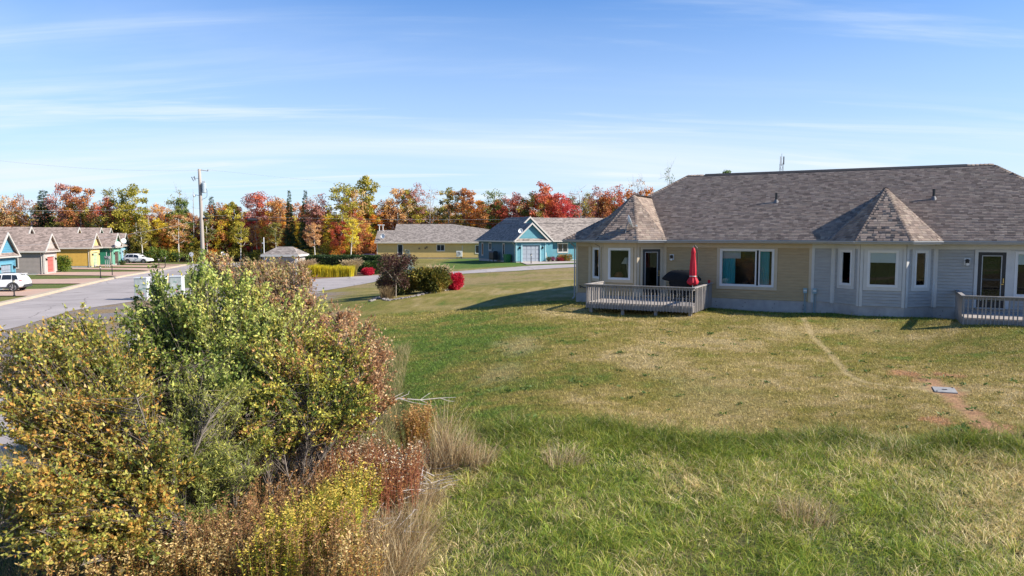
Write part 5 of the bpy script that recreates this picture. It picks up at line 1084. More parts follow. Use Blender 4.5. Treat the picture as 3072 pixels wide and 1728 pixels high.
def forest():
    FY = lambda px: 132 + 3 * math.sin(px * .011) if px < 1090 else (141 + 1.2 * math.sin(px * .011) if px < 1470 else 137.5 + 2 * math.sin(px * .011))
    keys = [(15, 585, 'sparse', 'peach', 1.2), (62, 580, 'sparse', 'rust', 1.1), (105, 590, 'bare', 'mauve', 1.2), (140, 566, 'conifer', 'spruce', 1.5), (208, 545, 'broad', 'mauve', 1.15), (248, 552, 'broad', 'rust', 1.1), (225, 610, 'broad', 'olive', 1.3),
        (290, 640, 'sparse', 'olive', 1), (330, 590, 'broad', 'red', 1), (348, 556, 'sparse', 'olive', 1.1), (415, 545, 'birch', 'yellowgreen', 1.4), (385, 600, 'broad', 'yellowgreen', 1.2), (410, 645, 'broad', 'orange', 1.1), (362, 665, 'aspen', 'gold', 1.3),
        (458, 580, 'snag', 'rust', 1), (478, 650, 'broad', 'gold', 1), (545, 585, 'aspen', 'green', 1.1), (535, 560, 'bare', 'olive', 1), (582, 560, 'snag', 'rust', 1.2), (500, 620, 'bare', 'peach', 1), (520, 660, 'broad', 'yellowgreen', 1.1),
        (640, 585, 'conifer', 'spruce', .9), (655, 600, 'sparse', 'rust', 1), (690, 605, 'broad', 'gold', 1), (710, 600, 'aspen', 'yellowgreen', 1), (752, 640, 'broad', 'crimson', .85), (757, 572, 'sparse', 'mauve', 1.1), (785, 568, 'birch', 'red', 1.3),
        (822, 600, 'broad', 'orange', 1), (838, 588, 'sparse', 'rust', 1), (872, 566, 'conifer', 'spruce', .6), (920, 566, 'conifer', 'spruce', .7), (850, 590, 'birch', 'peach', 1), (960, 578, 'sparse', 'mauve', 1.15), (955, 610, 'broad', 'rust', 1), (983, 635, 'aspen', 'gold', .9),
        (1022, 542, 'birch', 'yellowgreen', 1.5), (1065, 560, 'sparse', 'peach', 1.1), (1110, 520, 'aspen', 'yellowgreen', 1.5), (1095, 595, 'broad', 'yellowgreen', 1), (1115, 610, 'broad', 'orange', .9), (1060, 625, 'broad', 'red', 1), (1165, 590, 'sparse', 'rust', 1.1),
        (1195, 556, 'birch', 'peach', 1.3), (1250, 548, 'sparse', 'mauve', 1.1), (1225, 560, 'birch', 'yellowgreen', 1.1), (1270, 610, 'broad', 'yellowgreen', 1.3), (1290, 560, 'bare', 'rust', 1), (1345, 555, 'birch', 'olive', 1.2), (1395, 556, 'aspen', 'rust', 1.5), (1440, 595, 'broad', 'orange', 1.3), (1470, 605, 'broad', 'rust', 1.2),
        (1480, 562, 'sparse', 'green', 1.1), (1545, 570, 'sparse', 'mauve', 1.1), (1525, 590, 'broad', 'red', 1.2), (1600, 570, 'broad', 'olive', 1.1), (1632, 545, 'broad', 'red', 1.25), (1640, 572, 'broad', 'orange', 1.0), (1695, 585, 'broad', 'crimson', 1.0), (1665, 575, 'broad', 'crimson', 1.0), (1742, 565, 'bare', 'mauve', 1.3),
        (1790, 556, 'sparse', 'mauve', 1.1), (1810, 580, 'broad', 'rust', 1.1), (1848, 552, 'sparse', 'red', 1.2), (1885, 560, 'sparse', 'orange', 1.1), (1910, 525, 'bare', 'rust', 1.2), (1945, 555, 'broad', 'orange', 1), (2012, 490, 'bare', 'green', .8), (2172, 500, 'aspen', 'green', 1.0)]
    for px, ty, k, c, w in keys:
        Y = FY(px) + rnd.uniform(-1.5, 1.5); 
        if px > 2000: Y = 122
        x = (px - CX) / FPX * Y; zt = at_y(px, ty, Y)[2]; h = zt - hz1(x, Y); h = h / (.97 if k in ('broad', 'birch', 'aspen', 'sparse', 'bare') else 1.0); s_ = h / 12
        tree(k, c, x, Y, h, w / max(.75, s_) * (.95 if h > 9 else .8), key=True)
    # the next ranks: shorter in front, taller behind
    def rank(dy, step, hmin, hmax, table, p0=-40, p1=1960):
        px = p0
        while px < p1:
            Y = FY(px) + dy + rnd.uniform(-1.5, 1.5); x = (px - CX) / FPX * Y; k, c = rnd.choice(table); h = rnd.uniform(hmin, hmax)
            if px > 1150: h = min(h * (1.12 if dy > 0 else 1), 13)
            tree(k, c, x, Y, h * (.9 if k == 'bush' else 1), 1.15 if h < 9 else 1.0); px += step * rnd.uniform(.7, 1.3)
    rank(-3.5, 30, 1.6, 3.4, [('bush', c) for c in ('olive', 'green', 'olive', 'green', 'rust', 'orange', 'yellowgreen')])
    rank(-1.0, 34, 4.0, 7.6, [('broad', 'olive'), ('birch', 'yellowgreen'), ('aspen', 'yellowgreen'), ('broad', 'orange'), ('broad', 'gold'), ('broad', 'rust'), ('aspen', 'green'), ('broad', 'yellowgreen'), ('broad', 'orange'), ('birch', 'peach'), ('broad', 'red')])
    rank(4, 36, 7.5, 10.8, [('broad', 'rust'), ('broad', 'orange'), ('sparse', 'mauve'), ('broad', 'yellowgreen'), ('birch', 'gold'), ('aspen', 'olive'), ('birch', 'peach'), ('broad', 'gold'), ('sparse', 'rust')])
    rank(9, 42, 9, 11.5, [('sparse', 'mauve'), ('sparse', 'rust'), ('broad', 'olive'), ('sparse', 'peach'), ('bare', 'mauve'), ('broad', 'rust'), ('aspen', 'yellowgreen'), ('conifer', 'spruce')])
    rank(-4.6, 95, 7.0, 10.5, [('birch', 'yellowgreen'), ('birch', 'peach'), ('birch', 'gold'), ('birch', 'olive')], 310, 1060)
    # labels: colour, kind, what stands below, and the order along the wood where several are alike
    def where(px):
        for lim, w in ((120, 'behind the blue and gray cottages'), (215, 'behind the gray cottage roof'), (310, 'behind the yellow cottage roof'), (375, 'behind the green cottage'), (480, 'beyond the white crossover'), (600, 'left of the utility pole'), (770, 'right of the utility pole'), (905, 'behind the gray shed'),
                       (1030, 'behind the long hedge'), (1130, 'left of the yellow bungalow'), (1300, 'behind the left of the yellow bungalow'), (1440, 'behind the right of the yellow bungalow'), (1640, 'behind the blue cottage gables'), (1800, 'behind the blue cottage right roof'), (9999, 'above the turret of the long bungalow')):
            if px < lim: return w
    from collections import defaultdict
    G = defaultdict(list)
    for t in TREES: G[(t[2], t[3], where(t[0]))].append(t)
    ORD = ['first', 'second', 'third', 'fourth', 'fifth', 'sixth', 'seventh', 'eighth', 'ninth', 'tenth', 'eleventh', 'twelfth']
    for (k, c, w), L_ in G.items():
        L_.sort(key=lambda t: t[0]); base = ('%s %s' % (CWORD[c], KWORD[k])) if k not in ('snag',) else 'gray dead bare trunk'
        for i, t in enumerate(L_):
            lab = '%s %s' % (base, w) if len(L_) == 1 else '%s %s, %s from the left' % (base, w, ORD[i])
            tag(t[1], lab[0].lower() + lab[1:], 'bush' if k == 'bush' else 'tree', 'trees and bushes of the autumn wood')
    # far-off wood that closes the view between the trunks
    rg = np.random.default_rng(3); n = 26000; px = rg.uniform(-200, 2350, n); Y = rg.uniform(156, 164, n); x = (px - CX) / FPX * Y; top = 8.2 + 2.2 * fbm(x * .15, x * 0, 3, 3) * 1.2 - 1.2
    z = rg.uniform(0, 1, n) ** .8 * top; cols = np.array([(.05, .055, .018), (.09, .07, .025), (.12, .075, .035), (.07, .075, .02), (.15, .08, .035), (.03, .045, .015)]); ci = (fbm(x * .3, z * .4, 9, 2) * 9).astype(int) % 6
    V, F = leaves(np.stack([x, Y, z + .2], 1), rg.normal(size=(n, 3)), rg.uniform(.5, 1.0, n), rg.uniform(.4, .8, n), .3, rg)
    o = np_mesh('distant_woods', V, F, leafmat('distant_leaves', .2), None, col=np.repeat(cols[ci] * rg.uniform(.7, 1.3, (n, 1)), 4, 0)); tag(o, 'far-off mass of mixed autumn woodland behind the nearer trees', 'woods', kind='stuff')
forest()
def mast():
    Y = 210; p = at_y(2344, 520, Y); zt = at_y(2344, 471, Y)[2]; T = empty('radio_mast', (p[0], Y, 1), 0, 'slender pale radio mast rising behind the ridge of the long bungalow', 'radio mast'); w = .38
    m = MB()
    for x, y in ((-w, -w), (w, -w), (w, w), (-w, w)): m.tube([(x * 1.6, y * 1.6, 0), (x, y, zt - 3)], .07, 5)
    z = 2
    while z < zt - 3:
        f = 1.6 - .6 * z / zt
        for a, b in (((-w, -w), (w, -w)), ((w, -w), (w, w)), ((w, w), (-w, w)), ((-w, w), (-w, -w))): m.tube([(a[0] * f, a[1] * f, z), (b[0] * f, b[1] * f, z + 1.2)], .035, 4)
        z += 1.2
    m.build('lattice', pmat('galvanized_steel', (.42, .43, .44), .5), T)
    m = MB(); m.tube([(0, 0, zt - 3.4), (0, 0, zt)], .06, 5); m.build('pole', pmat('galvanized_steel', (.42, .43, .44)), T)
    for x in (-.45, .45): m = MB(); m.box(x - .14, x + .14, -.5, -.3, zt - 3.2, zt - .9); m.build('antenna_panel', M_WHITE if x < 0 else pmat('dark_panel', (.05, .05, .05), .6), T)
mast()

# ------------------------------------------------------------------ planted beds
def plant(name, cat, label, x, y, n, sampler, size, width, pal, group=None, stems=6, trans=.3, up=.2, core=None, seed=1, z=None):
    """leafy shrub: stems plus a mass of leaves, sampler(rg, n) -> (points relative to the base, outward directions)"""
    rg = np.random.default_rng(seed); z = hz1(x, y) if z is None else z; r = empty(name, (x, y, z - .03), 0, label, cat, group)
    P, D = sampler(rg, n); D = unit(D) + rg.normal(0, .55, (n, 3)) + np.array([0, 0, up]); V, F = leaves(P, D, rg.uniform(size * .7, size * 1.3, n), rg.uniform(width * .7, width * 1.3, n), .3, rg)
    cols = np.array(pal); t = np.clip(.5 + .9 * (fbm(P[:, 0] * 2.4 + seed * 7, P[:, 2] * 2.6 + P[:, 1], seed, 3) - .5) * 2 + rg.normal(0, .22, n), 0, .999) * len(cols); c = cols[t.astype(int)] * rg.uniform(.75, 1.25, (n, 1))
    o = np_mesh('foliage', V, F, leafmat('leaf_' + name, trans), r, col=np.repeat(c, 4, 0)); o['kind'] = 'stuff'
    m = MB()
    for k in range(stems):
        q = P[rg.integers(n)]; m.tube([(q[0] * .3, q[1] * .3, 0), (q[0] * .6, q[1] * .6, q[2] * .5), tuple(q)], [.03, .02, .008], 5)
    if stems: m.build('stems', M_BARK, r)
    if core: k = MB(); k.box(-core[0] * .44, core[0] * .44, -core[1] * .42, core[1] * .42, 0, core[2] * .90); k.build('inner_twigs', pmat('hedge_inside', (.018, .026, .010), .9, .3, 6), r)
    return r
def ell(rx, ry, h, flat=.45, z0=.05):
    def f(rg, n):
        g = unit(rg.normal(size=(n, 3))); r = rg.uniform(0, 1, (n, 1)) ** flat; lump = 1 + .42 * (fbm(g[:, :1] * 2.5 + 4, g[:, 1:2] * 2.5 + g[:, 2:] * 2, 5, 2) - .5) * 2; p = g * r * lump * np.array([rx, ry, h / 2]) ; p[:, 2] += h / 2 + z0 * 0; p[:, 2] = np.abs(p[:, 2]); return p, g
    return f
def boxs(lx, ly, h):
    def f(rg, n):
        p = rg.uniform(-1, 1, (n, 3)); ax = rg.integers(0, 3, n); sg = np.where(rg.uniform(size=n) < .5, -1, 1); e = rg.uniform(.80, 1.03, n); p[np.arange(n), ax] = sg * e; d = np.zeros((n, 3)); d[np.arange(n), ax] = sg
        p = p * np.array([lx / 2, ly / 2, h / 2]); p[:, 2] = np.maximum(p[:, 2] + h / 2, .02) + .07 * (fbm(p[:, 0] * 1.5 + 3, p[:, 1] * 1.5, 8, 2) - .5); return p, d
    return f
def gp(px, py): p = ground_at(px, py); return float(p[0]), float(p[1])
def grass_clump(name, label, x, y, rx, ry, h, n, pal, plume=None, group=None, lean=(.1, 0), seed=1, width=.02, cat='ornamental grass', z=None, arch=.5):
    rg = np.random.default_rng(seed); r = empty(name, (x, y, hz1(x, y) if z is None else z), 0, label, cat, group); a = rg.uniform(0, 6.283, n); q = np.sqrt(rg.uniform(0, 1, n)); b = np.stack([np.cos(a) * q * rx * .55, np.sin(a) * q * ry * .55, np.zeros(n)], 1) if arch > .1 else np.stack([rg.uniform(-.5, .5, n) * rx, rg.uniform(-.5, .5, n) * ry, np.zeros(n)], 1)
    out = np.stack([np.cos(a) * q * rx * arch + lean[0] * h, np.sin(a) * q * ry * arch + lean[1] * h, np.zeros(n)], 1) + rg.normal(0, .10 * h, (n, 3)) * np.array([1, 1, 0]); hh = h * rg.uniform(.6, 1.08, n) * (.72 + .5 * fbm(b[:, 0] * 1.6, b[:, 0] * 0 + seed, seed, 3))
    T = np.linspace(0, 1, 4); path = b[:, None] + out[:, None] * (T ** 1.8)[None, :, None]; path[:, :, 2] += hh[:, None] * (1 - (1 - T) ** 1.6 * 1)[None]; path[:, 0, 2] = 0
    d = unit(rg.normal(size=(n, 3)) * np.array([1, 1, 0])); wv = width * np.array([1, .9, .6, .12]); V = np.stack([path - d[:, None] * wv[None, :, None] / 2, path + d[:, None] * wv[None, :, None] / 2], 2).reshape(-1, 3)
    i = np.arange(n)[:, None] * 8 + np.arange(3)[None] * 2; F = np.stack([i, i + 1, i + 3, i + 2], -1).reshape(-1, 4); cols = np.array(pal); c = cols[rg.integers(0, len(cols), n)] * rg.uniform(.75, 1.25, (n, 1)); C8 = np.repeat(c, 8, 0)
    if plume is not None:
        f = np.tile(np.repeat(np.array([0, .1, .6, 1.]), 2), n)[:, None]; C8 = C8 * (1 - f) + np.array(plume) * f
    o = np_mesh('blades', V, F, leafmat('leaf_' + name, .35), r, col=C8); o['kind'] = 'stuff'
    if plume is not None:
        tip = path[:, 3][::2]; dd = unit(path[:, 3] - path[:, 2])[::2]; k = 4; P = np.repeat(tip, k, 0) - np.repeat(dd, k, 0) * rg.uniform(0, .28 * h, (len(tip) * k, 1)); V, F = leaves(P, np.repeat(dd, k, 0) + rg.normal(0, .25, (len(P), 3)), .12 * h, .03 * h, .2, rg)
        o = np_mesh('plumes', V, F, leafmat('leaf_' + name, .35), r, col=np.repeat(np.array(plume) * rg.uniform(.8, 1.2, (len(P), 1)), 4, 0)); o['kind'] = 'stuff'
    return r
HEDGE = [(.018, .040, .010), (.03, .062, .016), (.05, .09, .022), (.075, .11, .03)]
REDB = [(.42, .010, .03), (.58, .02, .05), (.70, .04, .08), (.50, .015, .04)]
def beds():
    def span(px0, px1, Y): return at_y(px0, 780, Y)[0], at_y(px1, 780, Y)[0]
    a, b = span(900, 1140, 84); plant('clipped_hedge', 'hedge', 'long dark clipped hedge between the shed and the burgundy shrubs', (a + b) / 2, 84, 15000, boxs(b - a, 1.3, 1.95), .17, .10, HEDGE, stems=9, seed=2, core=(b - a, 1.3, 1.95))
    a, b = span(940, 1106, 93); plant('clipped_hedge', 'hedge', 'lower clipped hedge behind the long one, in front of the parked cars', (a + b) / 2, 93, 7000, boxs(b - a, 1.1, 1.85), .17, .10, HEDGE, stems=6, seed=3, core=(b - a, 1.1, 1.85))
    x, y = gp(876, 824); plant('clipped_bush', 'bush', 'square clipped green bush between the tan grasses near the shed', x, y + .5, 3500, boxs(1.15, 1.1, 1.45), .13, .08, [(.03, .06, .014), (.07, .11, .02), (.14, .18, .03), (.20, .22, .04)], seed=4)
    x, y = gp(922, 831); plant('red_bush', 'bush', 'small round crimson bush at the left end of the yellow grass bed', x, y + .4, 2600, ell(.62, .6, .80), .11, .06, REDB, 'crimson bushes in the beds', seed=5)
    x, y = gp(1101, 827); plant('red_bush', 'bush', 'small round crimson bush right of the yellow grass bed', x, y + .4, 2900, ell(.66, .6, .88), .11, .06, REDB, 'crimson bushes in the beds', seed=6)
    x0, y0 = gp(985, 830); a, b = span(918, 1062, 76.5)
    grass_clump('yellow_grass_row', 'row of bright yellow ornamental grass below the long hedge', (a + b) / 2, 76.6, (b - a) * .92, 1.5, 1.25, 6500, [(.66, .50, .02), (.72, .56, .03), (.60, .50, .03), (.48, .46, .04)], None, None, (.12, 0), 7, .035, arch=.03)
    x, y = gp(1050, 826); grass_clump('plume_grass', 'tan plume grass at the right end of the yellow grass row', x, y + .5, 1.1, .9, 1.75, 650, [(.40, .33, .12), (.34, .30, .06)], (.56, .42, .24), 'tan plume grasses', (.10, 0), 8, .03)
    x, y = gp(908, 824); grass_clump('plume_grass', 'tan plume grass beside the square bush, left of the yellow row', x, y + .8, 1.2, .9, 1.65, 650, [(.40, .30, .14), (.32, .26, .10)], (.58, .42, .26), 'tan plume grasses', (.16, 0), 9, .03)
    x, y = gp(832, 826); grass_clump('plume_grass', 'large pinkish fountain grass in front of the gray shed', x, y + .6, 2.3, 1.6, 1.6, 1300, [(.34, .22, .13), (.26, .20, .10), (.30, .17, .12)], (.42, .27, .19), 'tan plume grasses', (.0, 0), 10, .03)
    x, y = gp(770, 828); plant('low_shrub', 'bush', 'yellow green low shrub left of the fountain grass', x, y + .5, 2600, ell(1.3, .9, 1.35), .13, .08, [(.06, .09, .02), (.15, .17, .03), (.30, .26, .03), (.40, .30, .03)], seed=11)
    x, y = gp(735, 815); plant('low_shrub', 'bush', 'dark green low shrub near the street sign', x, y + 1.5, 2600, ell(1.5, 1.0, 1.3), .14, .09, HEDGE, seed=12)
    x, y = gp(1100, 826); plant('leafy_shrub', 'bush', 'leafy green shrub behind the right crimson bush', x + .2, y + 2.0, 4200, ell(1.35, 1.0, 1.55), .15, .10, [(.03, .06, .014), (.06, .10, .02), (.10, .14, .025)], seed=13)
    x, y = gp(1160, 824); plant('burgundy_shrub', 'bush', 'burgundy leaved shrub at the end of the long hedge', x, y + 2.4, 4200, ell(1.5, 1.1, 2.3), .13, .08, [(.05, .018, .02), (.09, .025, .03), (.12, .05, .04), (.07, .05, .03)], seed=14)
    # island bed on the lawn
    x, y = gp(1245, 884); IX, IY = x, y
    plant('mixed_shrub', 'bush', 'broad dark green and yellow shrub in the stone edged lawn bed', x - 1.2, y + .9, 8200, ell(1.15, 1.0, 1.55), .13, .085, [(.02, .04, .012), (.04, .06, .014), (.09, .09, .02), (.18, .14, .03)], seed=15)
    plant('mixed_shrub', 'bush', 'broad yellow olive shrub beside the plume grass in the lawn bed', x + .75, y + .9, 8600, ell(1.3, 1.0, 1.62), .13, .085, [(.05, .06, .014), (.13, .125, .02), (.24, .20, .03), (.30, .19, .04)], seed=16)
    xr, yr_ = gp(1358, 872); plant('red_bush', 'bush', 'vivid crimson burning bush at the right end of the lawn bed', xr, yr_ + .7, 6500, ell(.62, .6, 1.12), .11, .05, REDB, 'crimson bushes in the beds', seed=17)
    xg, yg = gp(1318, 870); grass_clump('plume_grass', 'tan plume grass between the olive shrub and the burning bush', xg, yg + 1.0, .75, .6, 1.5, 420, [(.40, .32, .14), (.34, .30, .10)], (.60, .44, .26), 'tan plume grasses', (-.06, 0), 18, .02)
    xb, yb = gp(1185, 893)
    r = empty('burgundy_tree', (xb, yb + .3, hz1(xb, yb + .3)), 0, 'small burgundy tree with a thin pale trunk in the lawn bed', 'tree'); rg = np.random.default_rng(19); m = MB(); T0 = (0, 0, -.1); m.tube([T0, (.02, 0, .7), (-.02, .02, 1.25)], [.045, .038, .03], 6); P = []; D = []
    for k in range(24):
        a = rg.uniform(0, 6.28); e = np.array([math.cos(a) * rg.uniform(.2, 1.25), math.sin(a) * rg.uniform(.2, 1.0), rg.uniform(.75, 2.6)]); m.tube([(-.02, .02, rg.uniform(.85, 1.3)), e * np.array([.5, .5, .8]), e], [.02, .014, .005], 4)
        n = 165; g = unit(rg.normal(size=(n, 3))) * rg.uniform(0, 1, (n, 1)) ** .5; P.append(e + g * rg.uniform(.2, .36)); D.append(g + rg.normal(0, .5, (n, 3)))
    P = np.concatenate(P); D = np.concatenate(D); V, F = leaves(P, D, rg.uniform(.07, .13, len(P)), rg.uniform(.04, .07, len(P)), .3, rg); cc = np.array([(.06, .02, .02), (.10, .035, .028), (.11, .05, .035), (.09, .075, .03)])[rg.integers(0, 4, len(P))]
    o = np_mesh('crown', V, F, leafmat('leaf_burgundy_tree', .3), r, col=np.repeat(cc * rg.uniform(.7, 1.3, (len(P), 1)), 4, 0)); o['kind'] = 'stuff'; m.build('trunk', pmat('pale_bark', (.30, .25, .20), .9, .2, 3), r)
    xs, ys = gp(1208, 880); tr = tree('conifer', 'spruce', xs + .1, ys + 1.6, 2.9, 1.35, 1); TREES.pop(); tag(tr, 'small blue gray spruce behind the burgundy tree in the lawn bed', 'tree'); [setattr(c.material_slots[0], 'material', rampleaf('leaves_bluespruce', [(.04, .06, .06), (.08, .11, .11), (.13, .17, .17), (.18, .22, .22)], .1)) for c in tr.children if c.name.startswith('crown')]
    xg, yg = gp(1160, 897); grass_clump('dry_grass_tuft', 'dry brown grass tuft at the foot of the burgundy tree', xg, yg + .2, .7, .5, .75, 260, [(.30, .20, .10), (.22, .16, .08)], None, None, (0, 0), 20, .02)
    # stones edging the bed
    stone_me = []
    for k in range(5):
        bm = bmesh.new(); bmesh.ops.create_icosphere(bm, subdivisions=1, radius=.10)
        for v in bm.verts: v.co = v.co * rnd.uniform(.75, 1.2); v.co.z *= .6
        me = bpy.data.meshes.new('stone'); bm.to_mesh(me); bm.free(); me.materials.append(pmat('pale_field_stone', (.40, .34, .29), .9, .25, 3, objcol=True)); stone_me.append(me)
    bed = empty('stone_edging', (IX, IY, 0), 0, 'rough border of pale field stones round the lawn bed', 'stone border')
    edge = [(1112, 905), (1135, 893), (1165, 902), (1200, 897), (1240, 890), (1290, 879), (1340, 873), (1392, 862)]; ew = np.array([ground_at(*q)[:2] for q in edge]); line = resample(ew, 125)
    for k, q in enumerate(line):
        for _ in range(3 if k < 60 else 1):
            o = bpy.data.objects.new('stone', rnd.choice(stone_me)); COL.objects.link(o); o.parent = bed; x, y = q[0] + rnd.uniform(-.1, .1), q[1] + rnd.uniform(-.22, .22); o.location = (x - IX, y - IY, hz1(x, y) + .03); o.rotation_euler = (0, 0, rnd.uniform(0, 6)); s_ = rnd.uniform(.45, 1.0); o.scale = (s_, s_, s_)
            g = rnd.uniform(.16, .34); o.color = (g, g * rnd.uniform(.82, .92), g * rnd.uniform(.68, .85), 1)
    # by the blue cottage door
    q = BL(7.2, 1.2); plant('flower_mound', 'flowers', 'orange and yellow autumn flower mound under the blue cottage window', q[0], q[1], 2600, ell(1.0, .7, .95), .1, .07, [(.16, .15, .03), (.36, .24, .03), (.45, .16, .03), (.20, .20, .04)], seed=21)
    q = BL(6.2, .6); plant('flower_mound', 'flowers', 'low dark red flowers beside the orange mound, blue cottage', q[0], q[1], 1100, ell(.55, .4, .55), .09, .06, [(.25, .02, .03), (.40, .03, .04), (.20, .05, .03)], seed=22)
    for (xx, yy, lab, pal) in ((5.4, .9, 'pot of magenta chrysanthemums near the blue cottage porch', [(.40, .03, .20), (.52, .06, .28), (.12, .12, .04)]), (4.35, -.2, 'dark pot with a leafy plant at the garage corner, blue cottage', [(.05, .08, .02), (.14, .06, .03), (.09, .10, .02)])):
        q = BL(xx, yy, .0); r = plant('potted_flowers', 'potted plant', lab, q[0], q[1], 700, ell(.33, .33, .5), .07, .05, pal, seed=23 + int(yy * 3), stems=0, z=q[2] + .32); m = MB(); m.lathe([(.13, -.30), (.19, .08), (.15, .08), (.14, -.0)], 10); m.build('pot', pmat('dark_pot', (.08, .05, .04)), r)
    q = at_z(187, 815, 0); plant('round_shrub', 'bush', 'bright green round shrub between the gray and yellow cottages', q[0] + .2, q[1] - .3, 3000, ell(1.05, 1.0, 2.2), .15, .1, [(.06, .10, .015), (.14, .20, .02), (.22, .28, .03)], seed=25)
    q = at_z(366, 797, 0); plant('low_shrub', 'bush', 'small shrub at the corner of the green cottage', q[0], q[1], 500, ell(.5, .5, .8), .13, .09, HEDGE + [(.16, .15, .03)], seed=26)
beds()

# ------------------------------------------------------------------ street furniture and wires
M_POLE = pmat('weathered_pole_wood', (.36, .31, .27), .9, .22, 1.2, .3, stretch=(4, 4, .25))
def utility_pole():
    b = at_y(612, 843, 78); x, y = b[0], 78.0; z0 = hz1(x, y); zt = at_y(598, 507, 78)[2] - z0; xt = at_y(598, 507, 78)[0] - x
    P = empty('utility_pole', (x, y, z0), 0, 'weathered wooden utility pole with a gray transformer near its top', 'utility pole'); at = lambda z: np.array([xt * z / zt, 0, z])
    m = MB(); m.tube([at(z) for z in np.linspace(-.5, zt, 9)], [.225 - .07 * k / 8 for k in range(9)], 12); m.build('pole_shaft', M_POLE, P, smooth=True)
    zpx = lambda py: at_y(600, py, 78)[2] - z0
    c = at(zpx(565)); ht = zpx(552) - zpx(579); m = MB(); m.lathe([(.20, 0), (.24, .04), (.24, ht), (.25, ht + .01), (.22, ht + .08), (.04, ht + .12)], 14, (c[0] + .44, -.05, zpx(579))); t = m.build('transformer', pmat('transformer_gray', (.36, .42, .45), .45, .08, 2), P, smooth=False)
    for dx, dy in ((.36, -.1), (.52, -.12), (.44, .08)): m = MB(); m.lathe([(.05, 0), (.035, .08), (.055, .12), (.03, .22)], 8, (c[0] + dx + .0, dy, zpx(552) + .10)); m.build('bushing', pmat('porcelain', (.30, .28, .26), .3), t)
    m = MB(); m.box(c[0] + .13, c[0] + .24, -.12, .12, zpx(575), zpx(556)); m.build('bracket', M_BLACK, t)
    q = at(zpx(509)); m = MB(); m.tube([q + (0, 0, 0), q + (.95, 0, -.16)], [.05, .035], 6); m.build('top_arm', M_POLE, P); m = MB(); m.lathe([(.05, 0), (.07, .06), (.04, .16)], 8, (q[0] + .93, 0, q[2] - .12)); m.build('insulator', pmat('porcelain', (.30, .28, .26)), P)
    q = at(zpx(535)); m = MB(); m.tube([q, q + (-.5, -.1, .0), q + (-.72, -.1, .12)], .02, 5); m.tube([q + (-.55, -.1, .22), q + (-.45, -.1, -.22)], .05, 6); m.tube([q + (-.85, -.1, .15), q + (-.62, -.1, -.30)], .04, 6); m.build('fuse_cutout', pmat('dark_fuse', (.10, .10, .11), .5), P)
    q = at(zpx(588)); m = MB(); m.tube([q, q + (-.5, 0, .12), q + (-.62, 0, .10)], .03, 6); m.build('lamp_arm', M_GUTTER, P); m = MB(); m.lathe([(.05, .16), (.13, .10), (.15, .0), (.09, -.12), (.0, -.14)], 10, (q[0] - .68, 0, q[2] + .02)); m.build('lamp_head', pmat('frosted_glass', (.75, .75, .72)), P)
    q = at(zpx(655)); m = MB(); m.tube([q + (.1, 0, 0), q + (.3, 0, .02), q + (.85, 0, .02)], [.09, .10, .08], 8); m.build('cable_splice', M_BLACK, P)
    q = at(zpx(580)); m = MB(); m.tube([q + (.45, -.1, 0.9), q + (.78, -.1, .3), q + (.75, -.1, -.35), q + (.5, -.1, -.55), q + (.2, -.1, -.65)], .02, 5); m.build('drop_cable', M_BLACK, P)
    for zc in (1.6, 2.1): m = MB(); m.lathe([(.222, 0), (.222, .10)], 12, tuple(at(zc))); m.build('tag_band', M_GUTTER, P)
    return lambda py: np.array([x, y, z0]) + at(zpx(py))
PT = utility_pole()
def wire(p0, p1, sag, r, label, mat=None, bead=None):
    p0, p1 = np.array(p0, float), np.array(p1, float); T = np.linspace(0, 1, 26); pts = [p0 * (1 - t) + p1 * t - np.array([0, 0, 4 * sag * t * (1 - t)]) for t in T]
    m = MB(); m.tube([q - p0 for q in pts], r, 4); o = m.build('overhead_wire', mat or M_BLACK, None, loc=tuple(p0)); tag(o, label, 'wire', 'overhead wires'); 
    if bead: m = MB(); k = int(25 * bead); m.tube([pts[k] - p0, pts[k] * .5 + pts[k + 1] * .5 - p0, pts[k + 1] - p0][:2], .16, 8); m.build('splice_case', M_BLACK, o)
M_WIREL = pmat('aluminium_wire', (.30, .30, .31), .4)
wire(PT(511), at_y(-160, 462, 62), .5, .008, 'top power wire running left from the utility pole into the sky', M_WIREL)
wire(PT(660) + (-.15, 0, 0), at_y(-120, 742, 66), .7, .012, 'service wire sloping down left from the pole past the cottage roofs', M_WIREL)
wire(PT(625) + (-.15, 0, 0), at_y(-160, 632, 60), .1, .008, 'level wire running left from the utility pole before the spruce', M_WIREL)
wire(PT(509) + (.9, 0, 0), at_y(2000, 590, 112), .9, .006, 'faint top wire running right from the pole over the wood', M_WIREL)
wire(PT(655) + (.85, 0, 0), at_y(1800, 668, 97), .3, .022, 'thick black cable with a splice case running right from the pole', None, .105)
wire(PT(645) + (.15, 0, 0), at_y(1800, 652, 97), .4, .009, 'thin cable above the thick one, running right past the bungalow', M_WIREL)
def guy_markers():
    for (x0, y0), (x1, y1), Y, lab in (((529, 866), (546, 820), 63.5, 'long yellow guy wire guard leaning right, beside the green mailboxes'), ((500, 838), (504, 821), 66, 'short yellow marker stub, left of two behind the mailboxes'), ((513, 840), (518, 823), 67, 'short yellow marker stub, right of two behind the mailboxes')):
        a, b = at_y(x0, y0, Y), at_y(x1, y1, Y); z = hz1(a[0], a[1]); L_ = empty('guy_guard', (a[0], a[1], z), 0, lab, 'guy wire marker'); d = b - np.array([a[0], a[1], z])
        m = MB(); m.tube([-d * .08, d], .045, 8); m.build('guard_tube', pmat('safety_yellow', (.75, .52, .02), .5), L_); m = MB(); m.tube([d, d * 1.35], .012, 4); m.build('guy_wire', M_WIREL, L_)
guy_markers()
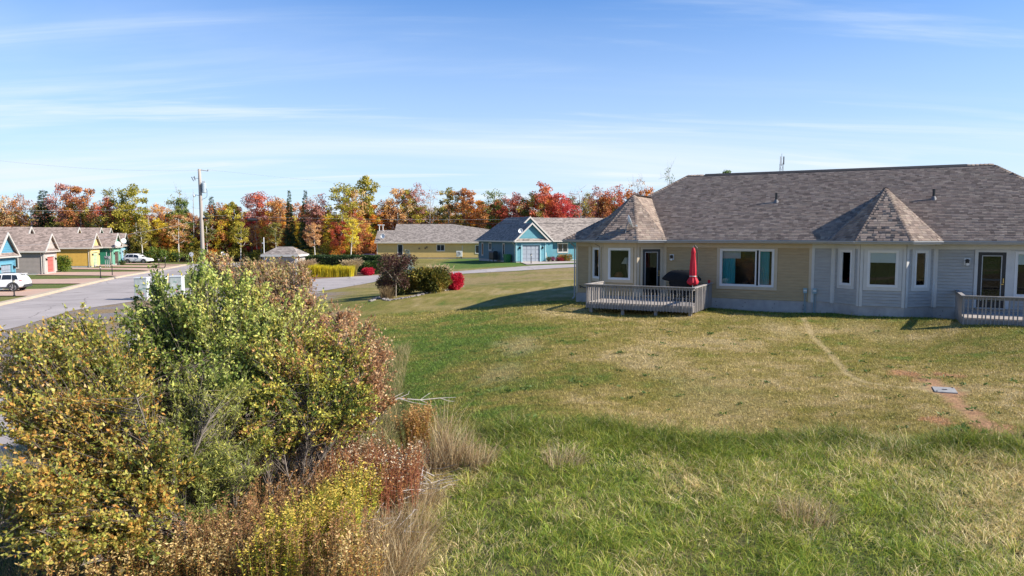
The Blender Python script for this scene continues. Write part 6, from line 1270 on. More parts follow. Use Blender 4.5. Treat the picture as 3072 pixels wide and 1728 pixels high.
def mailboxes():
    a = at_z(403, 898, .08); 
    def art(mt, w, h): pass
    mg = pmat('pale_green_panel', (.44, .48, .45), .5, .22, 2.5); ms = pmat('mailbox_metal', (.50, .53, .52), .45, .05, 3); mp = pmat('pink_print', (.62, .22, .26), .6, .3, 6); mw = pmat('pale_print', (.60, .63, .60), .6, .1, 5); mgd = pmat('sage_print', (.20, .32, .25), .6, .3, 5)
    for i, (px, lab) in enumerate(((404, 'pale green community mailbox with a floral panel, left of three'), (440, 'pale green community mailbox with a floral panel, middle of three'), (476, 'pale green community mailbox with a floral panel, right of three'))):
        x = at_y(px, 898, a[1])[0]; y = a[1] + i * .9; z = hz1(x, y); B = empty('community_mailbox', (x, y, z), R(4), lab, 'mailbox', 'row of community mailboxes'); w, h = .92, 1.42
        m = MB(); m.box(-.02, w + .02, -.05, .75, -.2, .24); m.build('pad', M_CONC, B)
        m = MB(); m.box(0, w, 0, .62, .26, .26 + h); m.build('cabinet', ms, B)
        m = MB(); m.box(.04, w - .04, -.008, -.001, .36, .26 + h - .06); pn = m.build('art_panel', mg, B)
        rg = random.Random(i + 4)
        for k in range(7):
            cx, cz = rg.uniform(.2, w - .2), rg.choice((.5, .55, .62, 1.05, 1.12)); q = MB()
            for j in range(5): an = j * 1.2566 + rg.random(); r = rg.uniform(.05, .10); q.poly([(cx, -.012, cz), (cx + r * math.cos(an - .3), -.012, cz + r * math.sin(an - .3)), (cx + 1.3 * r * math.cos(an), -.012, cz + 1.3 * r * math.sin(an)), (cx + r * math.cos(an + .3), -.012, cz + r * math.sin(an + .3))])
            q.build('printed_flower', (mp, mp, mw)[k % 3], pn)
        for k in range(5):
            q = MB(); x0, zz = rg.uniform(.1, w - .3), rg.uniform(.7, 1.4); q.poly([(x0, -.011, zz), (x0 + .28, -.011, zz - .05), (x0 + .32, -.011, zz + .03), (x0 + .1, -.011, zz + .08)]); q.build('printed_leaf', (mgd, mw)[k % 2], pn)
        m = MB(); m.box(-.03, w + .03, -.04, .66, .26 + h, .26 + h + .07); m.build('roof_cap', pmat('mailbox_white', (.66, .68, .67), .4), B)
mailboxes()
def post_lamp(x, y, h, label, z=None):
    z = hz1(x, y) if z is None else z; L_ = empty('post_lamp', (x, y, z), 0, label, 'post lamp', 'black post lamps along the drives'); m = MB(); m.lathe([(.10, -.1), (.10, .06), (.05, .12), (.045, h - .28), (.08, h - .25), (.03, h - .24)], 10); m.build('post', M_BLACK, L_)
    m = MB(); m.lathe([(.05, 0), (.085, .03), (.10, .16), (.06, .20)], 8, (0, 0, h - .24)); m.build('lantern_glass', pmat('dim_lantern_glass', (.45, .42, .36), .3), L_); m = MB(); m.lathe([(.13, 0), (.05, .08), (.015, .14)], 8, (0, 0, h - .05)); m.build('lantern_cap', M_BLACK, L_)
for px, pb, pt, lab in ((43, 889, 839, 'black post lamp on the lawn in front of the white hatchback'), (302, 834, 799, 'black post lamp on the green strip before the red garage drive, nearer one'), (337, 827, 791, 'black post lamp beside the green cottage drive, farther one'), (477, 803, 776, 'black post lamp on the far lawn strip, left of two'), (496, 802.5, 771, 'black post lamp on the far lawn strip, right of two')):
    q = at_z(px, pb, 0); h = at_y(px, pt, q[1])[2]; post_lamp(q[0], q[1], h, lab, 0)
q = BL(.6, -3.1); post_lamp(q[0], q[1], at_y(1559, 762, q[1])[2] - hz1(q[0], q[1]), 'black post lamp in front of the gray garage door, blue cottage')
def sign():
    p = at_y(668, 800, 92); z = hz1(p[0], 92); S = empty('street_sign', (p[0], 92, z), 0, 'white street name sign on a thin post, above the rust shrub', 'street sign'); zt = at_y(668, 757, 92)[2] - z
    m = MB(); m.tube([(0, 0, -.2), (0, 0, zt)], .035, 6); m.build('post', M_GUTTER, S); m = MB(); m.box(.06, .62, -.012, .012, zt - .36, zt - .16); m.build('name_blade', M_WHITE, S); m = MB(); m.prism([(-.02, -.35, zt - .14), (.02, -.35, zt - .14), (.02, .35, zt - .14), (-.02, .35, zt - .14)], (0, 0, .2)); m.build('cross_blade', M_WHITE, S)
    p = at_y(576, 800, 104); z = hz1(p[0], 104); zt = at_y(576, 763, 104)[2] - z; S = empty('road_sign', (p[0], 104, z), 0, 'small white road sign at the far side of the street, left of the pole', 'road sign'); m = MB(); m.tube([(.3, 0, -.2), (0, 0, zt)], .04, 6); m.build('post', M_GUTTER, S); m = MB(); m.lathe([(.34, 0), (.34, .02)], 8); o = m.build('sign_plate', M_WHITE, S); o.rotation_euler = (R(90), 0, 0); o.location = (-.02, -.05, zt)
sign()
for px, py, Y, lab in ((354, 737, 112, 'white satellite dish on the eave of the green cottage'), (371, 727, 121, 'white satellite dish on the small pale blue cottage')):
    p = at_y(px, py, Y); dish('satellite_dish', (p[0], p[1], p[2] - .6), R(35), .85, lab, 'satellite dishes on roofs', -25)
def meters():
    p = at_z(318, 803, 0); T = empty('meter_rack', (p[0], p[1] - .1, 0), 0, 'gray electric meters and conduits on the green cottage wall', 'meter rack'); 
    for k in range(3): m = MB(); m.tube([(k * .28, 0, .0), (k * .28, 0, 1.35)], .05, 6); m.build('conduit', M_GUTTER, T)
    m = MB(); m.box(-.12, .68, -.08, .1, 1.3, 1.75); m.build('meter_box', pmat('meter_gray', (.30, .31, .31), .5), T); m = MB(); m.tube([(.2, 0, 1.7), (.2, 0, 2.35)], .05, 6); m.build('riser', M_GUTTER, T)
    for k in range(2): m = MB(); m.lathe([(.12, 0), (.12, .05), (.09, .09)], 10); o = m.build('meter_dial', pmat('meter_glass', (.2, .21, .22), .2), T); o.rotation_euler = (R(90), 0, 0); o.location = (.1 + k * .36, -.08, 1.52)
meters()

# ------------------------------------------------------------------ thicket in the near left
def thicket(name, label, base, blobs, ntw, nleaf, lsize, lwid, pal, seed, twcol, dead=.0, curl=.35, trans=.4, stemr=.017, droop=0.0, upright=.0):
    """blobs: (px, py, rx, ry, depth) in the photograph, turned into volumes at their own distance"""
    rg = np.random.default_rng(seed); b = at_y(base[0], base[1], base[2]); b[2] = hz1(b[0], b[1]); r = empty(name, tuple(b), 0, label, 'shrub', 'shrubs of the near thicket')
    cs = []; rs = []
    for px, py, rx, ry, Y in blobs:
        cs.append(at_y(px, py, Y) - b); k = Y / FPX; rs.append((rx * k, max(rx, ry) * .85 * k, ry * k))
    cs = np.array(cs); rs = np.array(rs); vol = rs.prod(1) ** .7; ids = rg.choice(len(cs), ntw, p=vol / vol.sum())
    g = unit(rg.normal(size=(ntw, 3))) * rg.uniform(.02, 1, (ntw, 1)) ** .42; lump = .78 + .5 * fbm(g[:, 0] * 2.2 + ids * 3.7, g[:, 2] * 2.2 + g[:, 1] * 1.7, seed, 2)[:, None]
    NS = 11; sub = unit(rg.normal(size=(len(cs), NS, 3))) * rg.uniform(.45, 1.18, (len(cs), NS, 1)); sz = rg.uniform(.18, .44, (len(cs), NS, 1)); pk = rg.integers(0, NS, ntw); loose = (rg.uniform(size=ntw) < .30)[:, None]
    end = cs[ids] + np.where(loose, g * lump * 1.12, sub[ids, pk] + g * sz[ids, pk]) * rs[ids]; end[:, 2] = np.maximum(end[:, 2], .12)
    # main stems: several per blob, from the base spreading up
    sm = []; sr = []; K = 9; T = np.linspace(0, 1, K)[:, None]; owner = []
    for i in range(len(cs)):
        for _ in range(4):
            e = cs[i] + rg.normal(0, .45, 3) * rs[i]; s0 = np.r_[rg.normal(0, .30, 2), -.1]; mid = e * np.array([.42, .42, .50]) + rg.normal(0, .14, 3); p = (1 - T) ** 2 * s0 + 2 * T * (1 - T) * mid + T ** 2 * e + np.cumsum(rg.normal(0, .012, (K, 3)), 0); sm.append(p); sr.append(stemr * rg.uniform(.6, 1.2) * (1 - .8 * T[:, 0])); owner.append(i)
    sm = np.array(sm); sr = np.array(sr); V, F = tubes_np(sm, sr, 5); ow = np.array(owner)
    st = np_mesh('stems', V, F, pmat('thicket_bark', (.21, .175, .145), .9, .3, 6), r, smooth=True); st['kind'] = 'stuff'
    # twigs: leave a stem of their blob and bend to the end point
    cand = [np.flatnonzero(ow == i) for i in range(len(cs))]; pick = np.array([cand[i][rg.integers(len(cand[i]))] for i in ids]); tt = rg.uniform(3.5, K - 1.01, ntw); ti = tt.astype(int); s0 = sm[pick, ti] + (sm[pick, ti + 1] - sm[pick, ti]) * (tt - ti)[:, None]
    d = end - s0; end = end + unit(d) * (.22 * rg.uniform(0, 1, (ntw, 1)) ** 4); d = end - s0; mid = s0 + d * .5 + np.array([0, 0, .10]) * np.linalg.norm(d, axis=1)[:, None] + rg.normal(0, .04, (ntw, 3)); end = end + np.array([0, 0, upright]) * rg.uniform(0, 1, (ntw, 1)); KT = 5; t = np.linspace(0, 1, KT)[None, :, None]
    tw = (1 - t) ** 2 * s0[:, None] + 2 * t * (1 - t) * mid[:, None] + t ** 2 * end[:, None]; tw[:, :, 2] -= droop * t[:, :, 0] ** 2; V, F = tubes_np(tw, np.broadcast_to(np.array([.0055, .0045, .0035, .0028, .0015]), (ntw, KT)), 3)
    to = np_mesh('twigs', V, F, pmat('thicket_twig_' + str(seed), twcol, .9, .2, 6), r); to['kind'] = 'stuff'
    # leaves along the outer part of each twig
    live = rg.uniform(size=ntw) > dead; L_ = int(1.5 * nleaf / max(1, live.sum())); li = np.repeat(np.flatnonzero(live), L_); f = rg.uniform(.30, 1.02, len(li)) ** .8; fi = np.clip(f, 0, 1) * (KT - 1); k0 = np.minimum(fi.astype(int), KT - 2); fr = (fi - k0)[:, None]
    P = tw[li, k0] * (1 - fr) + tw[li, k0 + 1] * fr; dirn = unit(tw[li, KT - 1] - tw[li, KT - 2]); D = dirn * .7 + rg.normal(0, .65, (len(li), 3)) + np.array([0, 0, .12]); P = P + rg.normal(0, .012, P.shape)
    V, F = leaves(P, D, rg.uniform(lsize * .6, lsize * 1.25, len(li)), rg.uniform(lwid * .65, lwid * 1.2, len(li)), curl, rg)
    cols = np.array(pal); twt = np.clip(rg.normal(.5, .25, ntw) + 1.3 * (fbm(end[:, 0] * .9 + seed, end[:, 2] * .9, seed + 3, 3) - .5), 0, 1)[li]; q = np.clip(twt + rg.normal(0, .18, len(li)), 0, .999) * len(cols); c = np.minimum(cols[q.astype(int)] * THICKGAIN * rg.uniform(.65, 1.3, (len(li), 1)), .8)
    fo = np_mesh('foliage', V, F, leafmat('leaf_thicket', trans, .42), r, col=np.repeat(c, 4, 0)); fo['kind'] = 'stuff'
    return r
TW = (.17, .135, .11); THICKGAIN = 2.15
thicket('orange_green_shrub', 'big olive green shrub turning orange and red, nearest at the left edge', (520, 1665, 10.4), [(120, 1070, 175, 105, 11.2), (300, 1090, 190, 140, 11.6), (70, 1240, 160, 110, 10.5), (290, 1290, 210, 150, 10.6), (130, 1455, 190, 110, 9.6), (350, 1500, 190, 130, 9.9), (430, 1370, 170, 140, 10.4), (90, 1600, 170, 80, 9.2), (300, 1640, 170, 70, 9.4), (210, 985, 90, 60, 11.8)],
        3300, 52000, .066, .040, [(.075, .095, .02), (.11, .125, .025), (.15, .16, .03), (.20, .19, .035), (.23, .20, .045), (.17, .17, .035), (.28, .19, .045), (.22, .19, .04), (.30, .14, .035), (.26, .17, .04)], 41, TW, .08, stemr=.02)
thicket('tall_green_shrub', 'tall light green shrub with upright tips hiding the mailboxes', (640, 1540, 12.0), [(600, 905, 75, 95, 12.9), (590, 1010, 150, 110, 12.6), (470, 925, 75, 80, 12.7), (450, 1030, 130, 100, 12.5), (735, 915, 85, 85, 13.1), (760, 1020, 140, 110, 12.9), (620, 1130, 200, 110, 12.3), (880, 985, 90, 90, 13.0), (600, 835, 34, 60, 13.0), (472, 855, 26, 45, 12.7), (800, 1120, 120, 100, 12.6)],
        3000, 50000, .066, .042, [(.06, .085, .018), (.10, .13, .026), (.16, .19, .04), (.22, .25, .06), (.30, .31, .09), (.34, .32, .08), (.24, .21, .05)], 42, TW, .07, upright=.08)
thicket('gray_green_willow', 'silvery gray green willow in the middle of the thicket', (600, 1610, 10.9), [(640, 1220, 140, 110, 11.4), (560, 1360, 150, 130, 10.9), (690, 1400, 110, 110, 11.0), (520, 1520, 100, 90, 10.6), (640, 1530, 70, 80, 10.6)], 1300, 20000, .085, .017, [(.10, .12, .03), (.15, .17, .04), (.21, .22, .06), (.27, .25, .06), (.12, .13, .025)], 43, (.18, .15, .12), .06)
thicket('yellow_green_shrub', 'spreading yellow green shrub at the right of the thicket', (850, 1420, 12.0), [(880, 1120, 150, 110, 12.3), (1000, 1140, 130, 105, 12.5), (930, 1240, 150, 95, 12.0), (820, 1260, 120, 100, 11.8), (1060, 1225, 85, 75, 12.2), (940, 1050, 120, 80, 12.9)], 2200, 34000, .060, .036, [(.06, .085, .018), (.12, .135, .025), (.20, .20, .035), (.30, .27, .05), (.34, .26, .05), (.25, .13, .05)], 44, TW, .1)
thicket('rust_shrub', 'rust brown shrub with pinkish leaves along the back of the thicket', (960, 1330, 13.6), [(655, 790, 55, 30, 15.2), (740, 830, 110, 50, 14.9), (850, 865, 85, 65, 14.6), (910, 950, 80, 80, 14.4), (1010, 985, 95, 75, 14.2), (1070, 1060, 95, 90, 13.9), (1125, 1130, 55, 80, 13.6), (1120, 1210, 60, 45, 13.3), (800, 930, 90, 70, 14.4), (1030, 1050, 90, 70, 12.9), (1090, 1150, 70, 70, 12.6)], 2900, 38000, .062, .034, [(.18, .10, .055), (.24, .14, .07), (.32, .20, .10), (.26, .12, .05), (.36, .25, .13), (.15, .14, .045), (.22, .18, .06)], 45, (.24, .17, .14), .15)

# ------------------------------------------------------------------ grasses and weeds
def blades(name, label, X, Y, h, lean, width, cols, trans=.3, rows=4, matname='leaf_grass', seed=1, cat='grass'):
    """curved ribbons: X,Y bases, h heights, lean (n,2) horizontal travel of the tip, cols (n,3)"""
    rg = np.random.default_rng(seed); n = len(X); T = np.linspace(0, 1, rows); Z = hz(X, Y) - .01; path = np.zeros((n, rows, 3)); path[:, :, 0] = X[:, None] + lean[:, :1] * (T ** 1.7)[None]; path[:, :, 1] = Y[:, None] + lean[:, 1:] * (T ** 1.7)[None]
    ln = np.hypot(lean[:, 0], lean[:, 1]) / np.maximum(h, .01); zz = (T[None] - .30 * np.clip(ln, 0, 1.6)[:, None] * T[None] ** 2.4); path[:, :, 2] = Z[:, None] + h[:, None] * zz
    a = rg.uniform(0, 6.283, n); d = np.stack([np.cos(a), np.sin(a), np.zeros(n)], 1); w = np.broadcast_to(width, (n,))[:, None] * np.array([1, .85, .6, .1] if rows == 4 else ([1, .65, .1] if rows == 3 else [1, .1]))[None]
    V = np.stack([path - d[:, None] * w[..., None] / 2, path + d[:, None] * w[..., None] / 2], 2).reshape(-1, 3); i = np.arange(n)[:, None] * (2 * rows) + np.arange(rows - 1)[None] * 2; F = np.stack([i, i + 1, i + 3, i + 2], -1).reshape(-1, 4)
    o = np_mesh(name, V, F, leafmat(matname, trans, .5), None, col=np.repeat(cols, 2 * rows, 0)); return tag(o, label, cat, None, 'stuff')
def in_view(x, y, z=.8, m=620):
    dep = y * _c - (z - CAMZ) * _s; up = y * _s + (z - CAMZ) * _c; px = CX + FPX * x / dep; py = CY - FPX * up / dep; return (px > -m) & (px < 3072 + m) & (py < 2000)
def long_grass():
    rg = np.random.default_rng(61); m = 35000; x = rg.uniform(-5, 16, m); y = rg.uniform(7.2, 15.8, m); by = boundary_y(x); edge = by + .26 * (fbm(x * 1.7, y * 1.7, 71, 3) - .5) * 2
    big = fbm(x * .8, y * .8, 72, 3); k = (y < edge) & in_view(x, y) & (x > -2.9 + .1 * (y - 9) + .5 * (rg.uniform(size=m) - .5)) & (rg.uniform(size=m) < .55 + .6 * big)
    k &= seg_dist(x, y, SOILW) > .12 + .3 * rg.uniform(size=m)
    x, y, by, big = x[k], y[k], by[k], big[k]; m = len(x); near = sstep(1.7, .2, by - y)
    dry = np.clip((fbm(x * .55, y * .6, 73, 3) - .5) * 2.6 + .30 + rg.normal(0, .22, m) - .60 * near + .40 * sstep(-.2, -1.8, x) + .10 * sstep(11, 8, y), 0, 1)
    ht = (.09 + .11 * big ** 1.4 + .14 * near) * rg.uniform(.55, 1.5, m) * np.where(rg.uniform(size=m) < .05, 1.6, 1); ta = 6.283 * fbm(x * .3, y * .3, 74, 2) * 1.3 + rg.normal(0, 1.0, m); tone = rg.uniform(.68, 1.3, m) * (.8 + .4 * fbm(x * 2.2, y * 2.2, 75, 2)); hue = rg.uniform(size=m)
    nb = rg.integers(10, 19, m); t = np.repeat(np.arange(m), nb); n = len(t); a = rg.uniform(0, 6.283, n); q = np.sqrt(rg.uniform(0, 1, n)); rad = .05 + .10 * rg.uniform(size=m)[t]
    X = x[t] + np.cos(a) * q * rad; Y = y[t] + np.sin(a) * q * rad; h = ht[t] * rg.uniform(.45, 1.2, n); out = h * (.35 + .9 * q) * rg.uniform(.5, 1.4, n); bend = h * rg.uniform(0, .7, n)
    lean = np.stack([np.cos(a) * out + np.cos(ta[t]) * bend + .08 * h, np.sin(a) * out + np.sin(ta[t]) * bend], 1)
    g = np.array([(.115, .165, .020), (.16, .195, .025), (.21, .23, .035), (.08, .13, .018), (.265, .26, .045)]); st = np.array([(.40, .31, .14), (.48, .38, .19), (.33, .25, .11), (.28, .24, .08), (.54, .44, .25)])
    gi = np.clip(hue[t] * 5 + rg.normal(0, .8, n), 0, 4.99).astype(int); c = np.where((rg.uniform(size=n) < dry[t] * .85 + .05)[:, None], st[rg.integers(0, 5, n)], g[gi]) * (tone[t] * (1.14 - .34 * near[t]) * rg.uniform(.75, 1.3, n))[:, None] * GRASSGAIN
    blades('long_grass', 'rough uncut grass with dry straw patches along the front of the lawn', X, Y, h, lean, rg.uniform(.006, .012, n), c, .4, 4, 'leaf_long_grass', 62)
GRASSGAIN = 1.55
long_grass()
def mown_grass():
    rg = np.random.default_rng(63); n = 720000; u = rg.uniform(0, 1, n); y = 13.0 * (36 / 13.0) ** u; x = rg.uniform(-.72, 1.0, n) * y; o = (x - HA[0]) * HN[0] + (y - HA[1]) * HN[1]; t = (x - HA[0]) * HU[0] + (y - HA[1]) * HU[1]
    by = boundary_y(x); keep = (y > by - .3) & in_view(x, y) & ~((o < .02) & (t > -.1)) & (x > -4.6 - .12 * (y - 15)) & (seg_dist(x, y, SOILW) > .10 + .34 * rg.uniform(size=n)) & (np.hypot(x - LIDP[0], (y - LIDP[1])) > .55) & ((seg_dist(x, y, PATHW) > .10) | (rg.uniform(size=n) < .12))
    x, y = x[keep], y[keep]; n = len(x); c = ground_color(x, y); c = c * (1.0 + .5 * (fbm(x * 9, y * 9, 64, 2) - .5))[:, None] * rg.uniform(.45, 1.6, (n, 1)) * np.array([1.12, 1.10, 1.1]) * GRASSGAIN
    h = (.035 + .0008 * y) * rg.uniform(.5, 1.5, n) * (1 + 1.2 * (rg.uniform(size=n) < .02)); ang = rg.uniform(0, 6.283, n); lean = np.stack([np.cos(ang), np.sin(ang)], 1) * (h * rg.uniform(.2, 1.3, n))[:, None]
    blades('mown_grass', 'short mown lawn grass, green and tan, sloping up to the house', x, y, h, lean, .006 + .0004 * y, c, .3, 3, 'leaf_mown_grass', 65)
    # broad leaved weeds scattered over the lawn
    m = 130; x = rg.uniform(-3, 13, m); y = rg.uniform(14, 26, m); by = boundary_y(x); k = (y > by + .05) & in_view(x, y); x, y = np.r_[x[k], np.array([ground_at(1745, 1268)[0], ground_at(2880, 1295)[0], ground_at(1590, 1262)[0]])], np.r_[y[k], np.array([ground_at(1745, 1268)[1], ground_at(2880, 1295)[1], ground_at(1590, 1262)[1]])]
    P = []; D = []; S = []
    for i in range(len(x)):
        big = 2.6 if i >= len(x) - 3 else rg.uniform(.6, 1.3); q = int(9 * big); a = rg.uniform(0, 6.283, q); P.append(np.stack([x[i] + rg.normal(0, .05 * big, q), y[i] + rg.normal(0, .05 * big, q), np.full(q, hz1(x[i], y[i]) + .03)], 1)); D.append(np.stack([np.cos(a), np.sin(a), rg.uniform(.2, .9, q)], 1)); S.append(np.full(q, .09 * big ** .6))
    P, D, S = np.concatenate(P), np.concatenate(D), np.concatenate(S); V, F = leaves(P, D, S * rg.uniform(.7, 1.2, len(S)), S * .4, .3, rg); o = np_mesh('lawn_weeds', V, F, leafmat('leaf_weeds', .3), None, col=np.repeat(np.array([.09, .15, .03]) * rg.uniform(.7, 1.3, (len(P), 1)), 4, 0)); tag(o, 'dark green broad leaved weeds dotted over the mown lawn', 'weeds', None, 'stuff')
mown_grass()
def verge_grass():
    rg = np.random.default_rng(66); n = 90000; x = rg.uniform(-14, -2.5, n); y = rg.uniform(7, 26, n); k = (x > -11.5 - .12 * (y - 16)) & in_view(x, y, .2) & (x < -2.0 - .1 * (y - 9)); x, y = x[k], y[k]; n = len(x)
    h = rg.uniform(.15, .5, n); a = rg.uniform(0, 6.283, n); lean = np.stack([np.cos(a), np.sin(a)], 1) * (h * rg.uniform(.2, 1.1, n))[:, None]; p = np.array([(.34, .25, .11), (.26, .19, .08), (.16, .17, .05), (.10, .13, .03), (.40, .31, .16)]); c = p[rg.integers(0, 5, n)] * rg.uniform(.6, 1.2, (n, 1)) * GRASSGAIN
    blades('undergrowth', 'tangled brown and green undergrowth below the thicket', x, y, h, lean, .009, c, .3, 3, 'leaf_long_grass', 67, 'undergrowth')
verge_grass()
def weeds(name, label, spots, n, hmin, hmax, stemc, leafc, tipc, seed, leafn=26, tipn=10, lsize=.05, cat='wild plants', spread=.3, tipsize=.018, bare=.25):
    """tall wild herbs: stem, narrow leaves, a plume or fluffy seed head; spots = (px, py of the foot, radius m, weight)"""
    rg = np.random.default_rng(seed); ws = np.array([s[3] for s in spots], float); ids = rg.choice(len(spots), n, p=ws / ws.sum()); G = np.array([ground_at(s[0], s[1])[:2] for s in spots]); rad = np.array([s[2] for s in spots]); a = rg.uniform(0, 6.283, n); q = np.sqrt(rg.uniform(0, 1, n)) * rad[ids]
    b = np.stack([G[ids, 0] + np.cos(a) * q, G[ids, 1] + np.sin(a) * q], 1); z = hz(b[:, 0], b[:, 1]); h = rg.uniform(hmin, hmax, n) * (.82 + .36 * fbm(b[:, 0] * 2, b[:, 1] * 2, seed, 2)); K = 5; T = np.linspace(0, 1, K); lean = rg.normal(0, spread * .4, (n, 2)) * h[:, None]
    path = np.zeros((n, K, 3)); path[:, :, 0] = b[:, :1] + lean[:, :1] * T ** 1.5; path[:, :, 1] = b[:, 1:] + lean[:, 1:] * T ** 1.5; path[:, :, 2] = z[:, None] + h[:, None] * T
    V, F = tubes_np(path, np.broadcast_to(np.array([.005, .0045, .0038, .003, .002]), (n, K)), 3); VV = [V]; FF = [F]; sc = np.array(stemc); CC = [np.repeat(sc[rg.integers(0, len(sc), n)] * rg.uniform(.7, 1.2, (n, 1)), K * 3, 0)]; off = len(V)
    li = np.repeat(np.arange(n), leafn); f = rg.uniform(bare, .92, len(li)); fi = f * (K - 1); k0 = np.minimum(fi.astype(int), K - 2); fr = (fi - k0)[:, None]; P = path[li, k0] * (1 - fr) + path[li, k0 + 1] * fr; aa = rg.uniform(0, 6.283, len(li)); D = np.stack([np.cos(aa), np.sin(aa), rg.uniform(-.3, .6, len(li))], 1); tap = (1.25 - .7 * f)
    V, F = leaves(P, D, lsize * rg.uniform(.6, 1.4, len(li)) * tap, lsize * .24 * rg.uniform(.7, 1.3, len(li)), .4, rg); VV.append(V); FF.append(F + off); lc = np.array(leafc); CC.append(np.repeat(lc[rg.integers(0, len(lc), len(li))] * rg.uniform(.65, 1.25, (len(li), 1)), 4, 0)); off += len(V)
    if tipn:
        ti = np.repeat(np.arange(n), tipn); f = rg.uniform(0, 1, len(ti)); P = path[ti, -1] - (path[ti, -1] - path[ti, -2]) * f[:, None] * .9; aa = rg.uniform(0, 6.283, len(ti)); D = np.stack([np.cos(aa), np.sin(aa), rg.uniform(.1, 1.0, len(ti))], 1); P = P + D * (.045 * f[:, None])
        V, F = leaves(P, D, tipsize * 2.4 * rg.uniform(.6, 1.4, len(ti)), tipsize * rg.uniform(.8, 1.6, len(ti)), .5, rg); VV.append(V); FF.append(F + off); tcs = np.array(tipc); CC.append(np.repeat(tcs[rg.integers(0, len(tcs), len(ti))] * rg.uniform(.7, 1.25, (len(ti), 1)), 4, 0))
    o = np_mesh(name, np.concatenate(VV), np.concatenate(FF), leafmat('leaf_weeds', .3), None, col=np.minimum(np.concatenate(CC) * 1.3, .85)); return tag(o, label, cat, None, 'stuff')
RUST = [(.26, .10, .035), (.34, .14, .045), (.20, .075, .03), (.38, .19, .06)]
weeds('rust_wildflowers', 'rust brown wild asters with fluffy cream seed heads beside the long grass', [(1130, 1560, .75, 4), (1060, 1500, .6, 3), (1190, 1510, .45, 2), (1010, 1470, .5, 1.2)], 360, .75, 1.15, [(.22, .08, .05), (.30, .10, .06)], RUST, [(.62, .50, .34), (.40, .24, .11), (.30, .15, .06), (.28, .13, .05)], 81, 34, 9, .05)
weeds('orange_goldenrod', 'clump of tall orange goldenrod standing out above the long grass', [(1250, 1385, .26, 1)], 90, .85, 1.2, [(.30, .13, .05)], [(.42, .22, .05), (.34, .24, .05), (.46, .28, .07), (.28, .22, .05)], [(.48, .30, .12), (.40, .22, .08)], 82, 46, 14, .055)
weeds('yellow_goldenrod', 'bright yellow green goldenrod clump at the foot of the shrubs', [(985, 1690, .55, 3), (1075, 1600, .32, 2), (900, 1740, .45, 2), (1010, 1640, .4, 2), (830, 1790, .4, 1.5)], 400, .80, 1.15, [(.20, .22, .05)], [(.36, .36, .03), (.50, .42, .04), (.28, .31, .03), (.52, .36, .06)], [(.50, .36, .07)], 83, 44, 8, .06)
weeds('brown_goldenrod', 'tangle of brown goldenrod stalks and seed plumes below the thicket', [(720, 1700, .7, 3), (860, 1640, .7, 3), (950, 1560, .6, 2), (640, 1740, .6, 2), (840, 1760, .7, 3), (1000, 1760, .5, 2), (780, 1560, .6, 1.5), (930, 1470, .5, 1.2)], 520, .65, 1.15, [(.24, .12, .06), (.30, .18, .09)], [(.26, .14, .05), (.32, .20, .06), (.20, .16, .05), (.34, .17, .05)], [(.36, .23, .10), (.30, .15, .06), (.26, .12, .05)], 84, 34, 8, .05)
weeds('orange_wildflowers', 'orange and olive weeds along the bottom edge under the nearest shrub', [(560, 1760, .6, 2), (420, 1790, .7, 2), (690, 1790, .5, 2), (250, 1800, .7, 1), (1060, 1790, .4, 1)], 380, .5, .9, [(.28, .13, .05)], [(.40, .20, .05), (.30, .22, .05), (.22, .22, .05), (.46, .30, .08)], [(.48, .34, .14)], 85, 30, 10, .055)
def straw():
    rg = np.random.default_rng(86); X = []; Y = []; H = []; LX = []
    for px, py, rad, n, h, lx, ly in ((1360, 1400, .30, 260, .85, .10, .1), (1330, 1375, .16, 120, 1.25, -.05, .1), (1440, 1400, .28, 220, .55, .35, .2), (1290, 1420, .3, 260, .7, -.1, .1), (1215, 1620, .5, 700, .55, .2, -.1), (1170, 1720, .5, 700, .55, .1, -.1), (1260, 1530, .35, 380, .5, .2, 0), (1090, 1420, .5, 420, .75, 0, .1), (1010, 1390, .5, 360, .8, 0, .1), (1100, 1660, .4, 500, .6, .1, 0), (1535, 1285, .05, 26, .42, .0, 0), (1690, 1390, .35, 260, .35, .2, .1), (2420, 1560, .4, 240, .35, .2, .1), (900, 1600, .8, 600, .7, .05, 0)):
        g = ground_at(px, py); a = rg.uniform(0, 6.283, n); q = np.sqrt(rg.uniform(0, 1, n)) * rad; X.append(g[0] + np.cos(a) * q); Y.append(g[1] + np.sin(a) * q); hh = h * rg.uniform(.55, 1.15, n); H.append(hh); LX.append(np.stack([lx * hh + rg.normal(0, .28, n) * hh + np.cos(a) * q * .5, ly * hh + rg.normal(0, .28, n) * hh + np.sin(a) * q * .5], 1))
    X, Y, H, LX = map(np.concatenate, (X, Y, H, LX)); p = np.array([(.52, .40, .22), (.60, .48, .29), (.44, .32, .17), (.38, .24, .12)]); c = p[rg.integers(0, 4, len(X))] * rg.uniform(.7, 1.25, (len(X), 1)); blades('dry_grass', 'pale dry straw grass clumps between the wild flowers and long grass', X, Y, H, LX, .0095, c, .35, 4, 'leaf_long_grass', 87, 'dry grass')
straw()
M_DEAD = pmat('bleached_dead_branch', (.42, .37, .33), .9, .2, 4)
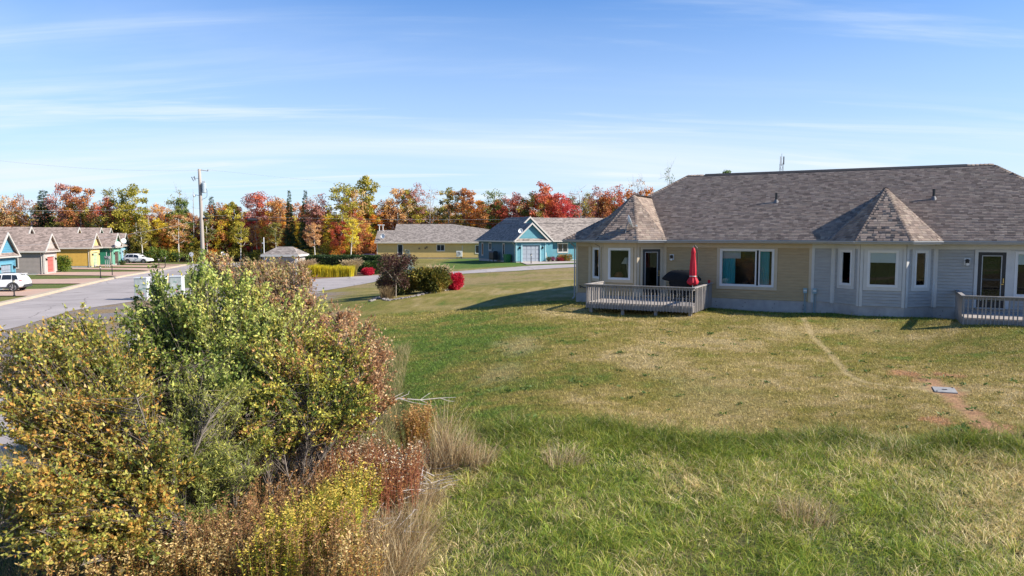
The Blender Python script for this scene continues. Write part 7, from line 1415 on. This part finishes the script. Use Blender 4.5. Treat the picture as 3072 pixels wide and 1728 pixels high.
def dead_branches():
    rg = np.random.default_rng(90); a = at_y(1122, 1262, 15.2); g = hz1(a[0], a[1]); B = empty('fallen_branch', (a[0], a[1], g), 0, 'bleached bare branch reaching out over the green lawn from the thicket', 'dead branch')
    P = lambda px, py, Y: at_y(px, py, Y) - np.array([a[0], a[1], g]); m = MB()
    main = [np.array([-.45, -.1, -.05]), np.array([-.2, -.05, .35]), P(1122, 1262, 15.2), P(1150, 1215, 15.5), P(1195, 1195, 15.7), P(1260, 1200, 15.8), P(1320, 1194, 16.0), P(1368, 1192, 16.1)]; m.tube(main, [.03, .026, .022, .018, .015, .011, .008, .004], 5)
    for pts in ([P(1195, 1195, 15.7), P(1225, 1182, 15.8), P(1228, 1172, 15.9)], [P(1260, 1200, 15.8), P(1285, 1182, 15.9), P(1292, 1178, 16)], [P(1150, 1215, 15.5), P(1160, 1235, 15.5), P(1147, 1240, 15.5)], [P(1195, 1195, 15.7), P(1240, 1208, 15.7), P(1300, 1217, 15.8)], [P(1260, 1200, 15.8), P(1290, 1212, 15.8)], [P(1320, 1194, 16), P(1345, 1203, 16.0), P(1362, 1204, 16.1)], [P(1150, 1215, 15.5), P(1185, 1190, 15.6), P(1210, 1178, 15.8)]): m.tube(pts, [.009, .006, .003][:len(pts)] if len(pts) == 3 else [.008, .004], 4)
    m.build('branch', M_DEAD, B)
    for nm, lab, spots in (('brush_pile', 'gray dead twigs heaped at the foot of the rust wildflowers', [(1060, 1610, .5), (1120, 1600, .45), (1150, 1630, .3)]), ('brush_pile', 'pale dead twigs lying beside the straw grass clump', [(1230, 1440, .35), (1260, 1420, .3), (1290, 1480, .25)])):
        c = ground_at(spots[0][0], spots[0][1]); B = empty(nm, tuple(c), 0, lab, 'brush pile', 'heaps of dead twigs'); m = MB()
        for px, py, r_ in spots:
            q = ground_at(px, py)
            for _ in range(26):
                s0 = np.array([q[0] + rg.normal(0, r_ * .6), q[1] + rg.normal(0, r_ * .6), hz1(q[0], q[1]) + rg.uniform(.02, .25)]) - c; an = rg.uniform(0, 6.283); l = rg.uniform(.25, .9); e = s0 + np.array([math.cos(an) * l, math.sin(an) * l, rg.uniform(-.05, .25)]); m.tube([s0, (s0 + e) / 2 + rg.normal(0, .04, 3), e], [.009, .007, .003], 4)
        m.build('twigs', M_DEAD, B)['kind'] = 'stuff'
dead_branches()
